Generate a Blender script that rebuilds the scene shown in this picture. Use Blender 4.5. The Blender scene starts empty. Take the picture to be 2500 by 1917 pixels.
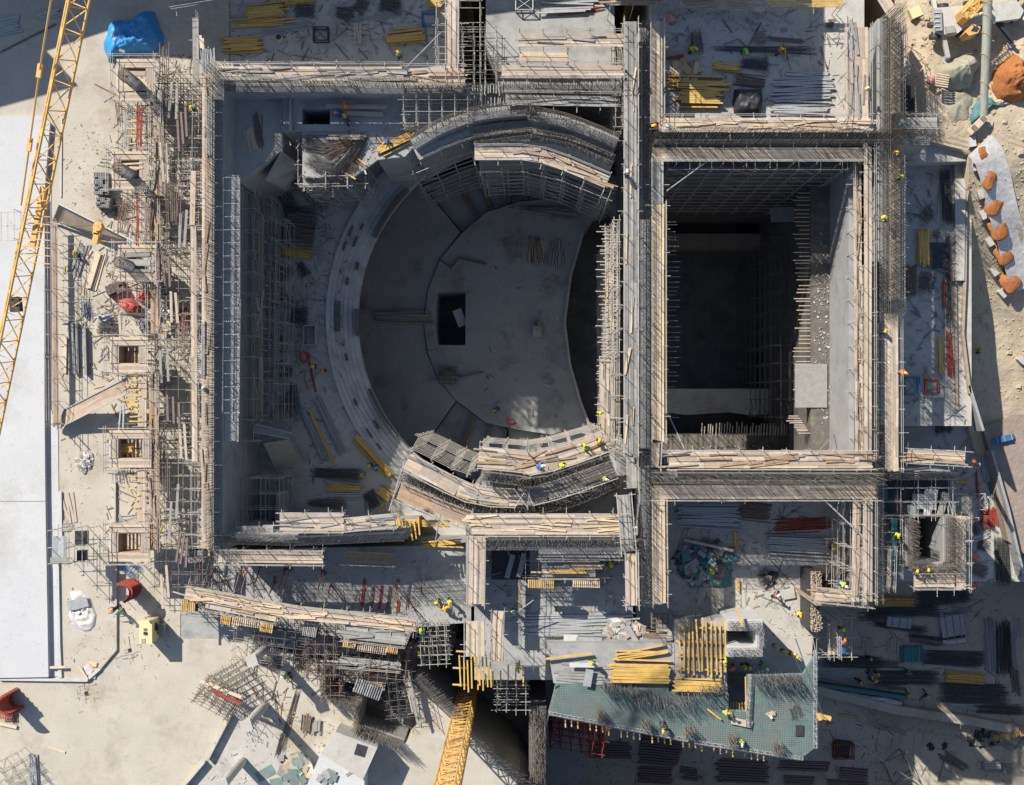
import bpy, math, random
from mathutils import Vector, Matrix, Quaternion, noise
from mathutils.geometry import tessellate_polygon
random.seed(7)
R = math.radians
SC = bpy.context.scene
COL = SC.collection
# ------------------------------------------------------------------ camera
H = 115.0            # metres above the yard slab (z = 0)
F = 3105.0           # focal length in photograph pixels
NX, NY = 1300.0, 985.0
cam_d = bpy.data.cameras.new('camera'); cam = bpy.data.objects.new('camera', cam_d); COL.objects.link(cam)
cam.location = (0, 0, H); cam.rotation_euler = (0, 0, 0)
cam_d.sensor_fit = 'HORIZONTAL'; cam_d.sensor_width = 36; cam_d.lens = 36 * F / 2500
cam_d.shift_x = -(NX - 1250) / 2500; cam_d.shift_y = (NY - 958.5) / 2500
cam_d.clip_start = 1; cam_d.clip_end = 3000
SC.camera = cam
# ------------------------------------------------------------------ light
EL = R(40.6); SD = Vector((.683, -.730, 0)).normalized()      # direction shadows fall on the ground
w = bpy.data.worlds.new("World"); SC.world = w; w.use_nodes = True
nt = w.node_tree; bg = nt.nodes['Background']
sky = nt.nodes.new('ShaderNodeTexSky'); sky.sky_type = 'NISHITA'; sky.sun_disc = False
sky.sun_elevation = EL; sky.sun_rotation = math.atan2(-SD.x, -SD.y)
sky.air_density = 1.0; sky.dust_density = .6; sky.ozone_density = 1.0
nt.links.new(sky.outputs[0], bg.inputs[0]); bg.inputs[1].default_value = 0.088
sl = bpy.data.lights.new('sun', 'SUN'); sun = bpy.data.objects.new('sun', sl); COL.objects.link(sun)
sl.energy = 4.5; sl.angle = R(.5); sl.color = (1, .935, .83)
sun.rotation_euler = (SD * math.cos(EL) - Vector((0, 0, math.sin(EL)))).to_track_quat('-Z', 'Y').to_euler()
sun.location = (-60, 60, 90)
SC.view_settings.view_transform = 'Standard'; SC.view_settings.look = 'None'
SC.view_settings.exposure = 0.58; SC.view_settings.gamma = 1
SC.render.engine = 'CYCLES'
SC.cycles.max_bounces = 7; SC.cycles.diffuse_bounces = 5
# ------------------------------------------------------------------ coordinates
def q(c, r, x, y):                    # reading coordinates off an enlarged tile of the photograph
    return ((0, 600, 1200, 1800)[c] + x / 3.1114, (0, 460, 920, 1377)[r] + y / 3.1114)
def D(x, y): return (x * 1.14103, y * 1.14103)
def P(p, z): k = (H - z) / F; return Vector(((p[0] - NX) * k, -(p[1] - NY) * k, z))
def mpx(z): return (H - z) / F        # metres per photograph pixel at height z
# ------------------------------------------------------------------ materials
def mat(name, c, c2=None, scale=1.0, rough=.85, metal=0, bump=0, island=0, detail=6, c3=None, s3=.12, t3=.55, stretch=None, spec=.3):
    m = bpy.data.materials.new(name); m.use_nodes = True; n = m.node_tree; L = n.links.new; b = n.nodes['Principled BSDF']
    b.inputs['Roughness'].default_value = rough; b.inputs['Metallic'].default_value = metal
    b.inputs['Specular IOR Level'].default_value = spec
    g = n.nodes.new('ShaderNodeNewGeometry')
    pos = g.outputs['Position']
    if stretch:
        mp = n.nodes.new('ShaderNodeMapping'); mp.inputs['Scale'].default_value = stretch; L(pos, mp.inputs[0]); pos = mp.outputs[0]
    tex = n.nodes.new('ShaderNodeTexNoise'); tex.inputs['Scale'].default_value = scale; tex.inputs['Detail'].default_value = detail
    tex.inputs['Roughness'].default_value = .65; L(pos, tex.inputs['Vector'])
    rmp = n.nodes.new('ShaderNodeValToRGB'); rmp.color_ramp.elements[0].position = .32; rmp.color_ramp.elements[1].position = .68
    c2 = c2 or tuple(v * .78 for v in c)
    rmp.color_ramp.elements[0].color = (*c2, 1); rmp.color_ramp.elements[1].color = (*c, 1)
    L(tex.outputs[0], rmp.inputs[0]); out = rmp.outputs[0]
    if c3:
        t2 = n.nodes.new('ShaderNodeTexNoise'); t2.inputs['Scale'].default_value = s3; t2.inputs['Detail'].default_value = 8; t2.inputs['Roughness'].default_value = .7
        L(g.outputs['Position'], t2.inputs['Vector'])
        r2 = n.nodes.new('ShaderNodeMapRange'); r2.inputs[1].default_value = t3 - .08; r2.inputs[2].default_value = t3 + .1; L(t2.outputs[0], r2.inputs[0])
        mx = n.nodes.new('ShaderNodeMix'); mx.data_type = 'RGBA'; L(r2.outputs[0], mx.inputs[0]); L(out, mx.inputs[6]); mx.inputs[7].default_value = (*c3, 1); out = mx.outputs[2]
    if detail >= 10:
        t5 = n.nodes.new('ShaderNodeTexNoise'); t5.inputs['Scale'].default_value = 9; t5.inputs['Detail'].default_value = 8; t5.inputs['Roughness'].default_value = .8; L(g.outputs['Position'], t5.inputs['Vector'])
        r7 = n.nodes.new('ShaderNodeMapRange'); r7.inputs[1].default_value = .3; r7.inputs[2].default_value = .7; r7.inputs[3].default_value = .80; r7.inputs[4].default_value = 1.12; L(t5.outputs[0], r7.inputs[0])
        t6 = n.nodes.new('ShaderNodeTexNoise'); t6.inputs['Scale'].default_value = .9; t6.inputs['Detail'].default_value = 12; t6.inputs['Roughness'].default_value = .75; t6.inputs['Distortion'].default_value = 1.5; L(g.outputs['Position'], t6.inputs['Vector'])
        r8 = n.nodes.new('ShaderNodeMapRange'); r8.inputs[1].default_value = .56; r8.inputs[2].default_value = .74; r8.inputs[3].default_value = 1.0; r8.inputs[4].default_value = .70; L(t6.outputs[0], r8.inputs[0])
        mu = n.nodes.new('ShaderNodeMath'); mu.operation = 'MULTIPLY'; L(r7.outputs[0], mu.inputs[0]); L(r8.outputs[0], mu.inputs[1])
        h2 = n.nodes.new('ShaderNodeHueSaturation'); L(mu.outputs[0], h2.inputs['Value']); L(out, h2.inputs['Color']); out = h2.outputs[0]
    if island:
        hs = n.nodes.new('ShaderNodeHueSaturation'); r3 = n.nodes.new('ShaderNodeMapRange')
        r3.inputs[3].default_value = 1 - island; r3.inputs[4].default_value = 1 + island * .55
        L(g.outputs['Random Per Island'], r3.inputs[0]); L(r3.outputs[0], hs.inputs['Value'])
        r4 = n.nodes.new('ShaderNodeMath'); r4.operation = 'MULTIPLY'; r4.inputs[1].default_value = 7.31; L(g.outputs['Random Per Island'], r4.inputs[0])
        r5 = n.nodes.new('ShaderNodeMath'); r5.operation = 'FRACT'; L(r4.outputs[0], r5.inputs[0])
        r6 = n.nodes.new('ShaderNodeMapRange'); r6.inputs[3].default_value = .7; r6.inputs[4].default_value = 1.2; L(r5.outputs[0], r6.inputs[0]); L(r6.outputs[0], hs.inputs['Saturation'])
        L(out, hs.inputs['Color']); out = hs.outputs[0]
    L(out, b.inputs['Base Color'])
    if bump:
        bp = n.nodes.new('ShaderNodeBump'); bp.inputs['Strength'].default_value = bump; bp.inputs['Distance'].default_value = .1
        t4 = n.nodes.new('ShaderNodeTexNoise'); t4.inputs['Scale'].default_value = 2.2; t4.inputs['Detail'].default_value = 9; L(g.outputs['Position'], t4.inputs['Vector'])
        L(t4.outputs[0], bp.inputs['Height']); L(bp.outputs[0], b.inputs['Normal'])
    return m
M = dict(
 white=mat('white_membrane', (.56, .56, .56), (.51, .515, .52), .25, detail=10, c3=(.43, .42, .39), s3=.1, t3=.62),
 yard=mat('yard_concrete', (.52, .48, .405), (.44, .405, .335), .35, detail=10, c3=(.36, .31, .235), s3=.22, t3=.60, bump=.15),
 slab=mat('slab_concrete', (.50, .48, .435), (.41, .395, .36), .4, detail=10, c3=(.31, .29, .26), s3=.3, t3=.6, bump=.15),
 slab2=mat('grey_slab_concrete', (.40, .40, .385), (.30, .305, .295), .5, detail=10, c3=(.2, .2, .2), s3=.35, t3=.58, bump=.15),  # greyer, darker slab concrete
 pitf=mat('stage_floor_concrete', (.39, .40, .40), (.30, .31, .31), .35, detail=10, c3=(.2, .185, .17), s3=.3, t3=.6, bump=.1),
 deep=mat('pit_and_shade_concrete', (.16, .155, .15), (.11, .11, .11), .5, detail=10, c3=(.08, .08, .08), s3=.3),  # pit floor tone, also put on walls and slots as painted shade
 wall=mat('wall_concrete', (.36, .36, .35), (.27, .27, .27), .7, detail=8, c3=(.2, .2, .2), s3=.5, t3=.62),
 tier=mat('tier_concrete', (.56, .545, .515), (.45, .435, .405), 1.2, detail=8, island=.12),
 plank=mat('weathered_plank', (.52, .43, .33), (.41, .335, .26), 2.5, island=.3, rough=.9),
 plankn=mat('fresh_plank', (.66, .52, .36), (.56, .43, .29), 2.5, island=.2, rough=.9),
 gplank=mat('grey_plank', (.34, .33, .31), (.25, .245, .23), 2.5, island=.35, rough=.9),
 ply=mat('plywood', (.42, .31, .21), (.32, .23, .155), 1.5, island=.2),
 yel=mat('yellow_timber', (.60, .41, .16), (.47, .31, .11), 2, island=.2, rough=.6),
 steel=mat('scaffold_steel', (.50, .46, .40), (.30, .27, .235), 2.2, rough=.6, metal=.0, island=.25),
 rust=mat('rusty_steel', (.24, .18, .145), (.16, .12, .10), 4, rough=.8),
 rebar=mat('reinforcement_steel', (.30, .26, .215), (.17, .15, .13), 4, rough=.7, island=.3),
 dreb=mat('dark_reinforcement', (.14, .14, .14), (.09, .09, .095), 4, rough=.7, island=.3),
 red=mat('red_painted_steel', (.36, .07, .045), (.25, .05, .035), 3, rough=.6),
 galv=mat('galvanised_profile', (.42, .43, .43), (.31, .32, .33), 3, rough=.5, metal=.2, island=.35),
 brown=mat('brown_steel_beam', (.20, .15, .14), (.14, .11, .105), 3, rough=.7, island=.4),
 blue=mat('blue_tarpaulin', (.05, .31, .64), (.035, .25, .56), .8, rough=.45, bump=.3, spec=.5),
 redt=mat('red_tarpaulin', (.62, .12, .10), (.5, .08, .07), 1.2, rough=.55, bump=.4),
 sheet=mat('white_sheet', (.66, .64, .62), (.48, .46, .43), 3, rough=.6, bump=.6),
 sand=mat('sandy_ground', (.54, .455, .33), (.44, .36, .25), .6, detail=12, c3=(.36, .30, .23), s3=.16, t3=.6, bump=.9),
 soil=mat('stony_soil', (.35, .29, .235), (.25, .21, .175), .9, detail=12, c3=(.26, .22, .19), s3=.2, t3=.58, bump=.9),
 rubs=mat('rubble_bed', (.17, .155, .13), (.11, .1, .09), 1.5, detail=12, c3=(.24, .22, .19), s3=.6, t3=.6, bump=.9),
 gsand=mat('grey_sand', (.38, .36, .27), (.29, .275, .21), 1, detail=10, bump=.7),
 oran=mat('orange_soil', (.42, .165, .055), (.32, .12, .04), 1.2, detail=10, bump=.8),
 green=mat('green_deck_sheet', (.21, .30, .27), (.13, .20, .185), 1.1, detail=10, rough=.6, c3=(.20, .23, .22), s3=.35, t3=.5),
 teal=mat('teal_panel', (.06, .22, .22), (.04, .16, .17), 2, rough=.6, island=.3),
 black=mat('dark_plastic', (.05, .052, .06), (.035, .035, .04), 2, rough=.5, island=.4),
 bluep=mat('blue_painted_steel', (.05, .17, .36), (.03, .12, .26), 3, rough=.5),
 crane=mat('crane_yellow', (.68, .42, .15), (.58, .34, .10), 2, rough=.5),
 cream=mat('cream_panel', (.72, .62, .36), (.66, .56, .31), 1, rough=.5),
 truck=mat('truck_deck_grey', (.52, .50, .45), (.4, .385, .35), 2, rough=.6),
 glass=mat('dark_glass', (.03, .06, .07), (.02, .04, .05), 1, rough=.1, spec=.8),
 pink=mat('pink_drum', (.65, .33, .28), (.55, .26, .22), 2, rough=.6),
 pipe=mat('grey_duct', (.40, .40, .33), (.3, .3, .25), 1.5, rough=.45, stretch=(3, .4, 3), c3=(.22, .22, .17), s3=.9, t3=.6),
 rope=mat('tan_rope', (.52, .35, .22), (.42, .28, .17), 3),
 skin=mat('skin', (.33, .19, .12), (.30, .17, .11), 3, rough=.6),
 lime=mat('lime_vest', (.42, .72, .06), (.36, .64, .05), 3), grn=mat('green_vest', (.08, .60, .14), (.06, .5, .11), 3),
 orv=mat('orange_vest', (.80, .19, .05), (.7, .15, .04), 3), nav=mat('navy_overall', (.03, .06, .15), (.02, .045, .11), 3),
 brb=mat('blue_overall', (.04, .17, .48), (.03, .13, .4), 3), dark=mat('dark_cloth', (.05, .05, .055), (.035, .035, .04), 3),
 hy=mat('yellow_helmet', (.85, .56, .03), (.82, .53, .03), 3, rough=.35), hw=mat('white_helmet', (.8, .8, .78), (.77, .77, .75), 3, rough=.35),
 hb=mat('blue_helmet', (.04, .25, .6), (.04, .22, .55), 3, rough=.35), ho=mat('orange_helmet', (.8, .3, .04), (.77, .27, .04), 3, rough=.35),
 boot=mat('boot_leather', (.05, .04, .03), (.03, .025, .02), 3),
)
# ------------------------------------------------------------------ mesh helpers
WL = {}
class MB:
    def __init__(s): s.v = []; s.f = []
    def add(s, vs, fs):
        n = len(s.v); s.v += [tuple(v) for v in vs]; s.f += [tuple(i + n for i in f) for f in fs]
    def hexa(s, c8): s.add(c8, [(3, 2, 1, 0), (4, 5, 6, 7), (0, 1, 5, 4), (1, 2, 6, 5), (2, 3, 7, 6), (3, 0, 4, 7)])
    def box(s, c, sz, rz=0):
        a, b, h = sz[0] / 2, sz[1] / 2, sz[2]; co, si = math.cos(rz), math.sin(rz)
        s.hexa([(c[0] + x * co - y * si, c[1] + x * si + y * co, c[2] + z) for z in (0, h) for x, y in ((-a, -b), (a, -b), (a, b), (-a, b))])
    def bar(s, a, b, wd, ht):          # rectangular bar between two points, ht along z-ish
        a = Vector(a); b = Vector(b); d = (b - a).normalized(); sd = d.cross(Vector((0, 0, 1)))
        if sd.length < .01: sd = Vector((1, 0, 0))
        sd = sd.normalized() * wd / 2; up = sd.cross(d).normalized() * ht / 2
        s.hexa([a - sd - up, a + sd - up, b + sd - up, b - sd - up, a - sd + up, a + sd + up, b + sd + up, b - sd + up])
    def tube(s, a, b, r, n=4, r2=None):
        a = Vector(a); b = Vector(b); d = (b - a)
        if d.length < 1e-4: return
        d.normalize(); u = d.orthogonal().normalized(); v = d.cross(u); r2 = r if r2 is None else r2
        vs = [a + (u * math.cos(t) + v * math.sin(t)) * r for t in [2 * math.pi * i / n for i in range(n)]] + \
             [b + (u * math.cos(t) + v * math.sin(t)) * r2 for t in [2 * math.pi * i / n for i in range(n)]]
        s.add(vs, [(i, (i + 1) % n, (i + 1) % n + n, i + n) for i in range(n)] + [tuple(range(n))[::-1], tuple(range(n, 2 * n))])
    def prism(s, top, zb):             # top: world points (any z), vertical sides down to zb
        n = len(top); ar = sum(top[i][0] * top[(i + 1) % n][1] - top[(i + 1) % n][0] * top[i][1] for i in range(n))
        if ar < 0: top = top[::-1]
        vs = [tuple(p) for p in top] + [(p[0], p[1], zb) for p in top]
        tris = tessellate_polygon([[Vector((p[0], p[1], 0)) for p in top]])
        fs = [((i, (i + 1) % n, (i + 1) % n + n, i + n))[::-1] for i in range(n)]
        for t in tris:
            a, b, c = t; cr = (top[b][0] - top[a][0]) * (top[c][1] - top[a][1]) - (top[b][1] - top[a][1]) * (top[c][0] - top[a][0])
            if cr < 0: a, c = c, a
            fs.append((a, b, c)); fs.append((c + n, b + n, a + n))
        s.add(vs, fs)
    def build(s, name, m, parent=None, label=None, cat=None, group=None, kind=None, smooth=False):
        if not s.v: return None
        if parent is not None: o0 = WL[parent.name]
        else:
            xs = [v[0] for v in s.v]; ys = [v[1] for v in s.v]; zs = [v[2] for v in s.v]
            o0 = Vector(((min(xs) + max(xs)) / 2, (min(ys) + max(ys)) / 2, min(zs)))
        me = bpy.data.meshes.new(name)
        me.from_pydata([(v[0] - o0.x, v[1] - o0.y, v[2] - o0.z) for v in s.v], [], s.f)
        me.materials.append(M[m] if isinstance(m, str) else m)
        if smooth: me.polygons.foreach_set('use_smooth', [True] * len(me.polygons))
        o = bpy.data.objects.new(name, me); COL.objects.link(o)
        if parent is not None: o.parent = parent
        else: o.location = o0
        WL[o.name] = o0
        tag(o, label, cat, group, kind); return o
def tag(o, label=None, cat=None, group=None, kind=None):
    if label: o['label'] = label
    if cat:
        o['category'] = cat; kind = kind or 'thing'
    if group: o['group'] = group
    if kind: o['kind'] = kind
    return o
def empty(name, label, cat, loc, group=None):
    o = bpy.data.objects.new(name, None); COL.objects.link(o); o.location = loc; o.empty_display_size = .3
    WL[o.name] = Vector(loc); return tag(o, label, cat, group)
UNIT = {}
def unit(kind, m):
    k = (kind, m)
    if k not in UNIT:
        b = MB()
        if kind == 'pole': b.tube((0, 0, 0), (0, 0, 1), 1, 6)
        elif kind == 'pipe': b.tube((-.5, 0, .5), (.5, 0, .5), .5, 8)
        elif kind == 'plank': b.box((0, 0, 0), (1, 1, 1))
        elif kind == 'hbeam':
            b.box((0, 0, 0), (1, 1, .2)); b.box((0, 0, .2), (1, .4, .6)); b.box((0, 0, .8), (1, 1, .2))
        elif kind == 'chan':
            b.box((0, -.42, 0), (1, .16, 1)); b.box((0, .42, 0), (1, .16, 1)); b.box((0, 0, .8), (.997, .7, .15))
        me = bpy.data.meshes.new('unit_' + kind); me.from_pydata(b.v, [], b.f); me.materials.append(M[m]); UNIT[k] = me
    return UNIT[k]
COUNT = {}; OVER = {}
def pole(parent, name, a, b, r=.03, m='steel', cap=60):
    """one tube of a scaffold, its own part; past the cap they go to one part per name"""
    k = (parent.name, name); COUNT[k] = COUNT.get(k, 0) + 1
    if COUNT[k] > cap:
        OVER.setdefault((parent.name, name, m), MB()).tube(a, b, r, 5); return
    o = bpy.data.objects.new(name, unit('pole', m)); COL.objects.link(o); o.parent = parent
    a = Vector(a); b = Vector(b); d = b - a
    o.location = a - WL[parent.name]; o.rotation_mode = 'QUATERNION'; o.rotation_quaternion = d.to_track_quat('Z', 'Y'); o.scale = (r, r, d.length)
def flush():
    for (pn, nm, m), b in OVER.items(): b.build(nm, m, bpy.data.objects[pn], kind='stuff')
def piece(name, kind, m, loc, size, rz, label, cat, group=None, tilt=0):
    o = bpy.data.objects.new(name, unit(kind, m)); COL.objects.link(o); o.location = loc; o.scale = size; o.rotation_euler = (0, tilt, rz)
    WL[o.name] = Vector(loc); return tag(o, label, cat, group)
def slab(name, pts, z, zb, m, kind='structure', **k):
    b = MB(); b.prism([P(p, z) for p in pts], zb); return b.build(name, m, kind=kind, **k)
def rect(x0, y0, x1, y1): return [(x0, y0), (x1, y0), (x1, y1), (x0, y1)]
# polylines in the world
def wpath(pts, z): return [P(p, z) for p in pts]
def curve(pts, k=5):
    out = []
    for i in range(len(pts) - 1):
        p0, p1, p2, p3 = pts[max(0, i - 1)], pts[i], pts[i + 1], pts[min(len(pts) - 1, i + 2)]
        for j in range(k):
            t = j / k; out.append(tuple(.5 * (2 * p1[m] + (p2[m] - p0[m]) * t + (2 * p0[m] - 5 * p1[m] + 4 * p2[m] - p3[m]) * t * t + (3 * p1[m] - p0[m] - 3 * p2[m] + p3[m]) * t ** 3) for m in (0, 1)))
    return out + [pts[-1]]
def resample(w, step):
    out = []; 
    for a, b in zip(w, w[1:]):
        n = max(1, round((b - a).length / step)); out += [a.lerp(b, i / n) for i in range(n)]
    return out + [w[-1]]
def normals(w):
    ns = []
    for i in range(len(w)):
        a = w[max(0, i - 1)]; b = w[min(len(w) - 1, i + 1)]; d = (b - a); d.z = 0; d.normalize(); ns.append(Vector((-d.y, d.x, 0)))
    return ns
def strip(b, w, o0, o1, zt, zb):
    """solid ribbon along a path between two side offsets"""
    ns = normals(w); L = [p + n * o0 for p, n in zip(w, ns)]; Rr = [p + n * o1 for p, n in zip(w, ns)]
    for i in range(len(w) - 1):
        pass
    n = len(w); vs = [(p.x, p.y, zt) for p in L] + [(p.x, p.y, zt) for p in Rr] + [(p.x, p.y, zb) for p in L] + [(p.x, p.y, zb) for p in Rr]
    fs = []
    for i in range(n - 1):
        fs += [(i, i + 1, n + i + 1, n + i), (2 * n + i, 3 * n + i, 3 * n + i + 1, 2 * n + i + 1), (i, 2 * n + i, 2 * n + i + 1, i + 1), (n + i, n + i + 1, 3 * n + i + 1, 3 * n + i)]
    fs += [(0, n, 3 * n, 2 * n), (n - 1, 3 * n - 1, 4 * n - 1, 2 * n - 1)]
    b.add(vs, fs)
def along(w, step):
    """evenly spaced (point, normal, direction) along path"""
    out = []; rest = 0
    for a, b in zip(w, w[1:]):
        d = b - a; L = d.length
        if L < 1e-6: continue
        d.normalize(); t = rest
        while t < L: out.append((a + d * t, Vector((-d.y, d.x, 0)), d)); t += step
        rest = t - L
    return out
def wall(label, pts, zt, zb, th, bars=2.2, rows=2, step=.22, lean=(0, 0), m='wall', bm='rebar', hoops=True, r=.017, group=None):
    """cast wall on a polyline of photograph pixels, with its starter bars"""
    if len(pts) > 5: pts = curve(pts)
    if bars > 1.1 and zb < -5: zt -= 1.1; bars += 1.1
    w = wpath(pts, zt); b = MB(); strip(b, w, -th / 2, th / 2, zt, zb)
    o = b.build('concrete_wall', m, label=label, cat='wall', group=group)
    if bars:
        s = MB()
        for k in range(rows):
            off = (-.5 + (k + .5) / rows) * th * .86
            for i, (p, n, d) in enumerate(along(w, step)):
                h = bars * random.uniform(.82, 1.08); jx = random.gauss(0, .07); jy = random.gauss(0, .07)
                a = p + n * off; s.tube(a, a + Vector((lean[0] * h + jx, lean[1] * h + jy, h)), r, 3)
        if hoops:
            ns = normals(w)
            for h in (.35, .8, 1.25, 1.7, 2.2, 2.7):
                if h > bars * .9: break
                for sd in (-1, 1):
                    pl = [p + n * th * .43 * sd + Vector((lean[0] * h, lean[1] * h, h)) for p, n in zip(w, ns)]
                    for a, c in zip(pl, pl[1:]): s.tube(a, c, r * .9, 3)
        s.build('starter_bars', bm, o, kind='stuff')
    return o
def boards(b, w, wd, z, bw=.24, th=.045, ang=False, lmin=2.4, lmax=3.9, jit=.02):
    n = max(1, round(wd / bw)); bw = wd / n
    for a, c in zip(w, w[1:]):
        d = c - a; L = d.length
        if L < .05: continue
        d.normalize(); nn = Vector((-d.y, d.x, 0))
        for k in range(n):
            off = -wd / 2 + (k + .5) * bw; t = -random.uniform(0, 1.2) if L > 5 else 0
            while t < L:
                l = random.uniform(lmin, lmax) if L > 5 else L; t1 = min(t + l, L + (random.uniform(0, .25) if L > 5 else 0)); t0 = max(t, -.15)
                if t1 - t0 > .1:
                    zz = z + random.uniform(0, .025); j = random.uniform(-jit, jit)
                    p0 = a + d * (t0 + .008) + nn * (off + j); p1 = a + d * (t1 - .008) + nn * (off - j * .5)
                    b.bar((p0.x, p0.y, zz), (p1.x, p1.y, zz), bw * .95, th)
                t += l
def walkway(label, pts, wd, z, rails='LR', m='plank', step=2.0, drop=2.2, rail_h=1.15, over=.45, group=None, loose=0, mid=True, name='scaffold_walkway'):
    """boarded scaffold walkway on a polyline: deck, transoms, posts and guard rails are its parts"""
    if len(pts) > 4: pts = curve(pts, 2)
    w = wpath(pts, z); c = sum(w, Vector()) / len(w)
    e = empty(name, label, 'walkway', (c.x, c.y, z - drop), group)
    b = MB(); ns = normals(w)
    ww = [p for p in w]
    boards(b, ww, wd, z); b.build('deck', m, e)
    if loose:
        lb = MB()
        for _ in range(loose):
            i = random.randrange(len(w) - 1); t = random.random(); p = w[i].lerp(w[i + 1], t); d = (w[i + 1] - w[i]).normalized()
            a = math.atan2(d.y, d.x) + random.gauss(0, .1); l = random.uniform(1.2, 3.4); v = Vector((math.cos(a), math.sin(a), 0)) * l / 2
            p = p + ns[i] * random.uniform(-wd * .38, wd * .38) + Vector((0, 0, .08 + random.random() * .1)); lb.bar(p - v, p + v, random.choice((.1, .15, .22)), .05)
        lb.build('loose_board', random.choice(('ply', 'plankn', 'gplank')), e, kind='stuff')
    st = along(w, step) + [(w[-1], ns[-1], None)]
    for p, n, d in st:
        a = p + n * (wd / 2 + over * random.uniform(.5, 1.3)); c2 = p - n * (wd / 2 + over * random.uniform(.5, 1.3))
        pole(e, 'transom', (a.x, a.y, z - .08), (c2.x, c2.y, z - .08))
    for sd, ch in ((1, 'L'), (-1, 'R')):
        if ch not in rails: continue
        tops = []
        for p, n, d in st:
            a = p + n * sd * (wd / 2 + .08); tops.append(a)
            pole(e, 'standard', (a.x, a.y, z - drop), (a.x + random.gauss(0, .02), a.y + random.gauss(0, .02), z + rail_h + random.uniform(0, .35)))
        for hh in ((rail_h, rail_h * .52) if mid else (rail_h,)):
            for i in range(0, len(tops) - 1, 3):
                j = min(i + 3, len(tops) - 1); a, c2 = tops[i], tops[j]
                for k in range(i, j):
                    a, c2 = tops[k], tops[k + 1]
                    if k == j - 1 or len(w) > 2 or k == i:
                        pass
                a, c2 = tops[i], tops[j]; dv = (c2 - a)
                if len(w) > 2:
                    for k in range(i, j): pole(e, 'guard_rail', tops[k] + Vector((0, 0, hh)), tops[k + 1] + Vector((0, 0, hh)), .026)
                else:
                    dv.normalize(); ex = .3
                    pole(e, 'guard_rail', (a.x - dv.x * ex, a.y - dv.y * ex, z + hh), (c2.x + dv.x * ex, c2.y + dv.y * ex, z + hh), .026)
    return e
def scaffold(label, pts, wd, zt, zb, bay=1.9, lift=2.0, over=.4, m='steel', deck=None, brace=True, group=None, r=.03, jit=.0):
    """tube scaffold standing along a polyline, from zb up to zt"""
    if len(pts) > 4: pts = curve(pts, 3)
    w = wpath(pts, zt); c = sum(w, Vector()) / len(w)
    e = empty('tube_scaffold', label, 'scaffold', (c.x, c.y, zb), group)
    st = along(w, bay); ns = normals(w); st.append((w[-1], ns[-1], st[-1][2]))
    lv = []; z = zt - .3
    while z > zb + .3: lv.append(z); z -= lift
    for sd in (-1, 1):
        tops = []
        for p, n, d in st:
            a = p + n * sd * wd / 2 + Vector((random.gauss(0, jit), random.gauss(0, jit), 0)); tops.append(a)
            pole(e, 'standard', (a.x, a.y, zb), (a.x, a.y, zt + random.uniform(-.1, .7)), r, m)
        for z in lv:
            for i in range(0, len(tops) - 1, 2):
                a = tops[i]; b = tops[min(i + 2, len(tops) - 1)]; d = (b - a)
                if d.length < .1: continue
                d.normalize(); e0 = random.uniform(.1, .5)
                pole(e, 'ledger', (a.x - d.x * e0, a.y - d.y * e0, z), (b.x + d.x * e0, b.y + d.y * e0, z), r * .9, m)
        if brace:
            for i in range(0, len(tops) - 1, 3):
                for j in range(0, len(lv) - 1, 2):
                    pole(e, 'brace', (tops[i].x, tops[i].y, lv[j]), (tops[i + 1].x, tops[i + 1].y, lv[j + 1]), r * .9, m)
    for p, n, d in st:
        for z in lv:
            o1 = random.uniform(.1, over); a = p + n * (wd / 2 + o1); b = p - n * (wd / 2 + o1)
            pole(e, 'transom', (a.x, a.y, z + .06), (b.x, b.y, z + .06), r * .9, m)
    if deck:
        b = MB()
        for z in deck: boards(b, [Vector((p.x, p.y, z)) for p in w], wd * .8, z + .12)
        b.build('deck', 'plank', e)
    return e
def tower(label, pc, sx, sy, zt, zb, nx=3, ny=3, lift=1.8, m='steel', rz=0, group=None, r=.028, over=.5, name='tube_scaffold', brace=True):
    """birdcage scaffold block, pc is its centre pixel at zt, sx sy in metres"""
    c = P(pc, zt); e = empty(name, label, 'scaffold', (c.x, c.y, zb), group); co, si = math.cos(rz), math.sin(rz)
    def W(x, y, z): return Vector((c.x + x * co - y * si, c.y + x * si + y * co, z))
    xs = [-sx / 2 + sx * i / nx for i in range(nx + 1)]; ys = [-sy / 2 + sy * i / ny for i in range(ny + 1)]
    for x in xs:
        for y in ys: pole(e, 'standard', W(x, y, zb), W(x + random.gauss(0, .03), y + random.gauss(0, .03), zt + random.uniform(-.3, .8)), r, m)
    z = zt - .2
    while z > zb + .3:
        for x in xs:
            o = random.uniform(.1, over); pole(e, 'transom', W(x, -sy / 2 - o, z), W(x, sy / 2 + random.uniform(.1, over), z), r, m)
        for y in ys:
            o = random.uniform(.1, over); pole(e, 'ledger', W(-sx / 2 - o, y, z + .07), W(sx / 2 + random.uniform(.1, over), y, z + .07), r, m)
        if brace:
            for y in (ys[0], ys[-1]): pole(e, 'brace', W(xs[0], y, z), W(xs[1], y, max(zb, z - lift)), r, m)
            for x in (xs[0], xs[-1]): pole(e, 'brace', W(x, ys[0], z), W(x, ys[1], max(zb, z - lift)), r, m)
        z -= lift
    return e
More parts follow.
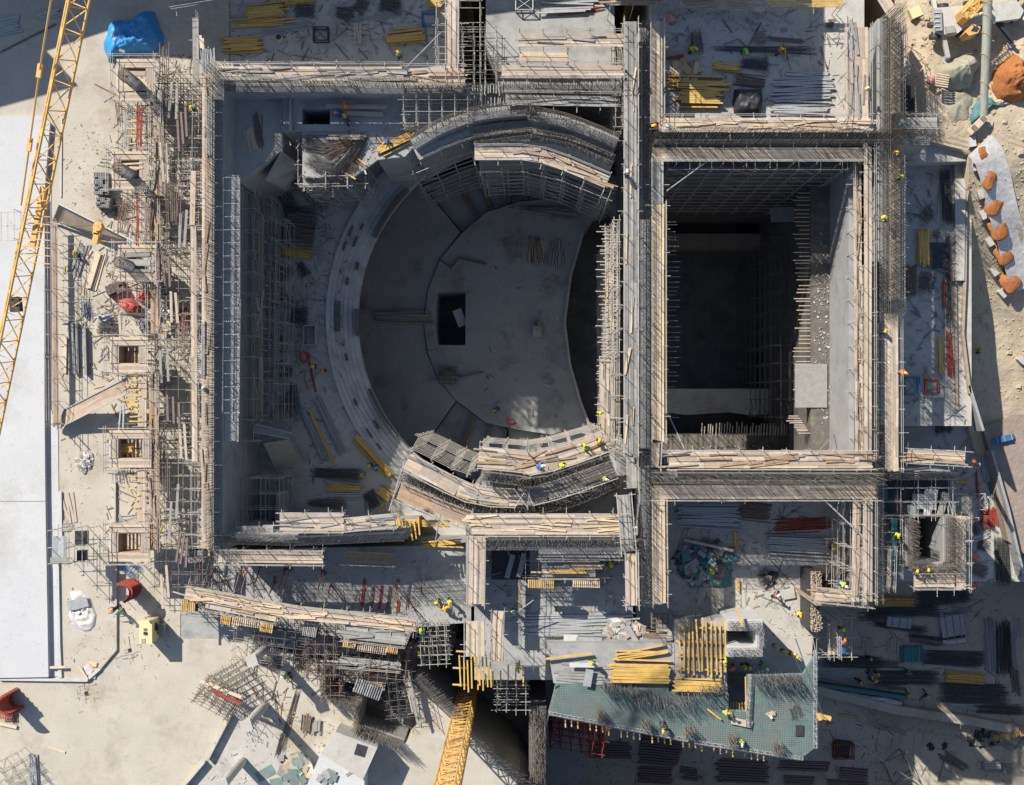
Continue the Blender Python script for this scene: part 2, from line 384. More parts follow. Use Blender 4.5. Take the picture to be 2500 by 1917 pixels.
def stack(label, c, L, Wd, ang, z, kind='yel', layers=2, group=None, jit=.15, fan=.0, cat='beam', fill=1.0, name=None):
    """stack of loose long members, every member a thing; L, Wd in tile pixels, ang clockwise as seen in the photograph"""
    spec = {'yel': ('timber_beam', 'hbeam', 'yel', .12, .2), 'pipe': ('steel_pipe', 'pipe', 'galv', .09, .09), 'plank': ('timber_plank', 'plank', 'plank', .22, .06),
            'fresh': ('timber_plank', 'plank', 'plankn', .22, .06), 'galv': ('steel_profile', 'chan', 'galv', .14, .12), 'brown': ('steel_beam', 'chan', 'brown', .2, .2),
            'rodr': ('steel_prop', 'pipe', 'red', .08, .08), 'rods': ('steel_prop', 'pipe', 'rust', .08, .08), 'black': ('formwork_panel', 'plank', 'black', .8, .12),
            'gpl': ('timber_plank', 'plank', 'gplank', .22, .06), 'teal': ('formwork_panel', 'plank', 'teal', .5, .1), 'ply': ('plywood_sheet', 'plank', 'ply', 1.2, .03), 'ygr':('timber_beam', 'hbeam', 'yel', .12, .2)}[kind]
    k = mpx(z) / 3.1114; Lm = L * k; Wm = Wd * k; pc = P(c, z); rz = -R(ang); d = Vector((math.cos(rz), math.sin(rz), 0)); n = Vector((-d.y, d.x, 0))
    cnt = max(1, round(Wm / (spec[3] * 1.12) * fill)); zz = z + .02; out = []
    group = group or label
    for ly in range(layers):
        m = max(1, int(cnt * (1 - .18 * ly * random.uniform(.6, 1.3))))
        sh = random.uniform(-.5, .5) * (cnt - m) * spec[3] if ly else 0
        for i in range(m):
            off = (i - (m - 1) / 2) * Wm / cnt + sh + random.gauss(0, .012); l = Lm * random.uniform(.9, 1.0)
            s = random.gauss(0, jit) * .8; a = rz + random.gauss(0, .012 + fan)
            p = pc + n * off + d * s
            if ly < layers - 1 and i % 3 and 0 < i < m - 1: continue
            lb = label
            if ly == layers - 1 and m > 3 and i in (0, m - 1) and label == group:
                lb = label + ((', lowest' if i == 0 else ', highest') if abs(ang) < 45 else (', leftmost' if i else ', rightmost'))
                if len(lb.split()) > 16: lb = label
            piece(name or spec[0], spec[1], spec[2], (p.x, p.y, zz + random.uniform(0, .012)), (l, spec[3], spec[4]), a, lb, cat, group)
        zz += spec[4] + .03
def one(name, kind, m, c, L, ang, z, wd, ht, label, cat, group=None, tilt=0):
    k = mpx(z) / 3.1114; p = P(c, z); return piece(name, kind, m, (p.x, p.y, z + .01), (L * k, wd, ht), -R(ang), label, cat, group, tilt)
def drape(name, label, cat, outline, z, h, m, rings=12, amp=.15, freq=1.2, kind=None, group=None, pw=2, seed=0, peaks=None, smooth=True, parent=None, up=0):
    """soft heap or cloth over an outline"""
    w = wpath(outline, z); w = resample(w + [w[0]], .28)[:-1]; c = sum(w, Vector()) / len(w); b = MB(); n = len(w)
    vs = []
    for i in range(rings, -1, -1):
        t = i / rings
        for p in w:
            x = c.x + (p.x - c.x) * t; y = c.y + (p.y - c.y) * t
            hh = h * (1 - t ** pw)
            if peaks:
                hh = 0
                for (pp, ph, pr) in peaks:
                    wp = P(pp, z); dd = math.hypot(x - wp.x, y - wp.y) / pr; hh = max(hh, ph * max(0, 1 - dd ** 1.5))
                hh = max(hh, h * (1 - t ** pw) * .7) * (1 - t ** 8)
            nz = noise.fractal(Vector((x * freq + seed, y * freq, seed * 3.1)), .9, 2.1, 4) * amp * (1 - t ** 6)
            nz -= abs(noise.noise(Vector((x * freq * .6 + 9, y * freq * .6, seed)))) * amp * .8 * (1 - t ** 4)
            rg = 0; fq = freq * 1.1; am_ = amp
            for o_ in range(3):
                rg -= (1 - min(1, abs(noise.noise(Vector((x * fq + 31 * o_, y * fq * .8, seed + o_)))) * 3.2)) * am_ * .55; fq *= 2.1; am_ *= .5
            vs.append((x, y, z + up + max(0.0, hh + nz * .5 + rg * -(1 - t ** 6) * .9) + (.012 if t < 1 else 0)))
    fs = []
    for i in range(rings):
        for j in range(n):
            k = (j + 1) % n; fs.append((i * n + j, i * n + k, (i + 1) * n + k, (i + 1) * n + j))
    base = len(vs); vs += [(v[0], v[1], z - .02) for v in vs[:n]]
    fs += [(base + j, base + (j + 1) % n, (j + 1) % n, j) for j in range(n)] + [tuple(range(base, base + n))[::-1]]
    b.add(vs, fs); return b.build(name, m, parent, label, cat, group, kind, smooth=smooth)
def rubble(name, label, cat, c, sx, sy, z, mats, n=60, h=.6, size=(.1, .6), kind=None, flat=True):
    """scatter of broken pieces in a heap: one thing with one part per material"""
    k = mpx(z) / 3.1114; pc = P(c, z); e = empty(name, label, cat, (pc.x, pc.y, z)); 
    if kind: e['kind'] = kind
    for m, nm in mats:
        b = MB()
        for _ in range(n // len(mats)):
            a = random.uniform(0, 6.28); rr = math.sqrt(random.random()); x = rr * math.cos(a) * sx * k / 2; y = rr * math.sin(a) * sy * k / 2
            s = random.uniform(*size); hz = z + max(0, h * (1 - rr)) * random.random() + .03
            v = Vector((math.cos(a * 3), math.sin(a * 3), random.uniform(-.25, .25))) * s / 2; p = Vector((pc.x + x, pc.y + y, hz + s * .13))
            b.bar(p - v, p + v, s * random.uniform(.25, .8) if flat else .05, .04)
        b.build(nm, m, e, kind='stuff')
    return e
def pstack(label, m, c, L, ang, z, wd, ht, cat='panels', name='panel_stack'):
    k = mpx(z) / 3.1114; p = P(c, z); e = empty(name, label, cat, p); b = MB(); n = max(2, int(ht / .12)); rz = -R(ang)
    for i in range(n):
        f = random.uniform(.8, 1); b.box((p.x + random.gauss(0, .08), p.y + random.gauss(0, .08), z + .01 + i * ht / n), (L * k * f, wd * random.uniform(.85, 1), ht / n * .8), rz + random.gauss(0, .03))
    b.build('sheet', m, e, kind='stuff'); b = MB(); d = Vector((math.cos(rz), math.sin(rz), 0)); nn = Vector((-d.y, d.x, 0))
    for s in (-.3, 0, .3): q0 = p + d * L * k * s + Vector((0, 0, ht + .03)); b.bar(q0 + nn * wd * .52, q0 - nn * wd * .52, .08, .05)
    b.build('batten', 'gplank', e, kind='stuff')
def bundle(label, c, L, Wd, ang, z, m='dreb', n=60, h=.35, curl=0.0, name='reinforcement_bundle', r=.014, links=True, group=None):
    """tied cage or bundle of reinforcement bars"""
    k = mpx(z) / 3.1114; pc = P(c, z); rz = -R(ang); d = Vector((math.cos(rz), math.sin(rz), 0)); nn = Vector((-d.y, d.x, 0)); b = MB(); Lm = L * k; Wm = Wd * k
    for i in range(n):
        off = random.uniform(-.5, .5) * Wm; s = random.gauss(0, Lm * .04); l = Lm * random.uniform(.75, 1); zz = z + .03 + random.random() * h * (1 - (2 * off / Wm) ** 2 * .6)
        a = pc + nn * off + d * (s - l / 2); e = a + d * l + nn * random.gauss(0, .08 + curl); b.tube((a.x, a.y, zz), (e.x, e.y, zz + random.gauss(0, .04)), r, 3)
    o = b.build(name, m, label=label, cat='rebar', group=group)
    if links:
        b = MB(); t = -Lm / 2 + .2
        while t < Lm / 2 - .2:
            a = pc + d * t - nn * Wm * .45; e = pc + d * t + nn * Wm * .45; zz = z + .05 + h
            b.tube((a.x, a.y, zz), (e.x, e.y, zz), r, 3); b.tube((a.x, a.y, z + .03), (a.x, a.y, zz), r, 3); b.tube((e.x, e.y, z + .03), (e.x, e.y, zz), r, 3); t += .28
        b.build('stirrups', m, o, kind='stuff')
    return o
# ------------------------------------------------------------------ people
def skin_mesh(name, pts, edges, rad, m, root=0, sub=1):
    me = bpy.data.meshes.new('tmp'); me.from_pydata(pts, edges, []); o = bpy.data.objects.new('tmp', me); COL.objects.link(o)
    md = o.modifiers.new('s', 'SKIN'); md.use_smooth_shade = True
    for i, r in enumerate(rad):
        sv = me.skin_vertices[0].data[i]; sv.radius = (r, r) if not isinstance(r, tuple) else r; sv.use_root = (i == root)
    if sub: ss = o.modifiers.new('u', 'SUBSURF'); ss.levels = sub
    bpy.context.view_layer.update(); dg = bpy.context.evaluated_depsgraph_get()
    out = bpy.data.meshes.new_from_object(o.evaluated_get(dg)); out.name = name; out.materials.clear(); out.materials.append(M[m])
    bpy.data.objects.remove(o); return out
POSES = {  # pelvis height, torso lean forward, arm targets (hand L, hand R), foot L, foot R (x right, y forward, z up)
 'stand': (.93, .03, (-.26, .08, .80), (.26, .06, .80), (-.11, .02), (.12, -.03)),
 'walk': (.92, .08, (-.27, .26, .86), (.27, -.2, .84), (-.1, -.32), (.1, .36)),
 'bend': (.88, .55, (-.16, .62, .42), (.17, .66, .46), (-.15, -.06), (.16, .08)),
 'crouch': (.42, .35, (-.15, .52, .35), (.18, .5, .30), (-.17, .16), (.17, .05)),
 'reach': (.92, .16, (-.2, .62, 1.15), (.22, .55, 1.05), (-.12, .12), (.13, -.12)),
 'carry': (.92, .1, (-.24, .38, 1.0), (.24, .38, 1.0), (-.11, -.18), (.12, .2))}
PM = {}
def person_meshes(pose):
    if pose in PM: return PM[pose]
    ph, ln, hl, hr, fl, fr = POSES[pose]
    sx = Vector((0, ln * .55, ph + .50 - ln * .28)); nk = sx + Vector((0, ln * .16, .07)); hd = nk + Vector((0, .03 + ln * .12, .12)); ht = hd + Vector((0, .01, .11))
    pts = []; ed = []; rd = []
    def add(p, r, to=None):
        pts.append(tuple(p)); rd.append(r)
        if to is not None: ed.append((to, len(pts) - 1))
        return len(pts) - 1
    pel = add((0, 0, ph), (.155, .115)); wa = add(Vector((0, 0, ph)).lerp(sx, .45), (.14, .10), pel); ch = add(sx, (.165, .115), wa)
    n = add(nk, .06, ch); h1 = add(hd, (.085, .1), n); h2 = add(ht, (.075, .09), h1); add(hd + Vector((0, .105, -.005)), .016, h1)   # nose
    add(hd + Vector((-.085, 0, 0)), .018, h1); add(hd + Vector((.085, 0, 0)), .018, h1)                                       # ears
    arm = {}; leg = {}
    for s, hand in ((-1, hl), (1, hr)):
        hand = Vector(hand); sh = sx + Vector((s * .185, 0, .0)); el = sh.lerp(hand, .5) + Vector((s * .06, -.06, -.05))
        a = add(sh, .06, ch); e = add(el, .045, a); wv = add(hand, .03, e); d = (hand - el).normalized(); pl = add(hand + d * .06, (.042, .02), wv)
        arm[s] = (sh, el, hand)
        sd = d.cross(Vector((0, 0, 1))); sd = sd.normalized() if sd.length > .1 else Vector((0, 1, 0))
        for f, (o, l) in enumerate(((-.03, .06), (-.01, .075), (.01, .07), (.03, .055))):
            k = add(hand + d * (.10) + sd * o, .010, pl); add(hand + d * (.10 + l * .8) + sd * o * 1.1 + Vector((0, 0, -.02)), .008, k)
        add(hand + d * .07 + sd * -.06, .011, pl)
    for s, ft in ((-1, fl), (1, fr)):
        hp = Vector((s * .09, 0, ph - .06)); an = Vector((ft[0], ft[1], .08)); L = (hp - an).length; bnd = math.sqrt(max(0, .44 ** 2 - (L / 2) ** 2))
        kn = hp.lerp(an, .5) + Vector((0, bnd, 0)); a = add(hp, .088, pel); k = add(kn, .06, a); f = add(an, .042, k); add(an + Vector((s * .02, .13, -.035)), (.045, .03), f)
        leg[s] = (hp, kn, an)
    body = skin_mesh('body', pts, ed, rd, 'skin', 0, 1)
    # clothing: jacket or vest, trousers, boots
    p2 = [(0, 0, ph - .05), Vector((0, 0, ph)).lerp(sx, .45), sx + Vector((0, 0, .01))]; e2 = [(0, 1), (1, 2)]; r2 = [(.175, .135), (.165, .128), (.185, .14)]
    ps = [tuple(v) for v in p2]; es = list(e2); rs = list(r2)
    for s in (-1, 1):
        sh, el, hand = arm[s]; ps += [tuple(sh), tuple(sh.lerp(el, .8))]; k = len(ps); es += [(2, k - 2), (k - 2, k - 1)]; rs += [.078, .066]
    vest = ('vest', ps, es, rs)
    ps = []; es = []; rs = []
    for s in (-1, 1):
        sh, el, hand = arm[s]; k = len(ps); ps += [tuple(sh.lerp(el, .7)), tuple(el), tuple(el.lerp(hand, .93))]; es += [(k, k + 1), (k + 1, k + 2)]; rs += [.060, .056, .045]
    slv = ('sleeves', ps, es, rs)
    ps = [(0, 0, ph + .03), (0, 0, ph - .05)]; es = [(0, 1)]; rs = [(.16, .125), (.17, .13)]
    for s in (-1, 1):
        hp, kn, an = leg[s]; k = len(ps); ps += [tuple(hp), tuple(kn), tuple(an + Vector((0, 0, .04)))]; es += [(1, k), (k, k + 1), (k + 1, k + 2)]; rs += [.1, .078, .064]
    trs = ('trousers', ps, es, rs)
    bts = {}
    for s in (-1, 1):
        bt = bts[s] = MB(); an = leg[s][2]; bt.bar(an + Vector((0, -.07, -.03)), an + Vector((s * .02, .19, -.03)), .1, .1); bt.tube(an + Vector((0, 0, -.03)), an + Vector((0, 0, .09)), .058, 8)
    hm = MB(); c = hd + Vector((0, .01, .035)); N = 12
    vs = []; fs = []
    for i in range(5):
        t = i / 5 * math.pi / 2
        for j in range(N):
            a = 2 * math.pi * j / N; vs.append((c.x + .135 * math.cos(t) * math.cos(a), c.y + .155 * math.cos(t) * math.sin(a), c.z + .14 * math.sin(t)))
    vs.append((c.x, c.y, c.z + .14))
    for i in range(4):
        for j in range(N): k = (j + 1) % N; fs.append((i * N + j, i * N + k, (i + 1) * N + k, (i + 1) * N + j))
    for j in range(N): fs.append((4 * N + j, 4 * N + (j + 1) % N, 5 * N))
    hm.add(vs, fs); hm.box((c.x, c.y + .17, c.z - .006), (.19, .09, .02)); hm.box((c.x, c.y - .02, c.z + .125), (.035, .2, .03))
    PM[pose] = dict(body=body, vest=vest, slv=slv, trs=trs, bl=bts[-1], br=bts[1], hm=hm); return PM[pose]
CM = {}
def cloth(pose, key, m):
    k = (pose, key, m)
    if k not in CM:
        d = person_meshes(pose)[key]
        if isinstance(d, MB): me = bpy.data.meshes.new(key); me.from_pydata(d.v, [], d.f); me.materials.append(M[m]); CM[k] = me
        else: CM[k] = skin_mesh(d[0], d[1], d[2], d[3], m, 0, 1)
    return CM[k]
def person(c, z, pose='stand', vest='lime', trs='nav', hel='hy', rot=0, label='', slv=None, group='site workers'):
    p = P(c, z); e = bpy.data.objects.new('person', person_meshes(pose)['body']); COL.objects.link(e); e.location = (p.x, p.y, z + .01); e.rotation_euler = (0, 0, R(rot))
    s = 1.0; tag(e, label, 'person', group)
    for nm, key, m in (('vest', 'vest', vest), ('sleeves', 'slv', slv or trs), ('trousers', 'trs', trs), ('boot', 'bl', 'boot'), ('boot', 'br', 'boot'), ('helmet', 'hm', hel)):
        o = bpy.data.objects.new(nm, cloth(pose, key, m)); COL.objects.link(o); o.parent = e
    return e

for _p in POSES:
    for _m in ('lime', 'grn', 'orv', 'dark', 'brb', 'nav', 'hy', 'sheet'): cloth(_p, 'vest', _m)
    for _m in ('dark', 'nav', 'brb', 'orv', 'sheet'): cloth(_p, 'slv', _m); cloth(_p, 'trs', _m)
# ================================================================== THE GROUND AND THE POURED LEVELS
DEEP = -41; ZY = -22.0
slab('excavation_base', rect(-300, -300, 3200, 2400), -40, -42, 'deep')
g = MB()                                                          # far ground all round, out to the horizon
x0, y0 = P((-250, -250), 0).xy; x1, y1 = P((3050, 2250), 0).xy
for a in ((-900, y0, 900, 900), (-900, -900, 900, y1), (-900, y1, x0, y0), (x1, y1, 900, y0)):
    g.prism([(a[0], a[1], -.4), (a[2], a[1], -.4), (a[2], a[3], -.4), (a[0], a[3], -.4)], -1.4)
g.build('ground', 'sand', kind='structure')
slab('roof_slab', [(-260, 262), q(0,0,0,880), q(0,0,330,880), (122, 300), q(0,1,340,0), q(0,1,342,1680), q(0,2,348,900), q(0,3,372,860), q(0,3,0,866), (-260, 1655)], .45, DEEP, 'white')
slab('yard_slab', [(-260, -260), (560, -260), (560, 210), (530, 1340), (470, 1340), (440, 1345), (440, 1440), (440, 1500), (440, 1560), (575, 1560), q(1,3,600,740), q(1,3,610,1000), q(1,3,870,1050), q(1,3,862,1230), q(1,3,1210,1370), q(1,3,1330,1180), q(1,3,1262,900), q(1,3,1570,1190), q(1,3,2060,1640), (1340, 2260), (-260, 2260)], 0, DEEP, 'yard')
slab('top_slab', [(562, -260), (1110, -260), (1110, 175), (562, 175)], 0, DEEP, 'slab')
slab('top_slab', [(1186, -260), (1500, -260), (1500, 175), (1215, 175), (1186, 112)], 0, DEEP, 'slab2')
slab('upper_slab', rect(1590, -260, 2110, 300), 2.6, DEEP, 'slab')
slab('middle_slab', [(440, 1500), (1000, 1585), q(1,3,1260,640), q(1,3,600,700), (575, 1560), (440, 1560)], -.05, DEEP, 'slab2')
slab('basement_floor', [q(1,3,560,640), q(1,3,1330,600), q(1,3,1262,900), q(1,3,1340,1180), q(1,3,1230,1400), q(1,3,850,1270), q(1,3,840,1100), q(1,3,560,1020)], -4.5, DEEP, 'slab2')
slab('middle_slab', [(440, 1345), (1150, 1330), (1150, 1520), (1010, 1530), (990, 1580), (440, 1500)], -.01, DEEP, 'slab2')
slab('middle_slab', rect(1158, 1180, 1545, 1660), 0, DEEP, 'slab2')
slab('low_slab', [(1552, 1190), (2115, 1190), (2115, 1400), (1990, 1400), (1990, 1500), (1978, 1660), (1552, 1660)], -3, DEEP, 'slab')
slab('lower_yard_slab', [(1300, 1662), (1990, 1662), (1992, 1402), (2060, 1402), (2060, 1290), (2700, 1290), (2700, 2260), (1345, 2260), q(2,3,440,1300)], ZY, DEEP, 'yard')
slab('side_slab', rect(2150, 300, 2372, 1040), -1.5, DEEP, 'slab')
slab('side_slab', [(2160, 1040), (2366, 1040), (2366, 1050), q(3,2,1900,500), q(3,2,2100,1000), (2530, 1420), (2100, 1420)], -9.8, DEEP, 'slab')
# pale concrete apron on the right
slab('apron_slab', [q(3,0,1290,1070), q(3,0,1740,1060), q(3,0,1735,1225), q(3,0,1290,1235)], .6, -6, 'slab')
slab('apron_slab', [q(3,0,1650,1240), q(3,0,1735,1235), q(3,0,1735,1500), q(3,1,1725,700), q(3,1,1665,700)], -.9, -6, 'slab')
# hall: ring floor with the round void, raked tier band, stage
def ringpts(c, r, a0, a1, n, z, ys=1.0):
    return [P(D(c[0] + r * math.cos(R(a0 + (a1 - a0) * i / n)), c[1] + ys * r * math.sin(R(a0 + (a1 - a0) * i / n))), z) for i in range(n + 1)]
CC = (1160, 682); zr = -9.0
arc = ringpts(CC, 463, -73, -287, 80, zr)
b = MB(); b.prism([P((480, 200), zr), P((1470, 200), zr)] + arc + [P((1470, 1330), zr), P((480, 1330), zr)], -11.2)
b.build('ring_floor', 'slab', kind='structure')
# tier band : eight concentric steps
b = MB(); zt = zr + .3
rr = [463, 455, 446, 436, 427, 417, 407, 396]
for i in range(7):
    zz = zt - i * .22; A = ringpts(CC, rr[i], 118, 243, 40, zz); B = ringpts(CC, rr[i + 1], 118, 243, 40, zz)
    for j in range(40):
        b.prism([A[j], A[j + 1], B[j + 1], B[j]], zz - 1.2 if i else -11.2)
b.build('tier_band', 'tier', kind='structure')
for ang in range(120, 245, 14):
    b = MB(); p = P(D(CC[0] + 452 * math.cos(R(ang)), CC[1] + 452 * math.sin(R(ang))), -11.3); b.tube((p.x, p.y, -30), (p.x, p.y, -11.3), .45, 16); b.build('ring_support_column', 'wall', kind='structure')
sb = MB()                                                         # tier slots as strips, their shade put into a dark colour
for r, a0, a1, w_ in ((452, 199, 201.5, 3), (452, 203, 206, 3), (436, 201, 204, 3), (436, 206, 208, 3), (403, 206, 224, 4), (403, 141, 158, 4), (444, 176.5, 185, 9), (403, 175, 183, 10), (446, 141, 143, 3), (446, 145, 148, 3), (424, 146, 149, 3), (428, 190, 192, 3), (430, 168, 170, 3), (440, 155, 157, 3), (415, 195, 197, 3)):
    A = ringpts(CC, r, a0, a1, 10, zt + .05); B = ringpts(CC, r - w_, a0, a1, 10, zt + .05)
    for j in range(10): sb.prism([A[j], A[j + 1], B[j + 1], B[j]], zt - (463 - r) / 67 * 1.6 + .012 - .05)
sb.build('slot_shade_strip', 'deep', kind='structure')
zs = -24.5
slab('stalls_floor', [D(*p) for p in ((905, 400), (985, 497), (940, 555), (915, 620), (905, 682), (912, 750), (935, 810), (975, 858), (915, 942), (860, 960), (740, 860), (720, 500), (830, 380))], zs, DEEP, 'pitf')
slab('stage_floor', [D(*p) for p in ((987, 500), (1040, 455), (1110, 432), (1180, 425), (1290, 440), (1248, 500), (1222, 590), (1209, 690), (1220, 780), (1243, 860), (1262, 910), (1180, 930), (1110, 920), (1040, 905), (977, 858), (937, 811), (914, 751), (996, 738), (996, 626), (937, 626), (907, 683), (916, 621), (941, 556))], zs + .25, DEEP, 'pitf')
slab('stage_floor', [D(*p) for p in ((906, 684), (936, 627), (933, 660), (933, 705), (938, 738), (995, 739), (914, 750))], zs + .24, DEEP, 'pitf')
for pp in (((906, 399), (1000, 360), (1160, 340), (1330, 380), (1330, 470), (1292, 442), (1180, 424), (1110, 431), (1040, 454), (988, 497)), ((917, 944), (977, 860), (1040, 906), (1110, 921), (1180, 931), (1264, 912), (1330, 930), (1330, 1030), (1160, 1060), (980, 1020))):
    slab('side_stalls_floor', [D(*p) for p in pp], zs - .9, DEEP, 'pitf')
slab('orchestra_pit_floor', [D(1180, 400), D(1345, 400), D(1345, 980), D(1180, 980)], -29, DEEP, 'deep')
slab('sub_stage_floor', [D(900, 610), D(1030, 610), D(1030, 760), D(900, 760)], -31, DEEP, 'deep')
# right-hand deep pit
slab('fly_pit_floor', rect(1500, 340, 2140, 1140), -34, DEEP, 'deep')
slab('fly_pit_ledge', [D(1735, 380), D(1850, 380), D(1850, 975), D(1735, 975)], -4, -9 - .5, 'rubs'); slab('fly_pit_ledge_base', [D(1735, 380), D(1850, 380), D(1850, 975), D(1735, 975)], -4 - .5, DEEP, 'deep')  # base coloured dark to stand in for the pit's shade
slab('fly_pit_ledge', [D(1400, 385), D(1707, 385), D(1707, 432), D(1400, 432)], -22, -22 - .5, 'rubs'); slab('fly_pit_ledge_base', [D(1400, 385), D(1707, 385), D(1707, 432), D(1400, 432)], -22 - .5, DEEP, 'deep')
slab('fly_pit_ledge', [D(1400, 930), D(1707, 930), D(1707, 985), D(1400, 985)], -20, -20 - .5, 'rubs'); slab('fly_pit_ledge_base', [D(1400, 930), D(1707, 930), D(1707, 985), D(1400, 985)], -20 - .5, DEEP, 'deep')
slab('fly_pit_terrace', [D(1400, 832), D(1690, 832), D(1690, 885), D(1600, 888), D(1560, 882), D(1470, 888), D(1400, 880)], -25, -25.8, 'slab')
slab('fly_pit_terrace', [D(1400, 500), D(1700, 500), D(1700, 532), D(1400, 532)], -31, DEEP, 'soil')
# dark shaft by the crane mast
slab('shaft_floor', [(900, 1560), (1420, 1560), (1420, 2100), (1000, 2100)], -18, DEEP, 'slab2')
# terrain on the right
def hterr(px, py):
    t = min(1, max(0, (py - 250) / 650)); t = t * t * (3 - 2 * t); z = 2.2 - 9.2 * t - 3.4 * min(1, max(0, (py - 880) / 300))
    z += min(1, max(0, (px - 2380) / 260)) * 1.4 * (1 - t * .5); z *= 1
    if px < 2262: z -= (2262 - px) * .02
    return z + noise.fractal(Vector((px * .012, py * .012, 3)), .9, 2.1, 5) * .16 + noise.noise(Vector((px * .05, py * .05, 1))) * .05
b = MB(); nx, ny = 150, 260; vs = []
for j in range(ny + 1):
    for i in range(nx + 1):
        py = -300 + j * 2700 / ny; bx = 2215 + max(0, min(1, (py - 330) / 40)) * 150
        if py > 1050: bx += (py - 1050) * .33 + max(0, py - 1330) * 4
        px = bx + (max(3300, bx + 200) - bx) * (i / nx) ** 1.5; z = hterr(px, py); vs.append(tuple(P((px, py), z)))
fs = [(j * (nx + 1) + i, (j + 1) * (nx + 1) + i, (j + 1) * (nx + 1) + i + 1, j * (nx + 1) + i + 1) for j in range(ny) for i in range(nx)]
e0 = len(vs); vs += [(vs[j * (nx + 1)][0], vs[j * (nx + 1)][1], -16) for j in range(ny + 1)]
fs += [(j * (nx + 1), e0 + j, e0 + j + 1, (j + 1) * (nx + 1)) for j in range(ny)]
b.add(vs, fs); b.build('terrain', 'sand', kind='structure', smooth=True)
slab('lower_stony_ground', [q(3,2,1860,380), (2700, 930), (2700, 1400), (2560, 1400), q(3,2,2060,1250), q(3,2,1980,900), q(3,2,1930,600)], -8.2, -12, 'soil')
# kerb upstands
def kerb(label, pts, z, wd, h, m='yard'):
    w = wpath(pts, z); b = MB(); strip(b, w, -wd / 2, wd / 2, z + h, z - .02); b.build('kerb_upstand', m, label=label, cat='kerb')
kerb('long white upstand along the edge of the white roof slab', [(148, 1200), (150, 1330), q(0,3,440,0), q(0,3,450,600), q(0,3,462,860)], 0, .3, .22, 'white')
kerb('straight cream upstand right of the crumpled sheet', [q(0,2,865,1200), q(0,3,885,0), q(0,3,885,650), q(0,3,765,790)], 0, .18, .25)
kerb('white plastered upstand ending the roof slab at its lower edge', [q(0,3,0,870), q(0,3,410,876), q(0,3,665,880), q(0,3,765,790)], 0, .25, .28, 'white')
kerb('low board edge beside the cream yard slab near the tent of props', [q(0,2,880,800), q(0,2,880,1110)], 0, .15, .3)
kerb('narrow upstand by the white slab joint above the formwork ramp', [q(0,0,470,900), q(0,0,465,1500)], 0, .12, .1, 'white')
b = MB(); w = wpath([q(0,1,340,60), q(0,1,342,1680), q(0,2,348,900), q(0,3,372,860)], .47); strip(b, w, -.04, .04, .475, .46)
b.build('slab_joint', 'dark', kind='structure')
b = MB(); w = wpath([q(0,2,0,945), q(0,2,346,945)], .47); strip(b, w, -.03, .03, .475, .46); b.build('slab_joint', 'wall', kind='structure')
# paler strip between the roof slab and the yard
slab('membrane_strip', [q(0,1,345,0), q(0,1,388,0), q(0,1,386,1680), q(0,2,440,400), q(0,2,448,1180), q(0,3,448,850), q(0,3,378,858), q(0,2,352,900)], .06, -.1, 'white')
# ================================================================== MAIN WALLS
ZW = 7.0
wall('tall left hall wall topped with dense starter bars', [D(468, 152), D(466, 560), D(466, 1180)], ZW, -17, .9, 2.4, 3, .15, bm='dreb')
wall('upper hall wall with starter bars, right of the left wall corner', [D(478, 186), D(1000, 192)], ZW - 1, -17, .8, 2.0, 3, .15)
wall('short upper hall wall behind the curved balcony scaffold', [D(1065, 186), D(1330, 186)], ZW - 1, -17, .9, 1.6, 3, .16, bm='dreb')
wall('central wall above the wide stage opening, dark with bars', [D(1379, 470), D(1379, 960)], ZW - .8, -3, .95, 1.6, 4, .13, bm='dreb')
wall('upper end of the central wall, full height pier', [D(1379, 60), D(1379, 470)], ZW - .8, -35, .95, 1.6, 4, .13, bm='dreb')
wall('lower end of the central wall, full height pier', [D(1379, 960), D(1379, 1290)], ZW - .8, -35, .95, 1.6, 4, .13, bm='dreb')
wall('upper cross wall over the deep pit, thick with bars', [D(1395, 301), D(1910, 301)], ZW - .5, -35, 1.1, 2.6, 4, .14, m='deep')  # face coloured dark in place of pit shade
wall('lower cross wall under the deep pit, thick with bars', [D(1392, 1020), D(1875, 1022)], ZW - .5, -35, 1.1, 2.6, 4, .14)
wall('right long wall of the deep pit, bars standing along it', [D(1893, 40), D(1893, 690)], ZW - .3, -35, 1.2, 2.6, 4, .14, lean=(.1, .06))
wall('right long wall beside the fly pit planks, narrow bars', [D(1872, 560), D(1872, 1270)], ZW - .3, -35, .7, 1.2, 3, .16, bm='dreb')
wall('concrete lining of the deep pit on its right side', [D(1822, 350), D(1822, 975)], 3.2, -35, .5, 0)
wall('concrete lining of the deep pit at its top side', [D(1420, 352), D(1818, 352)], 3.2, -35, .5, 0, m='deep')  # lining coloured dark like the cross wall, as painted shade
wall('concrete lining of the deep pit on its left side', [D(1408, 352), D(1408, 975)], 3.2, -3, .5, 0)
wall('concrete lining of the deep pit at its lower side', [D(1420, 988), D(1818, 988)], 3.2, -35, .5, 0)
wall('lower hall wall left half with long bars', [D(480, 1148), D(640, 1152), D(872, 1142)], ZW - 1, -17, .8, 2.0, 3, .15, bm='dreb')
wall('lower hall wall right half under the curved balconies', [D(1040, 1160), D(1370, 1160)], ZW - 1.2, -20, 1.0, 1.6, 3, .15)
wall('short wall stub at the right end of the upper cross wall', [D(1910, 300), D(1990, 300)], ZW - 1, -5, .8, 2.4, 3, .15, lean=(.1, .06))
wall('left edge wall of the slender lower-middle bay', [D(1003, 1125), D(1003, 1300)], 5, 0, .5, .8, 2, .2)
wall('bar-topped retaining wall beside the mast shaft', [q(1,3,1250,880), q(1,3,1570,1180)], 0.6, -15, .6, 3.2, 2, .3, lean=(.35, .35))
